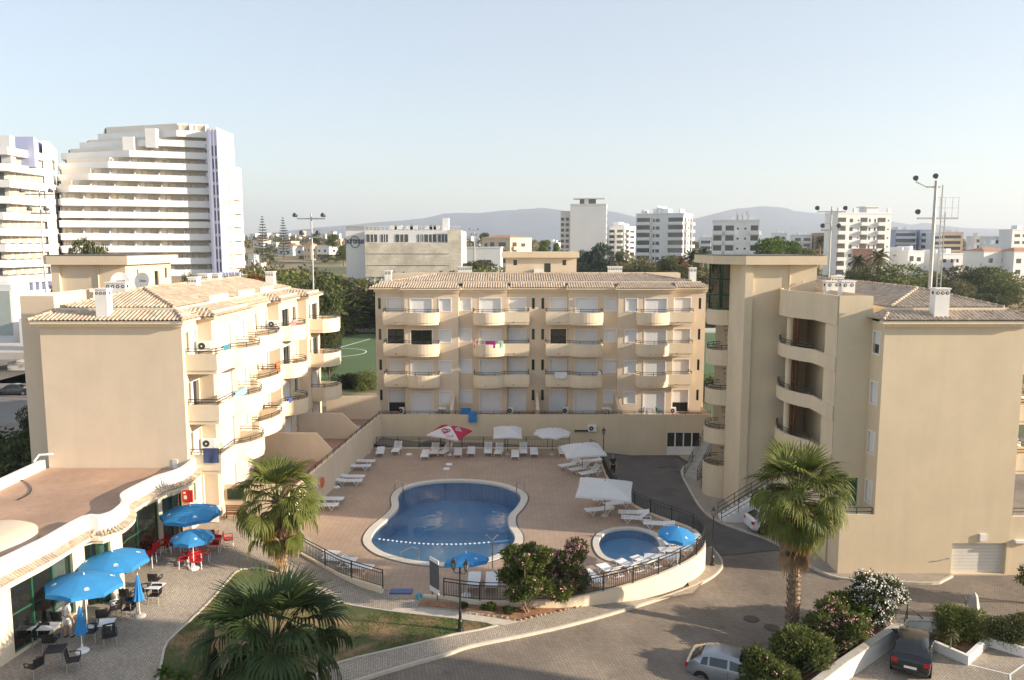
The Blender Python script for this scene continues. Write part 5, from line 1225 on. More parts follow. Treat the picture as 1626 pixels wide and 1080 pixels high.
for (lb, a, b, c, yt, yb, Yd, fl_, cols, rz, tl) in VILL:
    bg(lb, 'villa', a, b, c, yt, yb, Yd, fl_, cols, [(.4, .6, 'w')], rz=rz, name='villa', extras=(lambda t, W_, D, h: hip(t, W_, min(D, 12), h)) if tl else roofbits([(.55, .75, 2.2, 'roof_house'), (.1, .16, 1.8, 'chimney')]))
bg('cream villa block with tiled roof and arched loggias above the long white warehouse', 'villa', 764, 810, 845, 379, 397, 380, 3, [(.1, .2, 'w'), (.3, .45, 'b'), (.6, .85, 'b')], [(.1, .3, 'b'), (.5, .7, 'w')], rz=-38, mt=PEACH, extras=lambda t, W_, D, h: hip(t, W_, min(D, 14), h, e=.2), name='villa')
bg('long windowless white warehouse right of the screened building', 'warehouse', 735, 795, 801, 394, 421, 300, 1, [(.45, .75, 'w')], [], rz=-5, name='warehouse', mt=WB)
# hillside town on the left, one object per house
TOWN = [(392, 408, 405, 2), (399, 425, 383, 1), (428, 444, 386, 1), (445, 470, 384, 1), (437, 478, 393, 1), (470, 478, 377, 2), (480, 494, 378, 1), (480, 500, 390, 2), (500, 533, 391, 1), (506, 522, 372, 2), (522, 533, 369, 3), (534, 544, 380, 1), (395, 410, 372, 1), (412, 428, 377, 1), (452, 462, 372, 2), (462, 472, 374, 1), (490, 503, 384, 1), (392, 404, 415, 1), (404, 420, 419, 1),
        (545, 556, 384, 2), (741, 752, 376, 1), (755, 764, 380, 1), (1256, 1268, 378, 1), (1268, 1282, 380, 1), (1284, 1297, 376, 2), (1125, 1137, 382, 2), (1556, 1566, 379, 1), (1566, 1577, 381, 1), (430, 442, 373, 1), (441, 451, 377, 1), (418, 428, 371, 1), (474, 484, 368, 1), (534, 541, 372, 1)]
W1 = ['flat-roofed', 'tile-roofed', 'boxy', 'cream-walled', 'two-tone', 'sunlit', 'plain']
LOC = [(400, 'beside the stepped tower'), (416, 'by the left symmetrical pine'), (434, 'between the two tall symmetrical pines'), (452, 'just right of the second symmetrical pine'), (476, 'left of the slim floodlight mast'), (497, 'directly behind the slim floodlight mast'), (516, 'between the slim mast and the round dark tree'), (533, 'beside the round dark tree'), (550, 'beside the screened building'), (750, 'right of the screened building'), (762, 'left of the cream villa block'), (1130, 'left of the porthole block'), (1262, 'right of the bright green tree'), (1275, 'behind the right stair tower'), (1290, 'left of the pinkish block'), (1561, 'right of the orange block'), (1572, 'left of the stepped white block')]
TIE = ['', ' on the skyline', ' in the lower row', ' in the upper row', ' set furthest back']
used = set()
rt = random.Random(5)
for i, (a, b, yt, fl_) in enumerate(TOWN):
    loc_ = min(LOC, key=lambda q: abs(q[0] - (a + b) / 2))[1]
    row = 'in the lower rows' if yt > 388 else ('in the middle rows' if yt > 379 else 'on the skyline')
    tile = i % 3 == 1
    w_ = 'tile-roofed' if tile else W1[[0, 2, 3, 4, 5, 6][i % 6]]
    sz = 'wide' if b - a > 20 else ('narrow' if b - a < 12 else 'small')
    lb = f'{sz} {w_} house {row}, {loc_}'
    while lb in used: sz = {'wide': 'broad', 'narrow': 'slim', 'small': 'little', 'little': 'squat', 'slim': 'tiny', 'broad': 'long', 'tiny': 'low', 'squat': 'short'}[sz]; lb = f'{sz} {w_} house {row}, {loc_}'
    used.add(lb)
    Yd = 330 if yt > 400 else (420 if yt > 388 else (560 if yt > 379 else 760)); pm = a + (b - a) * .68
    X, z = V(a, yt, Yd); zb_ = max(terr(X, Yd) - 1.5, z - 3.3 * fl_ - 1.0) if z - terr(X, Yd) > 2.5 else z - 4
    cols = [(.15, .3, 'w'), (.6, .75, 'w')] if b - a > 9 else [(.3, .6, 'w')]
    bg(lb, 'house', a, pm, b, yt, 0, Yd, fl_, cols, [(.4, .6, 'w')], rz=-30 + rt.uniform(-8, 8), name='house', mt=[WB, WBS, WB, PEACH][i % 4], zb=zb_, extras=(lambda t, W_, D, h: hip(t, W_, min(D, 12), h)) if tile else None, bd=.8)
tm = MB(); NXt, NYt = 70, 34
for j in range(NYt + 1):
    for i in range(NXt + 1):
        x_ = -900 + 2000 * i / NXt; y_ = 178 + 1400 * (j / NYt) ** 1.5; tm.v.append((x_ * (1 + y_ / 1500), y_, terr(x_ * (1 + y_ / 1500), y_) - .6 + .8 * NZ.noise(Vector((x_ / 60, y_ / 60, 0)))))
tm.f = [(j * (NXt + 1) + i, j * (NXt + 1) + i + 1, (j + 1) * (NXt + 1) + i + 1, (j + 1) * (NXt + 1) + i) for j in range(NYt) for i in range(NXt)]
tag(tm.build('hillside', ground_mat(), smooth=True), kind='structure')
# sports ground behind the middle block
PIT = mat('artificial_turf', (0.07, 0.125, 0.045), 0.95, 0.12, .15, .2, 4)
p0 = G(600, 527, GZ); tag(fill([(-75, 112), (80, 112), (80, p0[1]), (-75, p0[1])], zf=lambda x, y: GZ + .03).build('football_pitch', PIT, recalc=False), kind='structure')
tag(fill([(-85, p0[1]), (90, p0[1]), (90, p0[1] + 22), (-85, p0[1] + 22)], zf=lambda x, y: GZ + .02).build('running_track', mat('red_dust_track', (.34, .20, .14), .95, .12, .2), recalc=False), kind='structure')
m = MB(); a = G(538, 552.5, GZ); b = G(588, 538.5, GZ); m.beam((a[0], a[1], GZ + .045), (b[0], b[1], GZ + .045), .22, .01)
c = Vector(G(538, 560, GZ)); m.pathwall([(c.x + 6 * cos(t_ / 12 * pi - pi / 2) - 1, c.y + 6 * sin(t_ / 12 * pi - pi / 2)) for t_ in range(13)], GZ + .036, GZ + .045, .2)
m.box(-75, 80, p0[1] - 2.4, p0[1] - 1.9, GZ + .04, GZ + .05); tag(m.build('pitch_marking', mat('white_line_paint', (.75, .78, .75), .8, .05, 1)), kind='structure')
tag(MB().box(-75, 80, p0[1] - .6, p0[1] - .3, GZ, GZ + .9).build('pitch_wall', WBS, loc=(0, p0[1] - .5, GZ)), 'low pale wall along the far side of the football pitch', 'wall')
bg('small white clubhouse beyond the far touchline of the football pitch', 'clubhouse', 557, 592, 596, 489, 514, 205, 1, [(.1, .2, 'w')], [], rz=-6, name='clubhouse', mt=WBS, fh=3)
# parking and road at far left
tag(fill([(-130, 70), (-34, 70), (-34, 150), (-130, 150)], zf=lambda x, y: GZ + .03).build('parking_area', mat('pale_asphalt', (.20, .185, .17), .9, .12, .3), recalc=False), kind='structure')

# ---- hills and haze
HP = [(-400, 378), (200, 378), (330, 377), (390, 377), (430, 370), (465, 365), (500, 362), (540, 358), (600, 353), (640, 351), (680, 346), (705, 340), (760, 339), (800, 334), (850, 332), (890, 334), (930, 342), (975, 342), (1010, 349), (1050, 352), (1100, 349), (1140, 340), (1180, 337), (1215, 334), (1260, 336), (1310, 339), (1350, 342), (1400, 350), (1440, 357), (1465, 353), (1490, 359), (1540, 363), (1590, 364), (1640, 362), (1800, 360), (2200, 366)]
def hp(px):
    for (a, b), (c, d) in zip(HP, HP[1:]):
        if a <= px <= c: return b + (d - b) * (px - a) / (c - a)
    return 372
from mathutils import noise as NZ
hm = MB(); nx, ny = 260, 22; Y0, Y1 = 5200, 9800
for j in range(ny + 1):
    Yv = Y0 + (Y1 - Y0) * j / ny; tt = j / ny
    for i in range(nx + 1):
        px = -500 + 2800 * i / nx; X = (px - 813) / F * 8000
        hgt = (391 - hp(px)) / F * 8000 + 18
        e = max(0, min(1, tt / .62)); e = e * e * (3 - 2 * e) if tt < .62 else max(0, 1 - ((tt - .62) / .38) ** 2 * .7)
        n_ = NZ.fractal(Vector((X / 900, Yv / 700, 1)), 1, 2.1, 5); n2 = NZ.ridged_multi_fractal(Vector((X / 1400, Yv / 1000, 4)), 1, 2, 4, .9, 2)
        z = hgt * e * (1 + (.22 * n_ - .12 * (n2 - 1)) * (1 - .75 * (tt > .5) * (tt < .75))) 
        hm.v.append((X * Yv / 8000, Yv, max(-20, z) - 12))
hm.f = [(j * (nx + 1) + i, j * (nx + 1) + i + 1, (j + 1) * (nx + 1) + i + 1, (j + 1) * (nx + 1) + i) for j in range(ny) for i in range(nx)]
HM = mat('haze_tinted_hill', (0.03, 0.06, 0.12), 0.95, 0.5, 0.003)  # blue of the distance haze put into the hill colour
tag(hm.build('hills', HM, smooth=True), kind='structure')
hzm = bpy.data.materials.new('evening_haze'); hzm.use_nodes = True; n = hzm.node_tree; n.nodes.remove(n.nodes['Principled BSDF'])
pv_ = n.nodes.new('ShaderNodeVolumePrincipled'); pv_.inputs['Color'].default_value = (.80, .89, 1, 1); pv_.inputs['Density'].default_value = 0.00015; pv_.inputs['Anisotropy'].default_value = 0.2
n.links.new(pv_.outputs[0], n.nodes['Material Output'].inputs['Volume'])
hb = MB().box(-12000, 12000, -400, 12500, -40, 480).build('haze', hzm); tag(hb, kind='stuff')
# ================================================================ PLANTS
LFD = leafmat('dark_foliage', (.042, .058, .020), (.105, .12, .042), .8)
LFM = leafmat('mid_foliage', (.068, .098, .024), (.18, .20, .055), .8)
LFO = leafmat('olive_foliage', (.09, .09, .038), (.20, .18, .08), .7)
LFB = leafmat('bright_foliage', (.05, .10, .015), (.14, .20, .03), .8)
LFY = leafmat('yellow_green_foliage', (.12, .14, .02), (.28, .26, .04), .8)
LFC = leafmat('blue_green_needles', (.022, .045, .035), (.055, .085, .06), .8, .1)
BARK = mat('bark', (.13, .09, .06), .95, .3, 3, .8, 14)
BARKP = mat('palm_bark', (.34, .25, .17), .95, .35, 6, .8, 20, var2=(.10, .065, .04))
LFR = leafmat('rusty_foliage', (.13, .06, .02), (.26, .12, .04), .8)
def leaves(mb, blobs, n, size, rnd, squash=1.0, hollow=.55, asp=1.9):
    tot = sum(b[3] * b[3] for b in blobs)
    for (cx, cy, cz, r, sz) in blobs:
        k = int(n * r * r / tot)
        for _ in range(k):
            while 1:
                v = Vector((rnd.gauss(0, 1), rnd.gauss(0, 1), rnd.gauss(0, 1)))
                if v.length > 1e-3: break
            v.normalize(); rr = r * (hollow + (1 - hollow) * rnd.random() ** .5) * (1 + .38 * NZ.noise(v * 2.6 + Vector((cx, cy, cz))))
            p = Vector((cx, cy, cz)) + Vector((v.x * rr, v.y * rr, v.z * rr * sz))
            a = (v + Vector((rnd.uniform(-1, 1), rnd.uniform(-1, 1), rnd.uniform(-.6, 1)))).normalized(); b = a.cross(Vector((rnd.uniform(-1, 1), rnd.uniform(-1, 1), rnd.uniform(-1, 1))))
            if b.length < .05: continue
            b.normalize(); s_ = size * rnd.uniform(.6, 1.35); a = a * s_ * asp / 2; b = b * s_ / 2
            mb.add([p - a, p + b * .8, p + a, p - b * .8], [(0, 1, 2, 3)])
    return mb
def crownblobs(w_, h_, z0, rnd, k=9, r0=.34):
    out_ = []
    for i in range(k):
        a = rnd.uniform(0, 2 * pi); e = rnd.random(); rr = w_ / 2 * (1 - r0) * sqrt(rnd.random()) * (1 - .35 * e)
        r = w_ * r0 * rnd.uniform(.6, 1.05) * (1 - .25 * e)
        out_.append((rr * cos(a), rr * sin(a), z0 + r * .6 + (h_ - r * 1.3) * e, r, rnd.uniform(.6, .9)))
    return out_
def tree_proto(name, w_, h_, trunk, n, size, lm, seed, k=9, r0=.3, clear=.25, mtr=None):
    rnd = random.Random(seed); t = thing(name, '', 'tree')
    bl = crownblobs(w_, h_ * (1 - clear), h_ * clear, rnd, k, r0)
    tb = MB(); tb.tube([(0, 0, 0), (.1 * w_ * rnd.uniform(-.3, .3), 0, h_ * clear), (0, .05, h_ * .7)], [trunk, trunk * .75, trunk * .3], 8)
    for b in bl[:6]: tb.tube([(0, 0, h_ * clear * .8), (b[0] * .5, b[1] * .5, (h_ * clear + b[2]) / 2), (b[0], b[1], b[2])], [trunk * .5, trunk * .33, trunk * .12], 5)
    tb.build('trunk', mtr or BARK, t); leaves(MB(), bl, n, size, rnd).build('crown', lm, t, recalc=False); return t
PR = {}
PR['oakA'] = tree_proto('tree', 10, 12, .3, 7500, .26, LFD, 1, 12)
PR['oakB'] = tree_proto('tree', 9, 11, .28, 7000, .26, LFM, 2, 10)
PR['oakC'] = tree_proto('tree', 9, 12, .3, 6500, .26, LFB, 3, 10)
PR['bushA'] = tree_proto('bush', 7, 4.6, .15, 8000, .16, LFO, 4, 8, .36, .03)
PR['bushB'] = tree_proto('bush', 7, 4.6, .15, 8000, .16, LFM, 5, 9, .33, .03)
PR['bushC'] = tree_proto('bush', 7, 4.2, .15, 8000, .16, LFD, 6, 8, .33, .03)
PR['rust'] = tree_proto('bush', 6, 3.4, .12, 2600, .26, LFR, 8, 7, .34, .03)
def conifer(name, w_, h_, tiers, n, lm, seed, droop=.1, thin=1.0):
    rnd = random.Random(seed); t = thing(name, '', 'tree'); MB().tube([(0, 0, 0), (0, 0, h_)], [.3, .05], 7).build('trunk', BARK, t); m = MB()
    for i in range(tiers):
        e = i / (tiers - 1); z = h_ * (.12 + .86 * e); R_ = w_ / 2 * (1 - e) ** .8 * (1 if i % 2 else .93) + .25
        nb = 9 if thin >= 1 else 8
        for k in range(nb):
            a = 2 * pi * (k + rnd.uniform(-.2, .2)) / nb + i * .5; r_ = R_ * rnd.uniform(.85, 1.05)
            m.tube([(0, 0, z), (r_ * .6 * cos(a), r_ * .6 * sin(a), z - droop * r_ * .2), (r_ * cos(a), r_ * sin(a), z + droop * r_)], [.05, .04, .02], 3)
            q = int(n / tiers / nb)
            for j in range(q):
                f = .15 + .85 * (j + rnd.random()) / q; p = Vector((r_ * f * cos(a), r_ * f * sin(a), z + droop * r_ * f * f))
                d = Vector((rnd.uniform(-1, 1), rnd.uniform(-1, 1), rnd.uniform(-.3, .7))).normalized() * .42 * (1.1 - .4 * f) * thin; c = d.cross(Vector((rnd.random(), rnd.random(), 1))).normalized() * .1
                m.add([p - d * .3 - c, p + d - c * .3, p + d + c * .3, p - d * .3 + c], [(0, 1, 2, 3)])
    m.build('crown', lm, t, recalc=False); return t
PR['norfolk'] = conifer('norfolk_pine', 9, 17, 15, 3800, LFC, 11, .16, .8)
PR['pine'] = tree_proto('conifer_tree', 12, 14, .35, 9000, .26, LFC, 12, 13, .27, .12)
def fanleaf(m, rnd, T, d0, sd_, L, seg, spread, straight, droop, wgt):
    """one costapalmate frond in world space: blade spreads from T, its tips bend towards the ground"""
    dn = Vector((0, 0, -1)); up_ = d0.cross(sd_).normalized(); up_ = up_ if up_.z > 0 else -up_; N = 6
    for k in range(seg):
        t = (k + .5) / seg * 2 - 1; a = t * spread; ln_ = L * (1 - .20 * abs(t) ** 2) * rnd.uniform(.86, 1.08)
        dr = (d0 * cos(a) + sd_ * sin(a) + up_ * (.22 * (1 - abs(cos(a * .9))) + rnd.uniform(-.05, .05))).normalized(); p = T.copy(); pts = [p.copy()]; cur = dr
        for q in range(1, N + 1):
            f = q / N; w_ = max(0, (f - straight) / (1 - straight)); w_ = min(1, w_ * 1.25) * droop; cur = (dr * (1 - w_) + dn * w_)
            cur = cur.normalized() if cur.length > .05 else dn; p = p + cur * ln_ / N; pts.append(p.copy())
        sp_ = 2 * spread / seg; vs = []
        for q in range(N + 1):
            f = q / N; w2 = min(sp_ * .50 * f * ln_, sp_ * .26 * ln_) * (1 if f < .55 else max(.08, 1 - (f - .55) * 2.1)) * wgt + .004
            tg = (pts[min(q + 1, N)] - pts[max(q - 1, 0)]).normalized(); s2 = tg.cross(up_); s2 = s2.normalized() if s2.length > .1 else sd_
            vs += [pts[q] - s2 * w2, pts[q] + up_ * (.02 if 0 < q < 5 else 0), pts[q] + s2 * w2]
        m.add(vs, [x for q in range(N) for x in ((q * 3, q * 3 + 3, q * 3 + 4, q * 3 + 1), (q * 3 + 1, q * 3 + 4, q * 3 + 5, q * 3 + 2))])
    return m
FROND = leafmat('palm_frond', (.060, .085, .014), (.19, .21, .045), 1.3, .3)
FRONDD = leafmat('palm_frond_painted_shade', (.030, .055, .018), (.065, .10, .03), 1.3, .25)  # darker copy of the frond green, the foreground palm's shade put into the colour
FRONDY = leafmat('yellowing_palm_frond', (.30, .22, .03), (.42, .30, .06), 1.5, .3)
FRONDX = leafmat('dead_palm_frond', (.28, .18, .10), (.52, .37, .22), 2, .15)
def fanpalm(label, x, y, z, th, R_, seed, nl=34, ndead=16, fr=FROND, tr=.30, low=-.9, dead_low=True, scale=1.0, ny=3, sk=1.0, skd=1.2, tiers=()):
    rnd = random.Random(seed); t = thing('fan_palm', label, 'palm tree', (x, y, z)); P0 = Vector((x, y, z)); top = P0 + Vector((0, 0, th))
    tb = MB(); N_ = 14; rr = []
    pts = [P0 + Vector((.06 * sin(i * .5), .05 * cos(i * .4), th * i / N_)) for i in range(N_ + 1)]
    tb.tube(pts, [tr * (1.15 - .2 * i / N_ + (.25 if i == 0 else 0)) for i in range(N_ + 1)], 14)
    # old leaf bases, stuck on all round
    nbt = int(th * 46)
    for k in range(nbt):
        a = k * 2.399; zz = .25 + (th - .3) * k / nbt; rr_ = tr * 1.02; p = P0 + Vector((rr_ * cos(a), rr_ * sin(a), zz)); o_ = Vector((cos(a), sin(a), .9)).normalized(); s_ = Vector((-sin(a), cos(a), 0))
        w2 = rnd.uniform(.06, .11); q = p + o_ * rnd.uniform(.10, .22)
        tb.add([p - s_ * w2, p + s_ * w2, q + s_ * w2 * .35, q - s_ * w2 * .35, p - Vector((0, 0, .06))], [(0, 1, 2, 3), (0, 4, 1), (0, 3, 4), (1, 4, 2)])
    tb.build('trunk', BARKP, t, recalc=False)
    def put_leaf(el, az, pl, L, m_, straight, droop, z0=0, seg=22, spread=1.75, tilt=0, pitch=.35, wgt=1.0, nm='frond'):
        ra = Vector((cos(az), sin(az), 0)); b0 = top + Vector((0, 0, z0)) + ra * tr * .7; e1 = el; pts = [b0]; p = b0.copy()
        for q in range(4): dq = ra * cos(e1) + Vector((0, 0, sin(e1))); p = p + dq * pl / 4; pts.append(p.copy()); e1 -= .13
        e2 = e1 - pitch; d0 = ra * cos(e2) + Vector((0, 0, sin(e2))); sd0 = Vector((-sin(az), cos(az), 0)); sd_ = (sd0 * cos(tilt) + d0.cross(sd0) * sin(tilt)).normalized()
        m = MB(); m.tube(pts, [.035, .028, .022, .018, .014], 4); fanleaf(m, rnd, p, d0, sd_, L, seg, spread, straight, droop, wgt); return m.build(nm, m_, t, recalc=False)
    for k in range(nl):
        e = (k + .5) / nl; el = radians(86) - (radians(86) - low) * e ** 1.15; az = k * 2.399 + rnd.uniform(-.3, .3)
        put_leaf(el + rnd.uniform(-.12, .12), az, R_ * rnd.uniform(.40, .62) * (.8 if e < .12 else 1), R_ * rnd.uniform(.44, .60), fr, rnd.uniform(.34, .55), max(.05, min(1, .0 + 1.35 * e + rnd.uniform(-.15, .2))), -.55 * e + .15, pitch=.05 + .35 * e, tilt=rnd.uniform(-.5, .5), spread=rnd.uniform(1.4, 1.85))
    for (zz, nn_, fm_) in tiers:
        for k in range(nn_): put_leaf(rnd.uniform(-.55, -.05), k * 2 * pi / nn_ + rnd.uniform(-.35, .35) + zz, R_ * rnd.uniform(.34, .5), R_ * rnd.uniform(.40, .52), fm_, .38, rnd.uniform(.75, 1), zz + rnd.uniform(-.2, .2), tilt=rnd.uniform(-.6, .6), spread=rnd.uniform(1.3, 1.8))
    for k in range(ny):
        put_leaf(rnd.uniform(-.8, -.35), k * 2.3 + 4.3, R_ * .40, R_ * .44, FRONDY, .35, .9, -.5 - .12 * k, tilt=rnd.uniform(-.4, .4), spread=1.3)
    for k in range(ndead):
        az = k * 2.399 + rnd.uniform(-.3, .3); zz = -.1 - skd * (k / ndead)
        put_leaf(rnd.uniform(-1.1, -.45), az, R_ * rnd.uniform(.14, .34) * sk, R_ * rnd.uniform(.32, .5), FRONDX, .12, 1, zz, seg=12, spread=rnd.uniform(.5, 1.2), tilt=rnd.uniform(-1, 1), pitch=.5, wgt=.7, nm='dead_frond')
    return t
px_, py_, pz_ = GH(1257, 1005)
fanpalm('tall fan palm standing in the street in front of the right wing', px_, py_, pz_, 7.2, 2.75, 21, nl=44, ndead=70, low=-.4, tr=.25, ny=4, sk=1.15, skd=2.3, tiers=((-.8, 8, FROND),))
px_, py_ = G(446, 905, .6); PALM2 = (px_, py_)
fanpalm('fan palm with yellow lower fronds behind the large foreground palm', px_, py_, .5, 4.1, 2.55, 22, nl=36, ndead=60, low=-.3, tr=.27, ny=3, sk=1.2, skd=2.0, tiers=((-1.5, 6, FROND),))
px_, py_ = G(436, 1120, .5)
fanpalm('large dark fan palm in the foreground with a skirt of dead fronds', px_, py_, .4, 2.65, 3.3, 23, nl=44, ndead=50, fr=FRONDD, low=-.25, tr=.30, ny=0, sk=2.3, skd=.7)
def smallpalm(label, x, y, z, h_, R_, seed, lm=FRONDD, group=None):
    rnd = random.Random(seed); t = thing('date_palm', label, 'palm tree', (x, y, z), 0, group); P0 = Vector((x, y, z)); tb = MB(); tb.tube([P0, P0 + Vector((0, 0, h_))], [R_ * .1, R_ * .08], 8); tb.build('trunk', BARKP, t); m = MB(); top = P0 + Vector((0, 0, h_))
    for k in range(26):
        az = k * 2.399; el = radians(75) - radians(105) * (k / 26); pts = [top + Vector((cos(az) * cos(el) * R_ * f, sin(az) * cos(el) * R_ * f, sin(el) * R_ * f - .75 * R_ * f ** 2.2 * (.5 + k / 40))) for f in (0, .25, .5, .75, 1)]
        m.tube(pts, [.03, .03, .025, .02, .01], 3)
        for f in range(1, 20):
            i = min(3, int(f / 20 * 4)); q = pts[i].lerp(pts[i + 1], f / 20 * 4 - i); d = (pts[i + 1] - pts[i]).normalized(); s_ = d.cross(Vector((0, 0, 1))).normalized()
            for sg in (-1, 1):
                e_ = q + (s_ * sg * .8 + d * .5 - Vector((0, 0, .35))) * R_ * .26 * (1 - .5 * abs(f / 10 - 1)); m.add([q - d * .04 * R_, q + d * .04 * R_, e_], [(0, 1, 2)])
    m.build('crown', lm, t, recalc=False); return t
# flowering shrubs near the camera
FPK = mat('pink_petals', (.80, .36, .43), .7, .2, 8); FWH = mat('white_petals', (.80, .78, .72), .7, .08, 8)
def shrub(label, name, x, y, z, w_, h_, lm, n, seed, size=.10, flo=None, nf=0, stems=9, clear=.12, k=12, r0=.3, depth=None, asp=2.6, fs=.05, top=0.0):
    rnd = random.Random(seed); t = thing(name, label, 'shrub', (x, y, z)); bl = crownblobs(w_, h_ * (1 - clear), h_ * clear, rnd, k, r0)
    if depth: bl = [(a, b * depth / w_, c, r, s_) for (a, b, c, r, s_) in bl]
    bl = [(a + x, b + y, c + z, r, s_) for (a, b, c, r, s_) in bl]
    m = MB()
    for i in range(stems):
        b = bl[i % len(bl)]; a = i * 2.4; m.tube([(x + .12 * cos(a) * w_ * .3, y + .12 * sin(a) * w_ * .3, z), ((x + b[0]) / 2, (y + b[1]) / 2, z + (b[2] - z) * .5), (b[0], b[1], b[2])], [.035, .028, .015], 5)
    m.build('stems', BARKP, t); leaves(MB(), bl, n, size, rnd, hollow=.35, asp=asp).build('foliage', lm, t, recalc=False)
    if flo:
        f = MB()
        while nf > 0:
            b = rnd.choice(bl); v = Vector((rnd.gauss(0, 1), rnd.gauss(0, 1) - .5, rnd.gauss(0, 1) + .5 + top)).normalized(); p = Vector(b[:3]) + Vector((v.x, v.y, v.z * b[4])) * b[3] * 1.04
            for _ in range(rnd.randint(3, 6)):
                q = p + Vector((rnd.uniform(-1, 1), rnd.uniform(-1, 1), rnd.uniform(-1, 1))) * fs * 1.6; f.tube([q, q + Vector((rnd.uniform(-1, 1), rnd.uniform(-1, 1), rnd.uniform(-.2, 1))).normalized() * fs * .5], [fs * .1, fs * .62], 5)
            nf -= 1
        f.build('flowers', flo, t, recalc=False)
    return t
x_, y_, z_ = GH(838, 972); shrub('dark green oleander with a few pink flowers, left of a pair beside the pool fence', 'oleander', x_ - .1, y_, z_, 3.5, 3.5, LFM, 19000, 31, .085, FPK, 40, clear=.22, k=20, r0=.2)
x_, y_, z_ = GH(893, 962); shrub('oleander crowded with pink flowers, right of a pair beside the pool fence', 'oleander', x_, y_ + .3, z_, 3.4, 3.5, LFM, 18000, 32, .085, FPK, 300, clear=.14, k=20, r0=.22, top=.6)
x_, y_ = G(1392, 1000, -1.3); shrub('round oleander smothered in white flowers by the parking wall', 'oleander', x_, y_, -1.3, 3.7, 3.0, LFD, 14000, 33, .09, FWH, 620, clear=.05, k=12, r0=.33, fs=.065)
x_, y_ = G(1330, 1038, -1.3); shrub('pink-flowered oleander between the palm trunk and the white oleander', 'oleander', x_, y_, -1.3, 3.5, 2.5, LFM, 16000, 34, .085, FPK, 150, clear=.05, k=11, r0=.3)
x_, y_ = G(1268, 1073, -1.3); shrub('green oleander with hardly any flowers in front of the tall palm', 'oleander', x_, y_, -1.3, 3.2, 2.4, LFM, 16000, 35, .085, FPK, 8, clear=.05, k=11, r0=.3)
x_, y_ = G(1216, 1102, -1.3); shrub('green oleander hiding the bonnet of the silver car', 'oleander', x_, y_, -1.3, 2.7, 1.8, LFM, 12000, 36, .085, FPK, 10, clear=.03, k=10, r0=.3)
x_, y_ = G(1345, 1010, -1.3); shrub('low oleander with sparse pink flowers just behind the concrete coping', 'oleander', x_ + .1, y_, -1.3, 2.5, 2.3, LFB, 9000, 37, .085, FPK, 14, clear=.04, k=10, r0=.3)
x_, y_ = G(1520, 1016, -1.3); shrub('rounded green hedge behind the small concrete pyramid post', 'hedge', x_, y_, -1.3, 3.5, 1.9, LFM, 17000, 38, .06, None, 0, clear=.0, k=14, r0=.3, depth=1.6, asp=1.6)
x_, y_ = G(1604, 1022, -1.3); shrub('dark clipped hedge at the right edge of the car park', 'hedge', x_, y_, -1.3, 3.0, 1.5, LFD, 12000, 39, .06, None, 0, clear=.0, k=12, r0=.3, depth=1.6, asp=1.6)
x_, y_ = G(1632, 1012, -1.3); shrub('yellow-green hedge piece at the right edge of the picture', 'hedge', x_, y_, -1.3, 1.6, 1.3, LFY, 5000, 40, .06, None, 0, clear=.0, k=9, r0=.3, asp=1.6)
x_, y_ = G(1625, 955, -1.3); shrub('straggly pink-flowered branch of a shrub at the right edge before the garage', 'shrub', x_ + .6, y_, -1.3, 2.6, 2.3, LFM, 1500, 41, .10, FPK, 18, clear=.25, k=10, r0=.24)
for i, (px, py, w_, h_, lb) in enumerate(((775, 968, .9, .35, 'small bright green plant in the flower bed by the lamp'), (738, 966, .6, .3, 'low tuft at the left end of the flower bed'), (806, 972, .8, .3, 'dark low plant in the flower bed beside the oleander trunks'))):
    x_, y_, z_ = GH(px, py); shrub(lb, 'bed_plant', x_, y_, z_, w_, h_, LFB if i == 0 else LFD, 700, 50 + i, .06, None, 0, stems=3, clear=0, k=5)
for i, (px, py, lb) in enumerate(((262, 1072, 'spiky young plant on the lawn at the bottom edge'), (290, 1078, 'second spiky plant half cut by the bottom edge'))):
    x_, y_, z_ = GH(px, py); smallpalm(lb, x_, y_, z_, .08, .55, 60 + i, LFB)
x_, y_ = G(1508, 1040, -1.3); sp3 = smallpalm('thin sapling with a pale stem beside the black car', x_, y_, -1.3, 1.05, .38, 63, LFO)
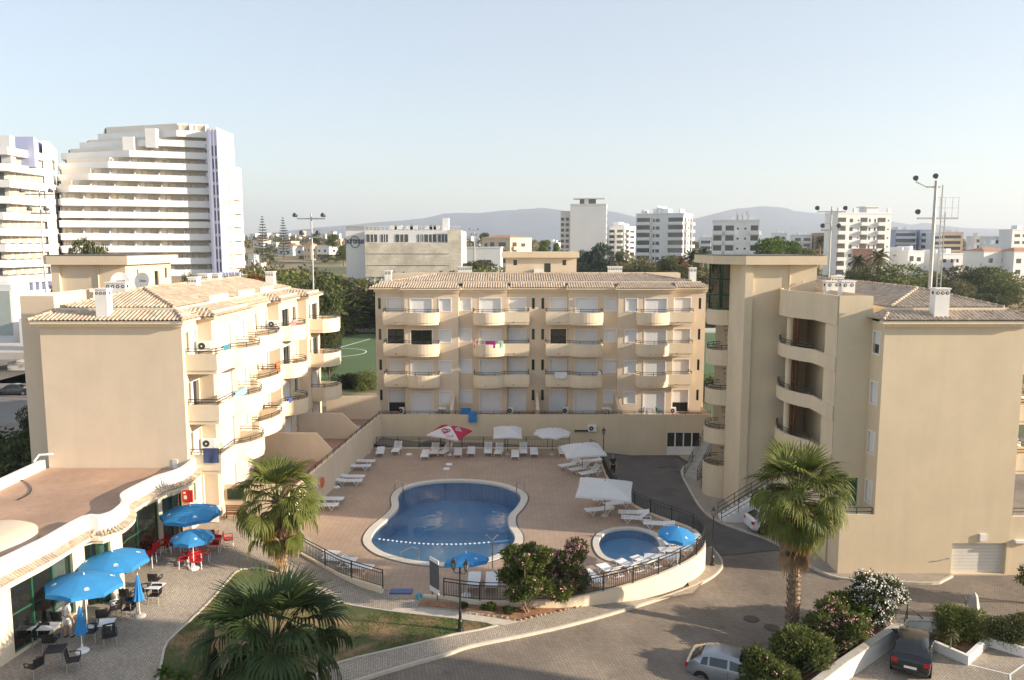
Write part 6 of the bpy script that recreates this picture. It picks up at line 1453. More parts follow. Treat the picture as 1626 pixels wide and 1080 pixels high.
# trees and bushes behind
def plant(kind, px, pyt, Yd, hgt, label, wf=1.0, zb=None, group=None, rz=None, cat='tree'):
    p = PR[kind]; H0 = {'oakA': 12, 'oakB': 11, 'oakC': 12, 'bushA': 4.6, 'bushB': 4.6, 'bushC': 4.2, 'rust': 3.4, 'norfolk': 17, 'pine': 14}[kind]
    X, zt = V(px, pyt, Yd); zb = (terr(X, Yd) - .6 if Yd > 178 else GZ) if zb is None else zb; hh = hgt or (zt - zb); s_ = hh / H0
    o = put(p, (X, Yd, zt - hh), rz if rz is not None else (px * 1.7) % 6.28, label, group, scale=(s_ * wf, s_ * wf, s_)); o['category'] = 'bush' if kind.startswith('bush') or kind == 'rust' else 'tree'; return o
BG = [('norfolk', 416, 343, 330, 18, 'left of two tall symmetrical pines above the town', .8), ('norfolk', 449, 345, 345, 18, 'right of two tall symmetrical pines above the town', .8),
 ('oakA', 508, 432, 122, 0, 'dense dark tree just beyond the far end of the left wing', .6), ('oakA', 552, 438, 190, 0, 'tall dark tree beside the football pitch corner', .75), ('oakB', 578, 441, 195, 0, 'mid-green tree left of the middle block roof', .8),
 ('bushA', 600, 446, 185, 0, 'olive treetop right beside the middle block chimney', 1.1), ('oakB', 460, 444, 135, 0, 'green tree behind the chimney at the end of the left wing', .9), ('oakA', 490, 450, 125, 0, 'dark tree behind the foot of the slim mast', .9),
 ('oakC', 535, 432, 192, 0, 'light green crown in front of the screened building', .7), ('bushA', 412, 420, 190, 0, 'olive bush at the foot of the stepped tower', 1.4), ('bushB', 440, 425, 175, 0, 'green bush left of the slim mast', 1.6), ('bushC', 395, 430, 170, 0, 'dark bush beside the stepped tower base', 1.2),
 ('rust', 407, 436, 130, 3.4, 'rust-coloured bush behind the left wing roof', 1.0), ('bushA', 480, 428, 210, 0, 'dusty bush on the slope above the mast foot', 1.3), ('oakB', 528, 371, 400, 9, 'round dark tree among the town houses', 1.0), ('oakA', 501, 370, 480, 10, 'dark tree on the town skyline', .9), ('oakC', 545, 388, 330, 9, 'green tree beside the screened building wall', 1.0),
 ('oakB', 640, 432, 170, 0, 'green crown showing over the left part of the middle block roof', .6), ('bushC', 690, 431, 185, 0, 'low dark bush under the screened building', 1.8), ('bushB', 715, 428, 178, 0, 'low bush left of the roof chimney', 1.2), ('oakA', 755, 410, 210, 0, 'dark tree below the long white warehouse', 1.2), ('bushB', 785, 420, 200, 0, 'green bush between the warehouse and the lift house', 1.6),
 ('oakB', 768, 369, 420, 9, 'round tree right of the screened building', 1.0), ('oakC', 866, 379, 330, 0, 'green tree right of the cream villa block', .75), ('oakC', 885, 384, 330, 0, 'bright green tree left of the white tower', .6),
 ('pine', 945, 372, 225, 0, 'big blue-green conifer in front of the white tower', .85), ('pine', 926, 386, 235, 0, 'smaller dark conifer left of the big one', .6), ('oakA', 985, 398, 250, 0, 'pointed dark tree right of the big conifer', .5),
 ('bushA', 935, 420, 180, 0, 'olive scrub right of the lift house', 1.5), ('bushA', 975, 412, 190, 0, 'olive scrub below the pointed tree', 1.6), ('bushC', 1005, 414, 185, 0, 'dark scrub left of the broad white block', 1.3), ('bushA', 1035, 410, 200, 0, 'brownish scrub below the broad white block', 1.4), ('oakA', 1066, 403, 215, 0, 'dark round tree below the broad white block', .9), ('bushA', 1085, 420, 165, 0, 'dry scrub left of the right roof chimney', 1.4), ('bushB', 1112, 430, 150, 0, 'green scrub left of the glazed stair drum', 1.5), ('bushA', 1135, 428, 140, 0, 'scrub behind the glazed stair drum', 1.5),
 ('oakC', 1232, 373, 230, 0, 'bright green tree behind the right stair tower', 1.15), ('oakC', 1252, 378, 240, 0, 'second bright green tree right of the first', .8), ('oakB', 1283, 392, 250, 0, 'green tree at the edge of the stair tower roof', .8),
 ('bushC', 1330, 432, 150, 0, 'dark bush behind the roof left of the slim mast', 1.3), ('bushA', 1375, 426, 190, 0, 'olive bush below the brick-red villa', 1.6), ('bushC', 1400, 436, 170, 0, 'dark low bush behind the right roof ridge', 1.3), ('bushB', 1425, 414, 215, 0, 'dark hedge below the red-roofed house', 1.2), ('bushA', 1390, 446, 140, 0, 'brown scrub just over the roof ridge', 1.4),
 ('bushB', 1478, 430, 175, 0, 'green bush behind the tall mast foot', 1.1), ('bushC', 1548, 417, 175, 0, 'large dark round bush below the tile-roofed villa', 1.5), ('bushB', 1580, 420, 180, 0, 'mid-green bush between two big round bushes', 1.1), ('bushB', 1602, 428, 145, 0, 'large round green bush at the right edge', 1.3), ('bushA', 1530, 446, 135, 0, 'olive bush right of the white roof chimney', 1.0), ('bushC', 1508, 436, 150, 0, 'dark spreading bush behind the white roof chimney', 1.2),
 ('bushA', 1450, 440, 160, 0, 'low dry scrub left of the tall mast', 1.3), ('bushC', 1560, 462, 125, 0, 'low dark shrub on the bare ground', 1.3), ('oakA', 140, 371, 120, 0, 'feathery tree rising behind the left stair tower roof', .42), ('oakB', 108, 436, 100, 0, 'dark green tree left of the left stair tower', .5), ('oakB', 300, 432, 100, 0, 'small tree peeping over the left wing ridge', .3),
 ('bushC', 12, 668, 62, 0, 'dark bush in the shadow at the left edge', 1.2), ('oakA', 48, 640, 66, 0, 'shaded tree squeezed against the outer wall of the left wing', .6), ('bushC', -10, 690, 56, 0, 'shaded bush cut by the left edge', 1.2), ('bushC', 32, 690, 58, 0, 'lower shaded bush behind the restaurant parapet', 1.0),
 ('bushC', 560, 588, 108, 3.2, 'hedge bush left of centre behind the far divider wall', .75), ('bushB', 582, 586, 107, 3.3, 'hedge bush beside the middle block corner', .7), ('bushC', 540, 590, 109, 3.0, 'hedge bush nearest the end balconies of the left wing', .7),
 ('bushB', 1130, 590, 100, 3.4, 'green bush seen below the right curved landings', 1.0), ('bushB', 1140, 505, 185, 3, 'distant hedge seen beside the right stair drum', 1.6), ('oakA', 520, 500, 106, 0, 'dark leaning tree at the corner of the football pitch', .42)]
for i, b in enumerate(BG):
    kind, px, pyt, Yd, hgt, lb, wf = b
    if px > 900 and 119 < Yd < 205 and pyt < 480: Yd = 206 + (Yd - 120) * .6; wf *= .85
    plant(kind, px, pyt, Yd, hgt, lb, wf)
for i, (px, pt, Yd, R_, lb) in enumerate(((1098, 402, 225, 4.0, 'palm crown left of a cluster by the glazed stair drum'), (1116, 398, 228, 4.0, 'highest palm crown above the glazed stair drum'), (1080, 412, 220, 3.6, 'orange-tinged palm behind the middle block roof'), (1363, 408, 220, 3.2, 'small palm in front of the grey villa'), (1396, 400, 216, 4.2, 'pale shaggy palm before the brick-red villa'), (1303, 378, 330, 4, 'dark palm left of the pinkish block'))):
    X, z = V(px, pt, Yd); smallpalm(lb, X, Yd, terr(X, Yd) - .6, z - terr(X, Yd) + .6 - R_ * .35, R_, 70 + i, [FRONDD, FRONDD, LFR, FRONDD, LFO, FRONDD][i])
# far-off woods that read as one mass, between town, blocks and hills
fw = MB(); rnd = random.Random(9)
for i in range(1500):
    y = rnd.uniform(420, 1350); x = rnd.uniform(-.62, .72) * y; 
    if abs(x) < 2: continue
    z = terr(x, y) - .8; r = rnd.uniform(2.0, 5.0) * (1 + y / 1200); hh = r * rnd.uniform(.7, 1.2)
    for k in range(36):
        v = Vector((rnd.gauss(0, 1), rnd.gauss(0, 1), abs(rnd.gauss(0, 1)))).normalized(); p = Vector((x, y, z)) + Vector((v.x * r, v.y * r, v.z * hh)) * rnd.uniform(.75, 1.1); s_ = r * .26
        a = v.cross(Vector((rnd.random(), rnd.random(), rnd.random()))).normalized() * s_; b = v.cross(a).normalized() * s_ * .8
        fw.add([p - a, p - b, p + a * rnd.uniform(.6, 1), p + b], [(0, 1, 2, 3)])
tag(fw.build('far_woods', LFO, recalc=False), 'scattered far-off trees and scrub between the town and the hills', kind='stuff')
# low dry scrub on open ground
sc = MB()
for i in range(900):
    y = rnd.uniform(112, 330); x = rnd.uniform(.2, .75) * y + rnd.uniform(-8, 8)
    if x < 90 and y < 205: x = 92 + rnd.random() * y * .4
    r = rnd.uniform(.4, 1.3)
    for k in range(34):
        v = Vector((rnd.gauss(0, 1), rnd.gauss(0, 1), abs(rnd.gauss(0, .8)))).normalized(); p = Vector((x, y, max(GZ, terr(x, y) - .6))) + Vector((v.x * r, v.y * r, v.z * r * .6)); s_ = .2
        a = v.cross(Vector((rnd.random(), rnd.random(), rnd.random()))).normalized() * s_; b = v.cross(a).normalized() * s_
        sc.add([p - a, p - b, p + a, p + b], [(0, 1, 2, 3)])
tag(sc.build('ground_cover', LFO, recalc=False), 'low dry scrub scattered over the open ground beyond the right wing', kind='stuff')
gr = MB(); 
lx = [p[0] for p in LWN]; ly = [p[1] for p in LWN]
def inside(x, y, P):
    c = False
    for i in range(len(P)):
        a, b = P[i], P[i - 1]
        if (a[1] > y) != (b[1] > y) and x < (b[0] - a[0]) * (y - a[1]) / (b[1] - a[1]) + a[0]: c = not c
    return c
k = 0
while k < 26000:
    x = rnd.uniform(min(lx), max(lx)); y = rnd.uniform(max(26, min(ly)), max(ly))
    if not inside(x, y, LWN): continue
    k += 1
    q = NZ.noise(Vector((x * .55, y * .55, 3))) + .12 + max(0, min(.5, (x + 6.5) * .16)) 
    if q < rnd.uniform(-.1, .35): continue
    z = hz(x); h_ = rnd.uniform(.03, .085); a = rnd.uniform(0, 6.28); dx, dy = cos(a) * .02, sin(a) * .02
    gr.add([(x - dx, y - dy, z + .01), (x + dx, y + dy, z + .01), (x + rnd.uniform(-.04, .04), y + rnd.uniform(-.04, .04), z + h_)], [(0, 1, 2)])
tag(gr.build('grass', LFB, recalc=False), 'patchy green grass blades on the lawn', kind='stuff')
# ================================================================ FURNITURE, VEHICLES, PEOPLE
def GA(px, py, h):
    z = 1.0
    for i in range(14): x, y = G(px, py, z + h); z = .5 * z + .5 * hz(x)
    return x, y, z
def proto(name, cat, label=''): return thing(name, label, cat)
def lounger_proto(raise_=0.5, name='sun_lounger'):
    t = proto(name, 'sun lounger'); m = MB()
    for s in (-1, 1): m.tube([(s * .31, -.95, .34), (s * .31, .95, .34)], .028, 6)
    for y in (-.95, -.3, .3, .95): m.beam((-.31, y, .34), (.31, y, .34), .05, .04)
    m.build('frame', PLASW, t)
    m = MB()
    for k in range(15): y = -.92 + k * .085; m.beam((-.30, y, .355), (.30, y, .355), .065, .02)
    m.build('seat', PLASW, t)
    b = MB(); h = raise_
    for k in range(9): f = (k + .5) / 9 * .72; b.beam((-.29, .30 + f * cos(h), .365 + f * sin(h)), (.29, .30 + f * cos(h), .365 + f * sin(h)), .075, .02)
    for s in (-1, 1): b.beam((s * .3, .28, .36), (s * .3, .28 + .74 * cos(h), .36 + .74 * sin(h)), .04)
    b.build('backrest', PLASW, t)
    for s in (-1, 1):
        for y in (-.55, .5):
            l = MB(); l.tube([(s * .31, y - .22, .34), (s * .33, y, .03), (s * .31, y + .22, .34)], .024, 5); l.tube([(s * .33, y, .03), (s * .33, y, .0)], .03, 6); l.build('leg', PLASW, t)
    return t
LA = lounger_proto(.12); LB = lounger_proto(.75)
GP = 'white plastic sun loungers round the pools'
LG = [(604, 722, 5, 0, 'flat white lounger nearest the corner behind the pool'), (630, 719, -4, 1, 'raised white lounger second from the left behind the pool'), (675, 727, 0, 0, 'low lounger just left of the red and white parasol, nearer the camera'), (690, 722, -3, 1, 'upright lounger under the left edge of the red and white parasol'), (707, 722, -25, 1, 'turned lounger right at the pole of the red and white parasol'),
      (727, 724, 2, 0, 'lounger just right of the red and white parasol pole'), (748, 722, 0, 0, 'lounger midway between the red parasol and the left white parasol'), (775, 721, 0, 1, 'raised lounger left of the pole of the first white parasol'), (792, 722, -6, 1, 'raised lounger directly under the first white parasol'), (818, 727, 0, 0, 'front lounger of a pair right of the first white parasol'), (831, 721, 0, 1, 'rear lounger of a pair right of the first white parasol'), (848, 723, 0, 0, 'lone lounger left of the round white parasol'), (893, 722, 0, 0, 'lounger tucked under the left edge of the tilted white parasol'),
      (577, 738, 88, 0, 'upper lounger of the far pair against the left boundary wall'), (570, 746, 92, 0, 'lower lounger of the far pair against the left boundary wall'), (559, 763, 90, 0, 'upper lounger of the middle pair against the left boundary wall'), (555, 770, 93, 0, 'lower lounger of the middle pair against the left boundary wall'), (524, 799, 90, 0, 'upper lounger of the near pair beside the fan palm'), (515, 809, 92, 0, 'lower lounger of the near pair beside the fan palm'),
      (905, 744, -62, 1, 'leftmost lounger below the tilted white parasol'), (921, 750, -62, 1, 'middle lounger below the tilted white parasol'), (937, 756, -58, 1, 'nearest lounger below the tilted white parasol'), (938, 738, -80, 0, 'lounger against the fence beyond the tilted parasol'),
      (962, 799, -82, 0, 'rear lounger under the square white parasol'), (951, 816, -76, 0, 'front lounger under the square white parasol'), (980, 806, -70, 1, 'raised lounger right of the square parasol pole'), (1010, 830, -98, 1, 'front lounger of a pair above the paddling pool'), (1005, 821, -96, 0, 'rear lounger of a pair above the paddling pool'), (1046, 839, -100, 0, 'lounger between the pair and the blue parasol'),
      (1086, 862, -80, 0, 'lounger under the blue parasol beside the paddling pool'), (1080, 870, -84, 0, 'second lounger right of the paddling pool, below the blue parasol'), (1072, 881, -86, 0, 'third lounger right of the paddling pool'), (1050, 893, -100, 0, 'lounger at the lower right rim of the paddling pool'), (1025, 901, 215, 1, 'lounger behind the fence right of centre below the paddling pool'), (998, 907, 210, 1, 'lounger behind the fence directly below the paddling pool'), (968, 915, 205, 1, 'lounger behind the fence left of the paddling pool'), (940, 925, 200, 0, 'lounger half hidden by the right oleander'),
      (753, 930, 180, 0, 'left lounger of two behind the front railing under the lamp'), (781, 930, 180, 0, 'right lounger of two behind the front railing under the lamp'), (512, 886, 80, 0, 'first lounger behind the sloping left railing, near the palm'), (540, 897, 82, 0, 'second lounger behind the sloping left railing'), (566, 908, 78, 1, 'third lounger behind the sloping left railing, nearest its end')]
for (px, py, rz, k, lb) in LG:
    x, y = G(px, py, 0); put(LB if k else LA, (x, y, .006), radians(rz), lb, GP)
def chair_proto(m_, name='armchair'):
    t = proto(name, 'chair')
    s = MB(); s.box(-.24, .24, -.23, .22, .42, .455); s.build('seat', m_, t, bevel=.01)
    b = MB(); b.pathwall([(-.24, .20), (-.13, .245), (.13, .245), (.24, .20)], .46, .86, .03)
    b.xf(Matrix.Translation((0, .2, .46)) @ Matrix.Rotation(-.16, 4, 'X') @ Matrix.Translation((0, -.2, -.46))); b.build('backrest', m_, t)
    for sx in (-1, 1):
        a = MB(); a.tube([(sx * .26, -.20, .44), (sx * .28, -.22, .62), (sx * .28, -.05, .655), (sx * .27, .2, .66)], .024, 6); a.build('armrest', m_, t)
        for sy in (-.2, .2): MB().tube([(sx * .22, sy, .43), (sx * .25, sy * 1.15, 0)], .02, 6).build('leg', STEEL if m_ is PLASB else PLASW, t)
    return t
def table_proto(m_, lm, w_=.72, d_=.72, rnd_=False):
    t = proto('cafe_table', 'table'); m = MB()
    if rnd_: m.cyl(0, 0, .70, .73, w_ / 2, 20)
    else: m.box(-w_ / 2, w_ / 2, -d_ / 2, d_ / 2, .70, .73)
    m.build('tabletop', m_, t, bevel=.008)
    for sx in (-1, 1):
        for sy in (-1, 1): q = .32 if rnd_ else .44; MB().tube([(sx * w_ * q, sy * d_ * q, .70), (sx * w_ * (q + .02), sy * d_ * (q + .02), 0)], .02, 6).build('leg', lm, t)
    return t
CR, CBk = chair_proto(PLASR), chair_proto(PLASB); TR_, TW_, TB_ = table_proto(PLASR, PLASW), table_proto(PLASW, STEEL), table_proto(PLASB, STEEL)
TBL = [(TR_, 240, 855, 8, 'left of two red tables pushed together below the restaurant windows'), (TR_, 263, 854, 8, 'right of two red tables pushed together beside the green glass door'), (TR_, 234, 878, 6, 'red table nearest the big blue parasols'), (TR_, 306, 878, 40, 'red table beneath the small blue parasol'), (TR_, 342, 854, 5, 'red table right of the small blue parasol'),
       (TW_, 246, 930, -4, 'small white table beside the closed blue parasol on a grey base'), (TB_, 200, 953, 3, 'black table between the closed parasol and the big blue parasols'), (TW_, 167, 988, 12, 'white table right of the person in white'), (TW_, 44, 994, 3, 'left half of a long white table by the big window'), (TW_, 78, 994, 3, 'right half of a long white table by the big window'), (TB_, 88, 1030, 14, 'black table nearest the bottom edge'), (TW_, 92, 964, 4, 'white table hidden behind the front blue parasol')]
for (p, px, py, rz, lb) in TBL:
    x, y, z = GA(px, py, .73); put(p, (x, y, z + .005), radians(rz), lb, 'tables on the restaurant terrace')
CHR = [(CR, 254, 846, 0, 'red chair behind the joined red tables, left of the glass door'), (CR, 276, 847, 10, 'red chair behind the joined red tables, beside the large high parasol'), (CR, 234, 864, 170, 'red chair at the near left corner of the joined tables'), (CR, 259, 864, 180, 'red chair in the middle of the near side of the joined tables'), (CR, 281, 865, 185, 'red chair at the near right corner of the joined tables'), (CR, 244, 871, 60, 'red chair behind the red table nearest the big parasols'), (CR, 221, 873, 100, 'red chair left of the red table nearest the big parasols'),
       (CR, 342, 863, 180, 'red chair on the near side of the right-hand red table'), (CR, 337, 849, 0, 'red chair on the far side of the right-hand red table'), (CR, 363, 856, -70, 'lone red chair furthest right, turned aside'), (CR, 290, 887, 120, 'red chair left of the table under the small parasol'), (CR, 312, 890, 200, 'red chair in front of the table under the small parasol'), (CR, 305, 870, 0, 'red chair behind the table under the small parasol'), (CR, 326, 878, -80, 'red chair right of the table under the small parasol'),
       (CBk, 246, 920, 0, 'black chair behind the small white table'), (CBk, 229, 937, 95, 'black chair left of the small white table'), (CBk, 246, 944, 180, 'black chair in front of the small white table'), (CBk, 201, 944, 0, 'black chair behind the black table beside the closed parasol'), (CBk, 184, 965, 120, 'black chair left of the black table, near the pole of the rear big parasol'), (CBk, 205, 966, 185, 'black chair in front of the black table beside the closed parasol'), (CBk, 163, 977, 20, 'black chair behind the white table beside the person in white'), (CBk, 144, 1002, 100, 'black chair between the closed front parasol and a white table'), (CBk, 174, 1009, -150, 'black chair in front of the white table, angled away'),
       (CBk, 36, 1008, 175, 'black chair at the near left end of the long white table'), (CBk, 65, 1008, 180, 'black chair at the near side middle of the long white table'), (CBk, 66, 980, 5, 'black chair behind the long white table, on its left'), (CBk, 95, 981, 0, 'black chair behind the long white table, nearest the person'), (CBk, 80, 1017, 10, 'black chair pushed behind the bottom black table'), (CBk, 55, 1057, 70, 'black chair left of the bottom black table'), (CBk, 117, 1047, -70, 'black chair right of the bottom black table, facing the parasol base')]
for (p, px, py, rz, lb) in CHR:
    x, y, z = GA(px, py, .45); put(p, (x, y, z + .004), radians(rz + 180), lb, 'plastic armchairs on the restaurant terrace')

BLUE = mat('blue_parasol_cloth', (.045, .31, .68), .75, .08, 2); BT = BLUE.node_tree
def translucent(m, f=.35):
    n = m.node_tree; p = n.nodes['Principled BSDF']; src = p.inputs['Base Color'].links[0].from_socket; t = n.nodes.new('ShaderNodeBsdfTranslucent'); mx = n.nodes.new('ShaderNodeMixShader'); mx.inputs[0].default_value = f
    n.links.new(src, t.inputs[0]); n.links.new(p.outputs[0], mx.inputs[1]); n.links.new(t.outputs[0], mx.inputs[2]); n.links.new(mx.outputs[0], n.nodes['Material Output'].inputs[0])
translucent(BLUE, .3)
CLW = mat('white_parasol_cloth', (.76, .76, .76), .8, .04, 2); translucent(CLW, .3)
CLR = mat('raspberry_parasol_cloth', (.55, .03, .09), .8, .05, 2); translucent(CLR, .25)
WLOGO = mat('white_print', (.75, .8, .85), .8, .1, 9)
def parasol(label, x, y, z, R_, h, tilt=(0, 0), n=8, kind='blue', base='white', rot=0, group='blue parasols', name='parasol', canopy_h=.42):
    t = thing(name, label, 'parasol', (x, y, z), 0, group); O = Vector((x, y, z)); top = O + Vector((0, 0, h)); sub = 4
    M_ = Matrix.Translation(top) @ Matrix.Rotation(tilt[0], 4, 'X') @ Matrix.Rotation(tilt[1], 4, 'Y') @ Matrix.Rotation(rot, 4, 'Z')
    def cp(a, f):
        seg_ = 2 * pi / n; q = (a % seg_) / seg_; R2 = R_ * cos(seg_ / 2) / cos((q - .5) * seg_)   # straight edges between ribs
        R2 *= 1 - .03 * sin(pi * q) * f; zz = -canopy_h * f ** 1.5 - .05 * sin(pi * q) * f * f * -1 * (1 if kind == 'blue' else .6)
        return Vector((R2 * f * cos(a), R2 * f * sin(a), zz))
    def gore(mat_, ks, nm):
        m = MB()
        for k in ks:
            a0 = 2 * pi * k / n
            for i in range(sub):
                for j in range(5):
                    A = [cp(a0 + 2 * pi / n * (i + u) / sub * .9999, (j + v) / 5) for (u, v) in ((0, 0), (1, 0), (1, 1), (0, 1))]; m.add([M_ @ a for a in A], [(0, 1, 2, 3)])
                # valance flap
                A0, A1 = cp(a0 + 2 * pi / n * i / sub, 1), cp(a0 + 2 * pi / n * (i + 1) / sub * .9999, 1); dr = [.16 + .05 * sin(pi * (i + q) / sub) for q in (0, 1)] if kind == 'blue' else [.12, .12]
                m.add([M_ @ A0, M_ @ A1, M_ @ (A1 * 1.004 - Vector((0, 0, dr[1]))), M_ @ (A0 * 1.004 - Vector((0, 0, dr[0])))], [(0, 1, 2, 3)])
        return m.build(nm, mat_, t, recalc=False)
    if kind == 'blue':
        c = gore(BLUE, range(n), 'canopy'); lg = MB()
        for k in range(0, n, 2):
            a0 = 2 * pi * (k + .5) / n; q = [cp(a0 + d, f) + Vector((0, 0, .006)) for d, f in ((-.07, .72), (.0, .70), (.07, .72), (.09, .77), (0, .79), (-.09, .77))]; lg.add([M_ @ v for v in q], [(0, 1, 2, 3, 4, 5)])
            q = [cp(a0 + d, f) + Vector((0, 0, .006)) for d, f in ((-.09, .81), (.09, .81), (.08, .83), (-.08, .83))]; lg.add([M_ @ v for v in q], [(0, 1, 2, 3)])
        lg.build('wave_logo', WLOGO, c, recalc=False)
    elif kind == 'white': c = gore(CLW, range(n), 'canopy')
    else:
        c = gore(CLW, [0, 2], 'white_canopy'); c2 = gore(CLR, [1, 3], 'red_canopy')
    MB().tube([M_ @ Vector((0, 0, -.02)), M_ @ Vector((0, 0, .09))], [.035, .012], 8).build('finial', WHITE if kind == 'blue' else PLASB, t)
    r = MB()
    for k in range(n): r.tube([M_ @ Vector((0, 0, -.03)), M_ @ (cp(2 * pi * k / n, .5) - Vector((0, 0, .03))), M_ @ (cp(2 * pi * k / n, .98) - Vector((0, 0, .02)))], .012, 4)
    for k in range(n): r.tube([M_ @ Vector((0, 0, -.65)), M_ @ (cp(2 * pi * k / n, .5) - Vector((0, 0, .03)))], .010, 4)
    r.build('ribs', STEEL, t)
    MB().tube([O, O + Vector((0, 0, h * .6)), top], .025, 8).build('pole', WHITE if kind == 'blue' else DARKF, t)
    if base: b = MB(); b.lathe([(.27, 0), (.27, .05), (.22, .10), (.06, .13), (.045, .3)], 16, (x, y)); b.v = [(a, b_, c_ + z) for a, b_, c_ in b.v]; b.build('base', PLASW if base == 'white' else CONC, t)
    return t, M_, cp
def apex(px, py, h):
    return GA(px, py, h)
for (px, py, R_, h, lb, tl) in ((302, 804, 1.62, 2.55, 'large blue parasol nearest the white advertising board and bench', (.03, .0)), (305, 841, 1.1, 2.15, 'small blue parasol over the red table', (.02, 0)), (178, 876, 1.62, 2.5, 'rear of two big blue parasols by the restaurant windows', (.0, .02)), (133, 912, 1.62, 2.5, 'front of two big blue parasols, above the person in white', (-.03, .05))):
    x, y, z = apex(px, py, h); parasol(lb, x, y, z, R_, h, tl, rot=.2)
x, y = G(740, 877, 2.35); parasol('blue parasol on the pool deck behind the double street lamp', x, y, 0, 1.18, 2.35, (-.22, -.08), rot=.3)
x, y = G(1077, 838, 2.3); parasol('blue parasol beside the paddling pool, sagging to the right', x, y, 0, 1.08, 2.3, (.10, .10), rot=.1)
def closed(label, px, pyt, h, baseM, tz=None):
    x, y, z = GA(px, pyt, h); t = thing('closed_parasol', label, 'parasol', (x, y, z)); m = MB(); n = 16; prof = [(.02, 0), (.07, .18), (.11, .5), (.15, .8), (.20, 1.05), (.24, 1.18), (.12, 1.22)]
    vs = []; 
    for (r, d) in prof:
        for k in range(n): rr = r * (1 + .28 * (k % 2) - .14); vs.append((x + rr * cos(2 * pi * k / n), y + rr * sin(2 * pi * k / n), z + h - d))
    m.add(vs, [(i * n + k, i * n + (k + 1) % n, (i + 1) * n + (k + 1) % n, (i + 1) * n + k) for i in range(len(prof) - 1) for k in range(n)]); m.build('canopy', BLUE, t, recalc=False)
    MB().tube([(x, y, z), (x, y, z + h + .08)], .022, 7).build('pole', WHITE, t); b = MB(); b.lathe([(.27, 0), (.27, .06), (.2, .12), (.05, .15), (.04, .32)], 16, (x, y)); b.v = [(a, b_, c_ + z) for a, b_, c_ in b.v]; b.build('base', baseM, t)
closed('closed blue parasol on a pale stone base beside the small white table', 218, 913, 2.0, CONC); closed('closed blue parasol on a white base nearest the camera', 126, 962, 2.0, PLASW)
for (px, py, R_, n, rot, lb, tl, h) in ((806, 677, 1.75, 4, pi / 4, 'square white parasol behind the pool, left of the round one', (.12, 0), 2.5), (877, 680, 1.65, 8, .2, 'round greyish white parasol behind the pool by the back wall', (.05, 0), 2.35), (925, 704, 2.25, 4, .9, 'white parasol tilted towards the left over three loungers', (.05, -.05), 2.4), (961, 763, 2.55, 4, .62, 'largest square white parasol, over the loungers by the right fence', (.06, .03), 2.45)):
    x, y = G(px, py, h); parasol(lb, x, y, 0, R_, h, tl, n, 'white', 'grey', rot, 'white parasols behind the pool', canopy_h=.58 if n == 4 else .42)
    if px > 900: MB().tube([(x - .1, y - 1.55, h - .42), (x - .1, y - 1.57, h - .30)], [.10, .02], 3)
x, y = G(714, 676, 2.6); t, M_, cp = parasol('raspberry and white square parasol with a heart emblem behind the pool', x, y, 0, 2.1, 2.6, (.08, .05), 4, 'brand', 'white', .45, None, canopy_h=.62)
def decal(t, M_, cp, a, f, size, m_, col='heart'):
    """heart outline lying on a gore"""
    p = cp(a, f); e = 1e-2; u = (cp(a + e, f) - cp(a - e, f)).normalized(); v = (cp(a, f + e) - cp(a, f - e)).normalized(); nn = u.cross(v); nn = nn if nn.z > 0 else -nn; mb = MB()
    for s_, w_ in ((1.0, .055), (.55, .05)):
        pts = []
        for k in range(29):
            th = 2 * pi * k / 28 * (.93 if s_ < 1 else 1); X_ = 16 * sin(th) ** 3; Y_ = 13 * cos(th) - 5 * cos(2 * th) - 2 * cos(3 * th) - cos(4 * th); pts.append(M_ @ (p + u * X_ / 17 * size * s_ - v * Y_ / 17 * size * s_ * .9 + nn * .03))
        mb.tube(pts, w_ * size * 1.6, 4)
    return mb.build('heart_emblem', m_, t, recalc=False)
decal(t, M_, cp, 2 * pi * 2.5 / 4 + 0, .55, .38, CLR) if False else None
decal(t, M_, cp, pi + pi / 4, .56, .40, CLR); decal(t, M_, cp, -pi / 4 + .0, .56, .34, CLW); decal(t, M_, cp, 3 * pi / 4, .56, .34, CLR)
p_ = M_ @ cp(pi + pi / 4 + .25, .9)
textobj('OLÁ', .34, CLR, t, Matrix.Translation(p_ + Vector((.25, -.12, .02))) @ Matrix.Rotation(-.1, 4, 'Z') @ Matrix.Rotation(radians(62), 4, 'X'), name='lettering', ext=.005)
for i, (px, py, lb) in enumerate(((583, 719, 'empty parasol base by the lounger in the back left corner'), (650, 722, 'empty parasol base right of the raised lounger by the back fence'), (713, 738, 'farther of two empty parasol bases in front of the red and white parasol'), (709, 745, 'nearer of two empty parasol bases in front of the red and white parasol'), (534, 774, 'empty parasol base beside the middle lounger pair'), (553 + 342, 0, ''))):
    if not lb: continue
    x, y = G(px, py, 0); t = thing('parasol_stand', lb, 'parasol stand', (x, y, .004)); MB().lathe([(.28, .004), (.28, .06), (.2, .1), (.05, .12)], 16, (x, y)).build('foot', PLASW, t); MB().tube([(x, y, .1), (x, y, .38)], .025, 6).build('tube', STEEL, t)

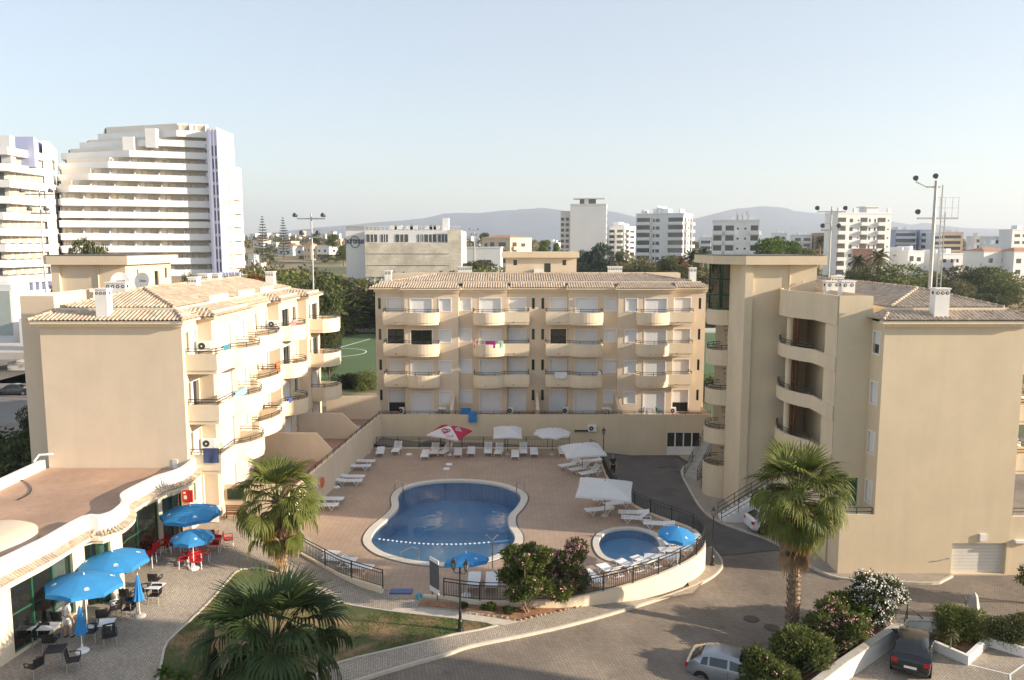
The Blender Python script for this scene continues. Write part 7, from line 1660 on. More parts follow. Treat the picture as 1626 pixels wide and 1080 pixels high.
# ---- lamps
LGL = glassmat('lantern_glass', (.45, .42, .36), .2, .3); BLK = mat('black_cast_iron', (.012, .014, .014), .45, .1, 6)
def lantern(t, x, y, z, s=1.0):
    m = MB(); m.lathe([(.03 * s, 0), (.06 * s, .05 * s), (.07 * s, .06 * s)], 6, (0, 0)); m.lathe([(.15 * s, .36 * s), (.10 * s, .44 * s), (.03 * s, .50 * s), (.035 * s, .54 * s), (.008 * s, .60 * s)], 6)
    for k in range(6): a = k * pi / 3; m.tube([(.065 * s * cos(a), .065 * s * sin(a), .06 * s), (.13 * s * cos(a), .13 * s * sin(a), .37 * s)], .010 * s, 4)
    m.v = [(a + x, b + y, c + z) for a, b, c in m.v]; o = m.build('lantern', BLK, t); g = MB(); g.lathe([(.055 * s, .065 * s), (.12 * s, .36 * s)], 6); g.v = [(a + x, b + y, c + z) for a, b, c in g.v]; g.build('lantern_glass', LGL, o)
def lamp(label, px, py, z, h, heads, s=1.0):
    x, y = G(px, py, z); t = thing('street_lamp', label, 'street lamp', (x, y, z)); m = MB(); m.lathe([(.16, 0), (.16, .08), (.11, .14), (.10, .45), (.12, .5), (.075, .6), (.06, .95), (.07, 1.0), (.045, 1.08), (.036, h * .55), (.042, h * .56), (.034, h - .55), (.05, h - .5), (.03, h - .42)], 10); m.v = [(a + x, b + y, c + z) for a, b, c in m.v]; m.build('post', BLK, t)
    if heads == 2:
        a = MB()
        for sx in (-1, 1): a.tube([(x, y, z + h - .62), (x + sx * .1, y - .03 * sx, z + h - .72), (x + sx * .25, y - .08 * sx, z + h - .72), (x + sx * .30, y - .1 * sx, z + h - .58)], .018, 6)
        a.build('bracket', BLK, t)
        for sx in (-1, 1): lantern(t, x + sx * .30, y - .1 * sx, z + h - .60, s)
    else: lantern(t, x, y, z + h - .5, s)
x_, y_, z_ = GH(731, 1002); lamp('black street lamp with two lanterns on the lawn beside the pool entrance', 731, 1002, z_, 3.55, 2, 1.05)
lamp('black single street lamp outside the curved retaining wall on the right', 1131, 897, -1.29, 3.5, 1, 1.15)
lamp('dark single street lamp by the back wall behind the tilted parasol', 958, 732, -1.32, 2.9, 1, 1.2)
# ---- floodlight masts of the sports ground
def mast(label, px, ybase, ytop, Yd, style, r=.28):
    X, zt = V(px, ytop, Yd); t = thing('floodlight_mast', label, 'floodlight mast', (X, Yd, GZ)); MB().tube([(X, Yd, GZ), (X, Yd, zt)], [r, r * .6], 10).build('pole', STEEL, t)
    f = MB(); L_ = []
    if style == 'small':
        f.beam((X - 1.6, Yd, zt - .6), (X + 1.6, Yd, zt - .6), .14); f.beam((X - 1.1, Yd, zt - 2.7), (X + 1.1, Yd, zt - 2.7), .16); 
        for s in (-1, 1): f.beam((X + s * 1.0, Yd, zt - 2.7), (X + s * 1.0, Yd, zt - 1.9), .06); L_ += [(X + s * 1.6, zt - .3)]
        f.beam((X - 1.0, Yd, zt - 1.9), (X + 1.0, Yd, zt - 1.9), .06); L_ += [(X - .9, zt - 2.3), (X + .95, zt - 2.3)]
    else:
        f.beam((X - 1.6, Yd, zt - 3.6), (X + 2.3, Yd, zt - 3.6), .22, .16); f.beam((X - .9, Yd, zt - .6), (X + .4, Yd, zt - .6), .16)
        for s in (0, .5, 1.0, 1.7, 2.3): f.beam((X + s, Yd, zt - 3.6), (X + s, Yd, zt - 1.6), .03)
        for q in (1.6, 2.6): f.beam((X + .2, Yd, zt - q), (X + 2.3, Yd, zt - q), .03)
        f.tube([(X + .65, Yd, GZ + 1), (X + .65, Yd, zt - .4)], .06, 5); f.tube([(X + 1.05, Yd, GZ + 1), (X + 1.05, Yd, zt - 3)], .06, 5)
        k = GZ + 1
        while k < zt - 3: f.beam((X + .65, Yd, k), (X + 1.05, Yd, k), .04); k += .55
        L_ = [(X - 2.0, zt + .1), (X - .1, zt + .3), (X - 1.6, zt - 3.1)]; f.beam((X - 2.0, Yd, zt - .1), (X - .9, Yd, zt - .6), .08)
    f.build('platform', STEEL, t)
    for (a, b) in L_: MB().tube([(a, Yd - .1, b), (a - .25, Yd - .45, b + .12)], [.15, .26], 10).build('floodlight', mat('lamp_housing', (.08, .08, .08), .5, .1, 3), t)
mast('slim floodlight mast rising behind the far end of the left wing', 494, 455, 339, 92, 'small', .14)
mast('slim floodlight mast in front of the tall white block on the right', 1321, 437, 328, 92, 'small', .13)
mast('tall thick floodlight mast with ladder and caged platform on the right', 1487, 463, 287, 78, 'big', .25)
mast('pale floodlight mast before the leftmost high-rise', 62, 462, 300, 90, 'small', .13)
mast('short twin-headed lamp mast right of the screened building', 753, 380, 363, 300, 'small', .4)

# ---- towels and things on the railings
def towel(px0, py0, px1, py1, Y, m_, label, cat='towel', stripes=None, xface=None, name='towel'):
    (a, zt), (b, zb) = V(px0, py0, Y), V(px1, py1, Y); m = MB(); n = 8
    def P(u, f, bk): 
        w_ = .03 * sin(u * 9 + f * 2); return (a + (b - a) * u, Y - .05 - bk * .0 - w_ * f + (.0 if not bk else .10), zt + (zb - zt) * f)
    vs = []
    for i in range(n + 1):
        u = i / n; vs += [P(u, 1, 0), P(u, .5, 0), P(u, 0, 0), P(u, 0, 1), P(u, .6, 1)]
    m.v = vs; m.f = [(i * 5 + j, i * 5 + j + 1, i * 5 + j + 6, i * 5 + j + 5) for i in range(n) for j in range(4)]
    c = ((a + b) / 2, Y, zb); o = m.build(name, m_, recalc=False, loc=c); tag(o, label, cat)
    if xface is not None: pass
    return o
def cloth(n, c, var=.08): return mat(n, c, .9, var, 6)
def stripem(n, c1, c2, s):
    m = cloth(n, c1); nt_ = m.node_tree; p = nt_.nodes['Principled BSDF']; tc = nt_.nodes.new('ShaderNodeTexCoord'); w_ = nt_.nodes.new('ShaderNodeTexWave'); w_.inputs['Scale'].default_value = s; nt_.links.new(tc.outputs['Object'], w_.inputs['Vector']); r = nt_.nodes.new('ShaderNodeValToRGB'); r.color_ramp.interpolation = 'CONSTANT'; r.color_ramp.elements[0].color = (*c1, 1); r.color_ramp.elements[1].color = (*c2, 1); r.color_ramp.elements[1].position = .5; nt_.links.new(w_.outputs['Fac'], r.inputs[0]); nt_.links.new(r.outputs[0], p.inputs['Base Color']); return m
yb_ = 74.3
towel(771, 542, 786.5, 553, 73.95, cloth('purple_cloth', (.35, .02, .22)), 'purple towel over the second-floor balcony rail of the middle block')
towel(752, 541, 760, 552, 74.3, stripem('red_striped_cloth', (.6, .12, .08), (.7, .65, .6), 2.2), 'red striped towel at the left end of the same balcony as the purple towel')
towel(788, 541, 799, 552, 74.2, stripem('green_striped_cloth', (.25, .55, .25), (.72, .75, .7), 2.6), 'green and white striped towel right of the purple towel')
towel(881, 591.5, 900, 601, 74.55, cloth('white_cloth', (.75, .75, .76)), 'white cloth over the first-floor balcony rail right of centre')
towel(949, 590, 954.5, 597, 74.2, cloth('white_cloth', (0, 0, 0)), 'small white cloth at the right end of the first-floor balcony')
towel(732, 648, 748, 658, 72.0, cloth('blue_cloth', (.03, .18, .45)), 'blue towel bundled on the terrace railing left of centre')
towel(744, 654, 757, 671, 71.7, cloth('blue_print_cloth', (.04, .2, .5), .5), 'printed blue towel hanging down the terrace wall above the red parasol')
def towelx(px0, pyt, pyb, wd, X, m_, label):      # hangs on a rail that runs along Y
    d = X * F / (px0 - 813); Y0 = (d - 0) / cos(TH) - 1; z1 = 18 - (pyt - 390) * d / F; z0 = 18 - (pyb - 390) * d / F; m = MB(); n = 6; vs = []
    for i in range(n + 1):
        u = Y0 + wd * i / n; w_ = .03 * sin(i * 1.7); vs += [(X + .07 + w_, u, z0), (X + .07 + w_ * .5, u, (z0 + z1) / 2), (X + .06, u, z1), (X - .06, u, z1), (X - .07, u, (z0 + z1) / 2)]
    m.v = vs; m.f = [(i * 5 + j, i * 5 + j + 1, i * 5 + j + 6, i * 5 + j + 5) for i in range(n) for j in range(4)]; tag(m.build('towel', m_, recalc=False, loc=(X, Y0, z0)), label, 'towel')
towel(323, 712, 348, 735, 45.45, cloth('navy_cloth', (.045, .07, .15)), 'two navy towels over the lowest near balcony rail of the left wing')
towelx(437, 577, 592, .9, -17.75, cloth('orange_cloth', (.75, .18, .03)), 'orange towel on the second-floor balcony of the left wing')
towelx(372, 622, 632, 2.0, -16.15, cloth('pale_blue_cloth', (.25, .5, .62)), 'pale blue towel over the curved near balcony of the left wing')
towelx(356, 548, 555, 1.1, -16.9, cloth('teal_cloth', (.05, .22, .28)), 'dark teal cloth on the top near balcony of the left wing')
towelx(462, 512, 517, 1.6, -16.6, cloth('pink_cloth', (.55, .2, .2), .4), 'reddish cloth on the top balcony by the air conditioner at the far end')
towelx(455, 634, 641, .8, -16.8, cloth('royal_blue_cloth', (.04, .08, .35)), 'royal blue cloth on the first-floor far balcony of the left wing')
# terrace furniture
GCh = proto('garden_chair', 'chair'); CW_ = chair_proto(PLASW, 'garden_chair'); CT_ = chair_proto(cloth('teal_plastic', (.02, .22, .28)), 'garden_chair'); bpy.data.objects.remove(GCh)
for (p, px, Y, z, rz, lb) in ((CW_, 567, 66.8, 1.83, 20, 'white plastic chair on the red-tiled terrace by the far divider'), (CW_, 695, 74.6, 1.86, 70, 'white chair on the ground terrace left of the first divider'), (CW_, 970, 74.4, 1.86, -60, 'white chair on the ground terrace beside the right divider'), (CT_, 1018, 74.3, 1.86, 80, 'dark blue chair left of the white table on the right terrace'), (CT_, 1046, 74.3, 1.86, -80, 'teal chair right of the white table on the right terrace'), (CW_, 710, 74.5, 1.86, -60, 'white chair touching the first divider')):
    X = XA(px, Y, 2); put(p, (X, Y, z), radians(rz + 180), lb)
for (px, Y, lb) in ((558, 67.2, 'white plastic table beside the terrace chair on the left terraces'), (702, 74.4, 'white table between two white chairs on the ground terrace'), (961, 74.5, 'white table beside the right divider'), (1032, 74.3, 'white table between the dark blue and teal chairs')):
    put(TW_, (XA(px, Y, 2), Y, 1.86 if px > 600 else 1.83), 0, lb)

# ---- restaurant forecourt things
Yw = 45.06; a, z1 = V(290, 778, Yw); b, z0 = V(310, 797, Yw)
t = thing('hose_cabinet', 'red fire-hose cabinet with white stickers on the cream wall', 'hose cabinet', ((a + b) / 2, Yw, z0)); MB().box(a, b - .1, Yw - .12, Yw - .001, z0, z1).build('box', mat('signal_red', (.5, .02, .02), .5, .05, 3), t, bevel=.01)
m = MB(); m.box(a + .08, a + .22, Yw - .125, Yw - .12, z1 - .2, z1 - .08); m.box(a + .1, a + .28, Yw - .125, Yw - .12, z1 - .52, z1 - .3); m.build('sticker', WHITE, t)
Yw = 48.28; a, z1 = V(361, 776, Yw); b, z0 = V(388, 793, Yw)
t = thing('menu_board', 'dark green board with a red shell-shaped crest on the cream wall', 'notice board', ((a + b) / 2, Yw, z0)); MB().box(a, b, Yw - .06, Yw - .001, z0, z1).build('board', GREENF, t); MB().box(a, b, Yw - .075, Yw - .06, z0 + .05, z1 - .08).build('face', mat('chalkboard', (.015, .03, .02), .6, .2, 3), t)
MB().tube([((a + b) / 2, Yw - .05, z1), ((a + b) / 2, Yw - .001, z1)], .16, 12).build('crest', PINKF, t)
x, y, z = GA(339, 830, 0); t = thing('advertising_board', 'white A-board with a colourful picture beside the large high blue parasol', 'sign', (x, y, z)); MB().add([(x - .33, y - .02, z + .04), (x + .33, y - .02, z + .04), (x + .33, y + .12, z + 1.05), (x - .33, y + .12, z + 1.05), (x - .33, y + .02, z + .04), (x + .33, y + .02, z + .04), (x + .33, y + .16, z + 1.05), (x - .33, y + .16, z + 1.05)], [(0, 1, 2, 3), (7, 6, 5, 4), (0, 4, 5, 1), (1, 5, 6, 2), (2, 6, 7, 3), (3, 7, 4, 0)]).build('panel', WHITE, t)
MB().add([(x - .27, y + .015, z + .14), (x + .27, y + .015, z + .14), (x + .27, y + .08, z + .72), (x - .27, y + .08, z + .72)], [(0, 1, 2, 3)]).build('picture', cloth('printed_poster', (.45, .3, .45), .6), t); MB().add([(x - .25, y + .085, z + .78), (x + .25, y + .085, z + .78), (x + .25, y + .10, z + .95), (x - .25, y + .10, z + .95)], [(0, 1, 2, 3)]).build('header', cloth('blue_print', (.15, .25, .55), .3), t)
for (px, py, lb) in ((373, 826, 'brown wooden bench below the dark green board'), (326, 826, 'brown wooden bench behind the white advertising board')):
    x, y, z = GA(px, py, 0); y = min(y, 47.6); t = thing('bench', lb, 'bench', (x, y, z)); m = MB()
    for k in range(4): m.box(x - .62, x + .62, y - .22 + k * .12, y - .13 + k * .12, z + .42, z + .45)
    m.build('seat', WOOD, t); m = MB()
    for k in range(4): m.box(x - .62, x + .62, y + .24, y + .265, z + .5 + k * .1, z + .57 + k * .1)
    m.build('backrest', WOOD, t)
    for sx in (-.58, .58):
        MB().box(x + sx - .03, x + sx + .03, y - .22, y - .16, z, z + .42).build('leg', WOOD, t); MB().box(x + sx - .03, x + sx + .03, y + .2, y + .26, z, z + .9).build('leg', WOOD, t)
# ---- round the pool
x, y = G(690, 951, 0); t = thing('notice_board', 'dark grey pool notice board with white header and foot by the gate', 'notice board', (x, y, 0)); M0 = Matrix.Translation((x, y, 0)) @ Matrix.Rotation(radians(-52), 4, 'Z')
MB().box(-.42, .42, -.02, .02, .62, 1.95).xf(M0).build('panel', mat('grey_notice', (.10, .115, .13), .5, .15, 6), t); MB().box(-.42, .42, -.021, .021, 1.955, 2.15).xf(M0).build('header', WHITE, t); MB().box(-.42, .42, -.021, .021, .35, .615).xf(M0).build('footer', WHITE, t)
m = MB(); m.tube([(-.25, .02, 0), (-.25, .02, .7)], .025, 6); m.tube([(.25, .02, 0), (.25, .02, .7)], .025, 6); m.xf(M0).build('posts', DARKF, t)
x, y = G(638, 940, 0); tag(MB().box(x - .62, x + .55, y - .28, y + .28, .01, .07).build('foot_bath', mat('blue_tray', (.04, .10, .28), .4, .1, 3), loc=(x, y, 0), bevel=.02), 'blue rectangular foot bath set in front of the pool entrance', 'foot bath')
x, y = G(665, 951, 0); m = MB(); m.lathe([(.12, 0), (.17, .1), (.17, .22), (.12, .3), (.02, .32)], 12); m.v = [(a + x, b + y, c) for a, b, c in m.v]; tag(m.build('bucket', mat('light_blue_plastic', (.08, .3, .45), .4, .1, 3), loc=(x, y, 0), smooth=True), 'light blue rounded bucket at the foot of the notice board', 'bucket')
x, y = G(782, 917, 0); t = thing('shower', 'steel pool shower with two raised arms behind the left oleander', 'shower', (x, y, 0)); MB().tube([(x, y, 0), (x, y, 2.1)], .035, 8).build('post', CHROME, t); m = MB()
for sx in (-1, 1): m.tube([(x, y, 2.08), (x + sx * .28, y, 2.42), (x + sx * .36, y, 2.36)], .022, 6)
m.build('arm', CHROME, t)
def grab(label, pts, r=.025):
    m = MB(); c = pts[0][0]; t = thing('pool_ladder', label, 'pool ladder', c)
    for p in pts: MB().tube([Vector(a) for a in p], r, 7).build('handrail', CHROME, t)
    return t
x, y = G(628, 782, 0); grab('steel pool ladder at the upper left of the large pool', [[(x - .1, y + .1 + k * .5, .0), (x - .1, y + .1 + k * .5, .6), (x + .12, y + .1 + k * .5, .78), (x + .45, y + .05 + k * .5, .7), (x + .6, y + .05 + k * .5, -.6)] for k in (0, 1)])
x, y = G(830, 784, 0); grab('steel pool ladder at the upper right of the large pool', [[(x + .1, y + k * .5, .0), (x + .1, y + k * .5, .6), (x - .12, y + k * .5, .78), (x - .4, y + k * .5, .7), (x - .55, y + k * .5, -.6)] for k in (0, 1)])
a = G(635, 890, 0); b = G(664, 893, 0); grab('bent steel handrail over the steps at the front of the large pool', [[(a[0], a[1] + .35, -.3), (a[0], a[1] + .35, .35), (b[0] - .35, b[1] + .5, .72), (b[0], b[1] + .3, .66), (b[0] + .03, b[1] + .25, -.2)]], .03)
x, y = -13.62, 54.0; z = 1.25; t = thing('lifebuoy', 'orange lifebuoy hanging on the left boundary wall', 'lifebuoy', (-13.45, 54.3, z)); m = MB(); xx = -13.55 + .13; m.tube([(xx, 54.6 + .33 * cos(k / 18 * 2 * pi), 1.35 + .33 * sin(k / 18 * 2 * pi)) for k in range(19)], .07, 8); m.build('ring', mat('orange_buoy', (.70, .13, .04), .5, .05, 3), t, smooth=True)
for (px, py, w_, h_, mm, lb) in ((571, 723, .28, .7, CONC, 'small grey litter bin with a blue lid in the back left corner of the deck'), (1114, 772, .26, .75, STEEL, 'small grey litter bin at the foot of the right stair drum')):
    x, y = G(px, py, 0 if px < 800 else -1.3); z = 0 if px < 800 else -1.3; t = thing('litter_bin', lb, 'litter bin', (x, y, z)); MB().box(x - w_ / 2, x + w_ / 2, y - w_ / 2, y + w_ / 2, z, z + h_).build('bin', mm, t, bevel=.03); MB().box(x - w_ / 2 - .02, x + w_ / 2 + .02, y - w_ / 2 - .02, y + w_ / 2 + .02, z + h_, z + h_ + .06).build('lid', mat('light_blue_plastic', (0, 0, 0)) if px < 800 else DARKF, t)
# manholes and drains
IRON = mat('cast_iron_cover', (.09, .07, .06), .7, .2, 8, .5, 30)
for (px, py, lb) in ((1193, 983, 'left of two round manhole covers in the street by the palm'), (1226, 997, 'right of two round manhole covers, next to the palm trunk'), (1050, 742, 'round manhole cover in the service lane, left of the pair'), (1069, 741, 'round manhole cover in the service lane, right of the pair'), (1081, 749, 'round manhole cover nearest the lane kerb')):
    x, y = G(px, py, -1.42); t = thing('manhole_cover', lb, 'manhole cover', (x, y, -1.43)); zz = hz(x) - .13 + (.034 if px < 1100 else .004); m = MB(); m.cyl(x, y, zz, zz + .012, .34, 20); m.build('lid', IRON, t); m = MB(); m.lathe([(.36, zz), (.36, zz + .008), (.42, zz + .008), (.38, zz)], 20, (x, y)); m.build('rim', IRON, t)
for (px, py, w_, rz, lb) in ((1345, 921, .95, -8, 'street drain grating at the kerb below the right wing'), (1094, 1028, .9, 12, 'street drain grating left of the silver car')):
    x, y = G(px, py, -1.43); t = thing('drain_grating', lb, 'drain', (x, y, -1.43)); m = MB(); m.box(-w_ / 2, w_ / 2, -.18, .18, 0, .010); m.xf(Matrix.Translation((x, y, -1.428)) @ Matrix.Rotation(radians(rz), 4, 'Z')); m.build('frame', CONC, t)
    m = MB()
    for k in range(14): m.box(-w_ / 2 + .05 + k * (w_ - .1) / 14, -w_ / 2 + .085 + k * (w_ - .1) / 14, -.14, .14, .008, .016)
    m.xf(Matrix.Translation((x, y, -1.428)) @ Matrix.Rotation(radians(rz), 4, 'Z')); m.build('bars', IRON, t)
# stones along the flower bed
rs = random.Random(4); STN = mat('reddish_stone', (.42, .26, .18), .9, .3, 4)
sp_pts = [GH(*p) for p in ((745, 975), (801, 981), (822, 987), (848, 980), (880, 973), (901, 968), (928, 962))]
k = 0
stm = MB()
for a, b in zip(sp_pts, sp_pts[1:]):
    n_ = int((Vector(a) - Vector(b)).length / .28)
    for i in range(n_):
        p = Vector(a).lerp(Vector(b), (i + rs.random() * .5) / n_); r = rs.uniform(.05, .11); m = MB(); m.lathe([(r * .6, 0), (r, r * .4), (r * .8, r * .9), (r * .1, r * 1.1)], 6); m.v = [(q[0] * rs.uniform(.85, 1.2) + p.x, q[1] * rs.uniform(.85, 1.2) + p.y, q[2] + p.z) for q in m.v]; o = m.build('edging_stone', STN, loc=tuple(p)); tag(o, 'rough reddish stone in the row edging the flower bed by the oleanders', 'stone', 'stones edging the flower bed')

# ---- the little car park at bottom right
WLP = [G(1275, 1100, -.5), G(1340, 1050, -.5), G(1438, 984.5, -.5), G(1486, 986, -.5)]
tag(MB().pathwall(WLP, -1.6, -.5, .28).build('parking_wall', WHITEW, loc=(*WLP[1], -1.3)), 'white wall with a grey coping slanting up between the oleanders and the car park', 'wall')
tag(MB().pathwall(WLP, -.497, -.42, .36).build('wall_coping', CONC, loc=(*WLP[2], -.5)), 'grey concrete coping on the slanting white car park wall', 'coping')
W2 = [G(1450, 1003, -.95), G(1536, 1040, -.95), G(1568, 1011, -.95), G(1632, 1030, -.95)]
tag(MB().pathwall(W2, -1.6, -.95, .2).build('planter_wall', WHITEW, loc=(*W2[1], -1.3)), 'low zigzag white planter wall below the hedges beside the black car', 'wall')
cp = [G(*p, -1.42) for p in ((1255, 1120), (1340, 1064), (1440, 998), (1536, 1045), (1568, 1018), (1640, 1036), (1700, 1200), (1250, 1200))]
tag(fill(cp, zf=lambda x, y: -1.40).build('car_park', COBB, recalc=False), kind='structure')
b1 = [G(*p, -1.3) for p in ((1482, 992), (1452, 1000), (1534, 1038), (1566, 1010), (1640, 1028), (1640, 1000), (1560, 1000))]
tag(fill(b1, zf=lambda x, y: -1.22).build('planting_bed', SOIL, recalc=False), kind='structure')
b2 = [G(*p, -1.3) for p in ((1180, 1120), (1180, 1090), (1235, 1050), (1300, 1015), (1350, 990), (1420, 985), (1440, 990), (1340, 1058), (1262, 1118))]
tag(fill(b2, zf=lambda x, y: -1.30).build('planting_bed', SOIL, recalc=False), kind='structure')
m = MB(); l1 = [G(1530, 1053, -1.39), G(1604, 1071, -1.39), G(1645, 1042, -1.39)]; m.pathwall(l1, -1.396, -1.388, .07); m.pathwall([l1[1], G(1606, 1100, -1.39)], -1.3955, -1.3875, .07); tag(m.build('parking_line', mat('white_line_paint', (0, 0, 0)), loc=(*l1[0], -1.39)), kind='structure')
def fpost(label, px, pb, ptop, bend, zb, brace=None):
    x, y = G(px, pb, zb); d = y * cos(TH) + (H - zb) * sin(TH); h = (pb - ptop) / F * d * .98; t = thing('fence_post', label, 'fence post', (x, y, zb)); MB().tube([(x, y, zb), (x, y, zb + h * .72), (x + bend, y, zb + h)], .03, 6).build('post', GREENF if bend else DARKF, t)
    for (dx, dy) in brace or (): MB().tube([(x, y, zb + h * .5), (x + dx, y + dy, zb)], .025, 5).build('brace', DARKF, t)
fpost('bent green fence post with two braces right of the white oleander', 1440, 985, 938, -.2, -.5, ((.9, 0), (-.4, -.5)))
fpost('bent green fence post left of the concrete pyramid post', 1533, 972, 944, -.15, -1.3)
x, y = G(1545, 978, -1.3); t = thing('concrete_post', 'pale weathered concrete pyramid-shaped post behind the hedge', 'post', (x, y, -1.3)); m = MB(); m.add([(x - .42, y - .42, -1.35), (x + .42, y - .42, -1.35), (x + .42, y + .42, -1.35), (x - .42, y + .42, -1.35), (x - .42, y - .42, -1.15), (x + .42, y - .42, -1.15), (x + .42, y + .42, -1.15), (x - .42, y + .42, -1.15)], [(0, 3, 2, 1), (4, 5, 6, 7), (0, 1, 5, 4), (1, 2, 6, 5), (2, 3, 7, 6), (3, 0, 4, 7)]); m.build('plinth', CONC, t)
MB().tube([(x, y, -1.16), (x, y, -.2), (x, y, .0)], [.40, .19, .03], 4).build('shaft', CONC, t)
# wires over the shrubs
m = thing('wire_fence', 'slack grey wires strung through the oleanders beside the white wall', 'fence', (*WLP[1], -.5)); A = Vector((WLP[0][0], WLP[0][1] + .1, -.4)); Bv = Vector((WLP[2][0], WLP[2][1] + .1, -.4))
for k in range(4): q = Vector((0, 0, .25 + .22 * k)); MB().tube([A + q, A.lerp(Bv, .5) + q * .8, Bv + q], .004, 3).build('wire', DARKF, m)

# ---- outside stairs of the right stair tower
def stairs(label, p0, p1, n, wd, z0, z1, rails=True):
    p0, p1 = Vector(p0), Vector(p1); u = (p1 - p0); L = u.length; u.normalize(); s_ = Vector((-u.y, u.x)); t = thing('staircase', label, 'staircase', (*p0, z0)); m = MB()
    for i in range(n):
        a = p0 + u * L * i / n; b = p0 + u * L * (i + 1) / n; h = z0 + (z1 - z0) * (i + 1) / n; q = [a - s_ * wd / 2, b - s_ * wd / 2, b + s_ * wd / 2, a + s_ * wd / 2]; m.prism([tuple(v) for v in q], z0 - .2, h)
    m.build('steps', WHITEW if rails else CONC, t)
    for sg in (-1, 1):
        r = MB(); a = p0 + s_ * sg * wd / 2; b = p1 + s_ * sg * wd / 2
        for hh in (.95, .62, .3): r.tube([(a.x, a.y, z0 + hh), (b.x, b.y, z1 + hh)], .025, 5)
        for k in range(4): c = a.lerp(b, k / 3); zc = z0 + (z1 - z0) * k / 3; r.cyl(c.x, c.y, zc - .05, zc + .95, .025, 5)
        r.build('railing', RAIL, t)
    return t
stairs('steps with dark railings climbing along the foot of the right stair tower', (14.75, 54.5), (18.2, 54.3), 11, 1.3, -1.3, 1.0)
stairs('steep dark-railed stair behind the right stair drum', (14.9, 64.3), (17.4, 67.0), 12, 1.2, -1.3, 1.85, False)

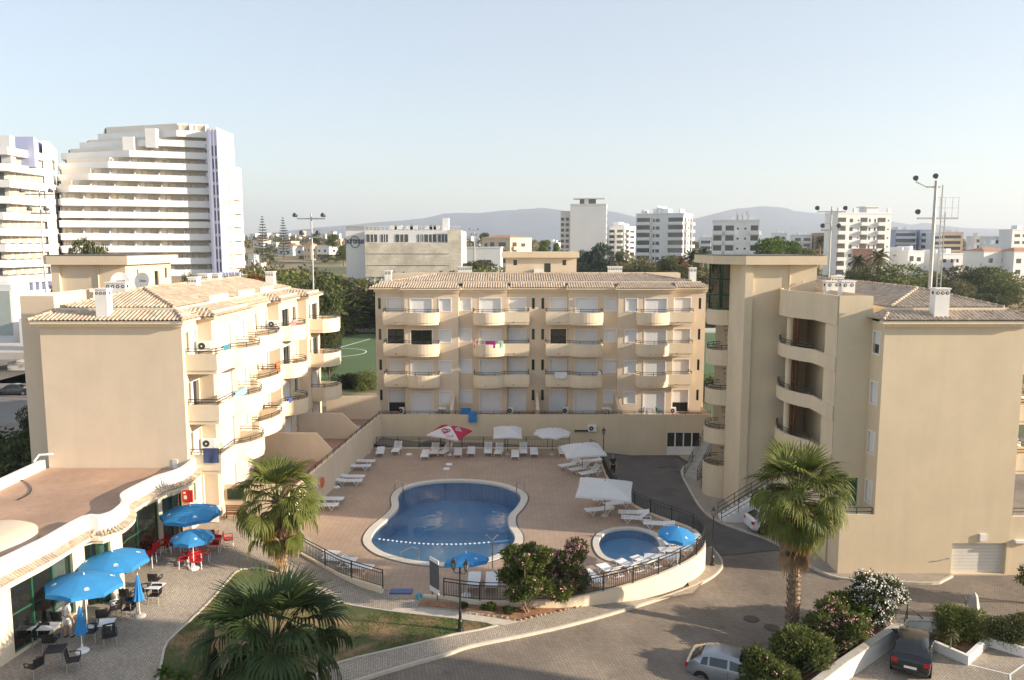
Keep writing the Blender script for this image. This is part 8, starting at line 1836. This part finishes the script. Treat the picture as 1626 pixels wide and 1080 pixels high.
# ---- cars
def carpaint(n, c, metal=.3):
    m = mat(n, c, .28, .03, 2, metal=metal); m.node_tree.nodes['Principled BSDF'].inputs['Coat Weight'].default_value = .6; return m
TYRE = mat('tyre_rubber', (.015, .015, .015), .8, .1, 6); CGL = glassmat('car_glass', (.01, .013, .015), .04); TLR = mat('red_tail_lamp', (.45, .01, .015), .25, .05, 5); HLG = glassmat('headlamp_glass', (.5, .52, .55), .1); ALU = mat('wheel_alloy', (.4, .4, .42), .35, .05, 4, metal=.8)
def car(label, x, y, z, rz, paint, L=3.9, W_=1.68, Ht=1.44, hatch=True):
    t = thing('parked_car', label, 'car'); hw = W_ / 2; hl = L / 2
    if hatch: st = [(-hl, .40, .72, .74, .74), (-hl + .05, .30, .88, .95, .80), (-hl + .18, .25, .92, 1.0, .84), (-hl + .72, .22, .93, Ht - .10, .62), (-hl + 1.12, .22, .93, Ht - .01, .62), (-.2, .22, .92, Ht, .63), (.32, .22, .90, Ht - .03, .62), (hl - 1.28, .22, .89, 1.22, .66), (hl - .92, .22, .87, .96, .74), (hl - .5, .22, .80, .88, .74), (hl - .15, .25, .68, .76, .74), (hl - .02, .3, .56, .62, .70), (hl, .4, .5, .55, .66)]
    else: st = [(-hl, .42, .72, .76, .74), (-hl + .06, .3, .86, .92, .78), (-hl + .6, .25, .90, .98, .80), (-hl + .85, .22, .92, 1.04, .76), (-hl + 1.4, .22, .93, Ht - .06, .64), (-hl + 1.75, .22, .93, Ht, .62), (.1, .22, .92, Ht, .62), (.5, .22, .90, Ht - .05, .62), (hl - 1.3, .22, .88, 1.0, .72), (hl - .6, .22, .80, .88, .74), (hl - .15, .25, .68, .76, .74), (hl, .4, .52, .56, .66)]
    k = W_ / 1.68
    def sec(s): y_, zb, zbelt, zt, wt = s; e = 1 - .12 * max(0, (abs(y_) - hl + .35) / .35); return [(hw * .90 * e, y_, zb), (hw * e, y_, zb + .16), (hw * e, y_, .62 if zbelt > .66 else zbelt - .05), (hw * .965 * e, y_, zbelt), (wt * k, y_, zt), (wt * k * .55, y_, zt + .035), (0, y_, zt + .045)]
    vs = []; nS = 13
    for s in st:
        h_ = sec(s); vs += h_ + [(-a, b, c) for (a, b, c) in h_[-2::-1]]
    m = MB(); m.v = vs; m.f = [(i * nS + j, i * nS + j + 1, (i + 1) * nS + j + 1, (i + 1) * nS + j) for i in range(len(st) - 1) for j in range(nS - 1)] + [tuple(range(nS)), tuple(range(len(st) * nS - 1, (len(st) - 1) * nS - 1, -1))]
    m.f += [((i + 1) * nS, (i + 1) * nS + nS - 1, i * nS + nS - 1, i * nS) for i in range(len(st) - 1)]
    b = m.build('body', paint, t, smooth=62)
    def glass(quads, nm):
        g = MB()
        for q in quads:
            P_ = [Vector(p) for p in q]; n_ = (P_[1] - P_[0]).cross(P_[2] - P_[0]).normalized(); c = sum(P_, Vector()) / len(P_); 
            if n_.dot(c - Vector((0, 0, .8))) < 0: n_ = -n_
            g.add([p + n_ * .012 for p in P_], [tuple(range(len(P_)))])
        return g.build(nm, CGL, t, recalc=False)
    def lp(a, b, f): return tuple(Vector(a).lerp(Vector(b), f))
    i0, i1 = (2, 3) if hatch else (3, 4); iw0, iw1 = (6, 8) if hatch else (7, 8)
    def across(sa, sb, f0, f1):
        A, B = sec(sa), sec(sb); a = [lp(A[j], B[j], f0) for j in (4, 5, 6)]; c = [lp(A[j], B[j], f1) for j in (4, 5, 6)]; q = []
        for sg in (1, -1):
            for j in range(2): q.append([(sg * a[j][0] * .93, a[j][1], a[j][2]), (sg * a[j + 1][0] * .93, a[j + 1][1], a[j + 1][2]), (sg * c[j + 1][0] * .93, c[j + 1][1], c[j + 1][2]), (sg * c[j][0] * .93, c[j][1], c[j][2])])
        return q
    glass(across(st[i0], st[i1], .06, .90), 'rear_window')
    if hatch: glass(across(st[6], st[7], .08, 1) + across(st[7], st[8], 0, .92), 'windscreen')
    else: glass(across(st[7], st[8], .08, .92), 'windscreen')
    for sg in (1, -1):
        ys = [(-hl + .66, -hl + .98), (-hl + 1.06, -.12), (-.02, .62)] if hatch else [(-hl + 1.25, -.3), (-.2, .75)]
        for (ya, yb) in ys:
            def at(y_, f):
                for s0, s1 in zip(st, st[1:]):
                    if s0[0] <= y_ <= s1[0]: g = (y_ - s0[0]) / (s1[0] - s0[0]); A = lp(sec(s0)[3], sec(s1)[3], g); B = lp(sec(s0)[4], sec(s1)[4], g); p = lp(A, B, f); return (sg * p[0], p[1], p[2])
            glass([[at(ya, .12), at(yb, .12), at(yb - (.0 if yb < .3 else .12), .86), at(ya + (.1 if ya < -1 else 0), .86)]], 'side_window')
        MB().box(sg * (hw - .0), sg * (hw + .15), .62, .72, .92, 1.04).build('wing_mirror', paint, t, bevel=.02)
        for y_ in (-hl + .72, hl - .78):
            xw_ = sg * (hw - .10); w_ = MB(); w_.tube([(xw_ - .09 * sg, y_, .3), (xw_ + .105 * sg, y_, .3)], .30, 20); wo = w_.build('wheel', TYRE, t); r = MB(); r.tube([(xw_ + .106 * sg, y_, .3), (xw_ + .115 * sg, y_, .3)], .19, 16); r.build('rim', ALU, wo)
            h_ = MB()
            for a in range(6): an = a * pi / 3; h_.tube([(xw_ + .118 * sg, y_ + .12 * cos(an), .3 + .12 * sin(an)), (xw_ + .12 * sg, y_ + .12 * cos(an), .3 + .12 * sin(an))], .035, 6)
            h_.build('rim_hole', TYRE, wo)
            ar = MB(); ar.tube([(sg * (hw - .02), y_, .33), (sg * (hw + .004), y_, .33)], .355, 20); ar.build('wheel_arch', TYRE, t)
        MB().box(sg * hw * .62, sg * hw * .93, -hl - .012, -hl + .10, .70, .90).build('tail_lamp', TLR, t, bevel=.015); MB().box(sg * hw * .5, sg * hw * .88, hl - .16, hl - .005, .56, .70).build('headlight', HLG, t, bevel=.02)
        for y_ in (-.07, .66): MB().box(sg * (hw * .999), sg * (hw + .003), y_ - .006, y_ + .006, .35, .9).build('door_seam', TYRE, t)
        MB().box(sg * (hw + .0), sg * (hw + .02), -.3, -.16, .74, .77).build('door_handle', paint, t)
    MB().box(-.26, .26, -hl - .02, -hl - .002, .52, .63).build('number_plate', WHITE, t); MB().box(-hw * .86, hw * .86, -hl - .03, -hl + .06, .36, .5).build('bumper', paint, t, bevel=.03); MB().box(-hw * .84, hw * .84, hl - .08, hl + .03, .3, .46).build('bumper', paint, t, bevel=.03)
    MB().tube([(0, -hl + .7, Ht + .02), (0, -hl + .55, Ht + .28)], .006, 4).build('aerial', TYRE, t)
    t.location = (x, y, z); t.rotation_euler = (0, 0, rz); return t
SILV = carpaint('silver_car_paint', (.33, .35, .38), .6); BLKP = carpaint('black_car_paint', (.012, .016, .02), .2); WHP = carpaint('white_car_paint', (.7, .7, .7), .0); DKP = carpaint('dark_grey_car_paint', (.05, .055, .06), .4)
car('silver hatchback half hidden by an oleander at the bottom edge', 9.85, 33.5, -1.43, radians(-114), SILV, Ht=1.41)
x, y = G(1444, 1079, -1.4); car('black hatchback seen from behind in the little car park', x + .5 * 1.95, y + .86 * 1.95, -1.40, radians(-30), BLKP)
car('white car parked in shade beside the stair tower steps', 18.0, 52.3, -1.30, radians(-84), WHP)
x, y = G(22, 627, GZ); car('dark saloon parked across the road at the left edge', x, y, GZ + .03, radians(96), DKP, 4.6, 1.75, 1.43, False)
car('dark car behind the back fence under the red and white parasol', -7.5, 70.6, -.14 - 1.0, radians(88), DKP, 4.1, 1.7, 1.42)

# ---- people
SKIN = mat('skin', (.50, .30, .20), .6, .05, 8); HAIR = mat('dark_hair', (.03, .02, .015), .8, .1, 20); HAIRG = mat('grey_hair', (.25, .23, .21), .8, .1, 20)
def skinmesh(name, m_, verts, edges, parent, root=0, sub=2):
    me = bpy.data.meshes.new(name); me.from_pydata([v[:3] for v in verts], edges, []); o = bpy.data.objects.new(name, me); COL.objects.link(o); me.materials.append(m_)
    sm = o.modifiers.new('skin', 'SKIN'); sm.use_smooth_shade = True
    for i, v in enumerate(verts): me.skin_vertices[0].data[i].radius = (v[3], v[4] if len(v) > 4 else v[3]); me.skin_vertices[0].data[i].use_root = (i == root)
    s = o.modifiers.new('sub', 'SUBSURF'); s.levels = sub; s.render_levels = sub
    if parent: o.parent = parent; KIDS.setdefault(parent.name, []).append(o)
    return o
def person(label, x, y, z, rz, shirt, trous, shorts=False, sleeve='short', hair=HAIR, arms='down', shoe=TYRE):
    t = thing('person', label, 'person'); R_ = lambda s, a: (s * a[0], a[1], a[2])
    V_ = [(0, 0, .95, .13, .10), (0, 0, 1.12, .13, .10), (0, .01, 1.32, .16, .11), (0, 0, 1.45, .09, .07), (0, 0, 1.52, .05, .05), (0, -.01, 1.60, .075, .085), (0, -.01, 1.70, .072, .085), (0, -.005, 1.755, .05, .06), (0, -.09, 1.615, .02, .02)]
    E_ = [(0, 1), (1, 2), (2, 3), (3, 4), (4, 5), (5, 6), (6, 7), (5, 8)]
    for s in (-1, 1):
        b = len(V_); hand = (s * .27, -.10, .80) if arms == 'down' else (s * .10, -.26, 1.10)
        elb = (s * .26, .02, 1.10) if arms == 'down' else (s * .25, -.04, 1.10)
        V_ += [(s * .17, 0, 1.40, .06), (*elb, .042), (*((Vector(elb) + Vector(hand)) / 2), .036), (*hand, .028), (hand[0], hand[1] - .01, hand[2] - .09, .030, .018)]
        E_ += [(3, b), (b, b + 1), (b + 1, b + 2), (b + 2, b + 3), (b + 3, b + 4)]
        for k in range(4): V_ += [(hand[0] + s * .0, hand[1] - .03 + k * .018, hand[2] - .15 - (.012 if k in (1, 2) else 0), .009)]; E_ += [(b + 4, b + 5 + k)]
        V_ += [(hand[0] - s * .01, hand[1] - .055, hand[2] - .08, .010)]; E_ += [(b + 4, b + 9)]
        c = len(V_); st_ = .10 * s; V_ += [(s * .10, 0, .88, .095), (s * .11, -.02 + st_ * .3, .48, .06), (s * .11, .03 + st_ * .5, .28, .055), (s * .12, .02 + st_ * .7, .08, .038), (s * .125, -.12 + st_ * .7, .035, .04, .03)]
        E_ += [(0, c), (c, c + 1), (c + 1, c + 2), (c + 2, c + 3), (c + 3, c + 4)]
    skinmesh('body', SKIN, V_, E_, t)
    S_ = [(0, 0, .93, .155, .125), (0, 0, 1.12, .155, .125), (0, .01, 1.32, .18, .135), (0, 0, 1.45, .09, .08)]; Es = [(0, 1), (1, 2), (2, 3)]
    for s in (-1, 1): b = len(S_); S_ += [(s * .17, 0, 1.40, .078), (s * .225, .01, 1.22, .066)]; Es += [(3, b), (b, b + 1)]
    skinmesh('shirt', shirt, S_, Es, t)
    T_ = [(0, 0, .95, .15, .12)]; Et = []
    for s in (-1, 1):
        b = len(T_); st_ = .10 * s; T_ += [(s * .10, 0, .86, .11), (s * .11, -.02 + st_ * .3, .5, .085)]; Et += [(0, b), (b, b + 1)]
        if not shorts: T_ += [(s * .12, .02 + st_ * .7, .12, .062)]; Et += [(b + 1, b + 2)]
    skinmesh('shorts' if shorts else 'trousers', trous, T_, Et, t)
    skinmesh('hair', hair, [(0, .02, 1.66, .075, .08), (0, .015, 1.73, .082, .085), (0, 0, 1.77, .06, .065)], [(0, 1), (1, 2)], t)
    for s in (-1, 1):
        o = MB(); o.lathe([(.045, 0), (.05, .03), (.04, .07), (.01, .08)], 8); o.v = [(a * .9 + s * .125, b * 2.1 - .05 + s * .07, c) for a, b, c in o.v]; o.build('shoe', shoe, t, smooth=True)
        o = MB(); o.tube([(s * .03, -.098, 1.655), (s * .03, -.09, 1.655)], .009, 6); o.build('eye', TYRE, t)
    t.location = (x, y, z); t.rotation_euler = (0, 0, rz); return t
x, y, z = GA(109, 1012, 0); person('person in white T-shirt and white shorts with a dark shoulder strap, by the long table', x, y, z, radians(150), cloth('white_tshirt', (.72, .72, .72)), cloth('white_shorts', (.7, .7, .68)), True, shoe=TYRE)
m = MB(); 
x2, y2 = G(973, 761, -1.35); person('person in dark clothes walking in the lane behind the square parasol', x2, y2, hz(x2) - .1, radians(10), cloth('black_tshirt', (.02, .022, .03)), cloth('dark_trousers', (.02, .022, .028)), False, hair=HAIRG)
for o in list(bpy.data.objects):
    for k in ('_u',):
        if k in o: del o[k]
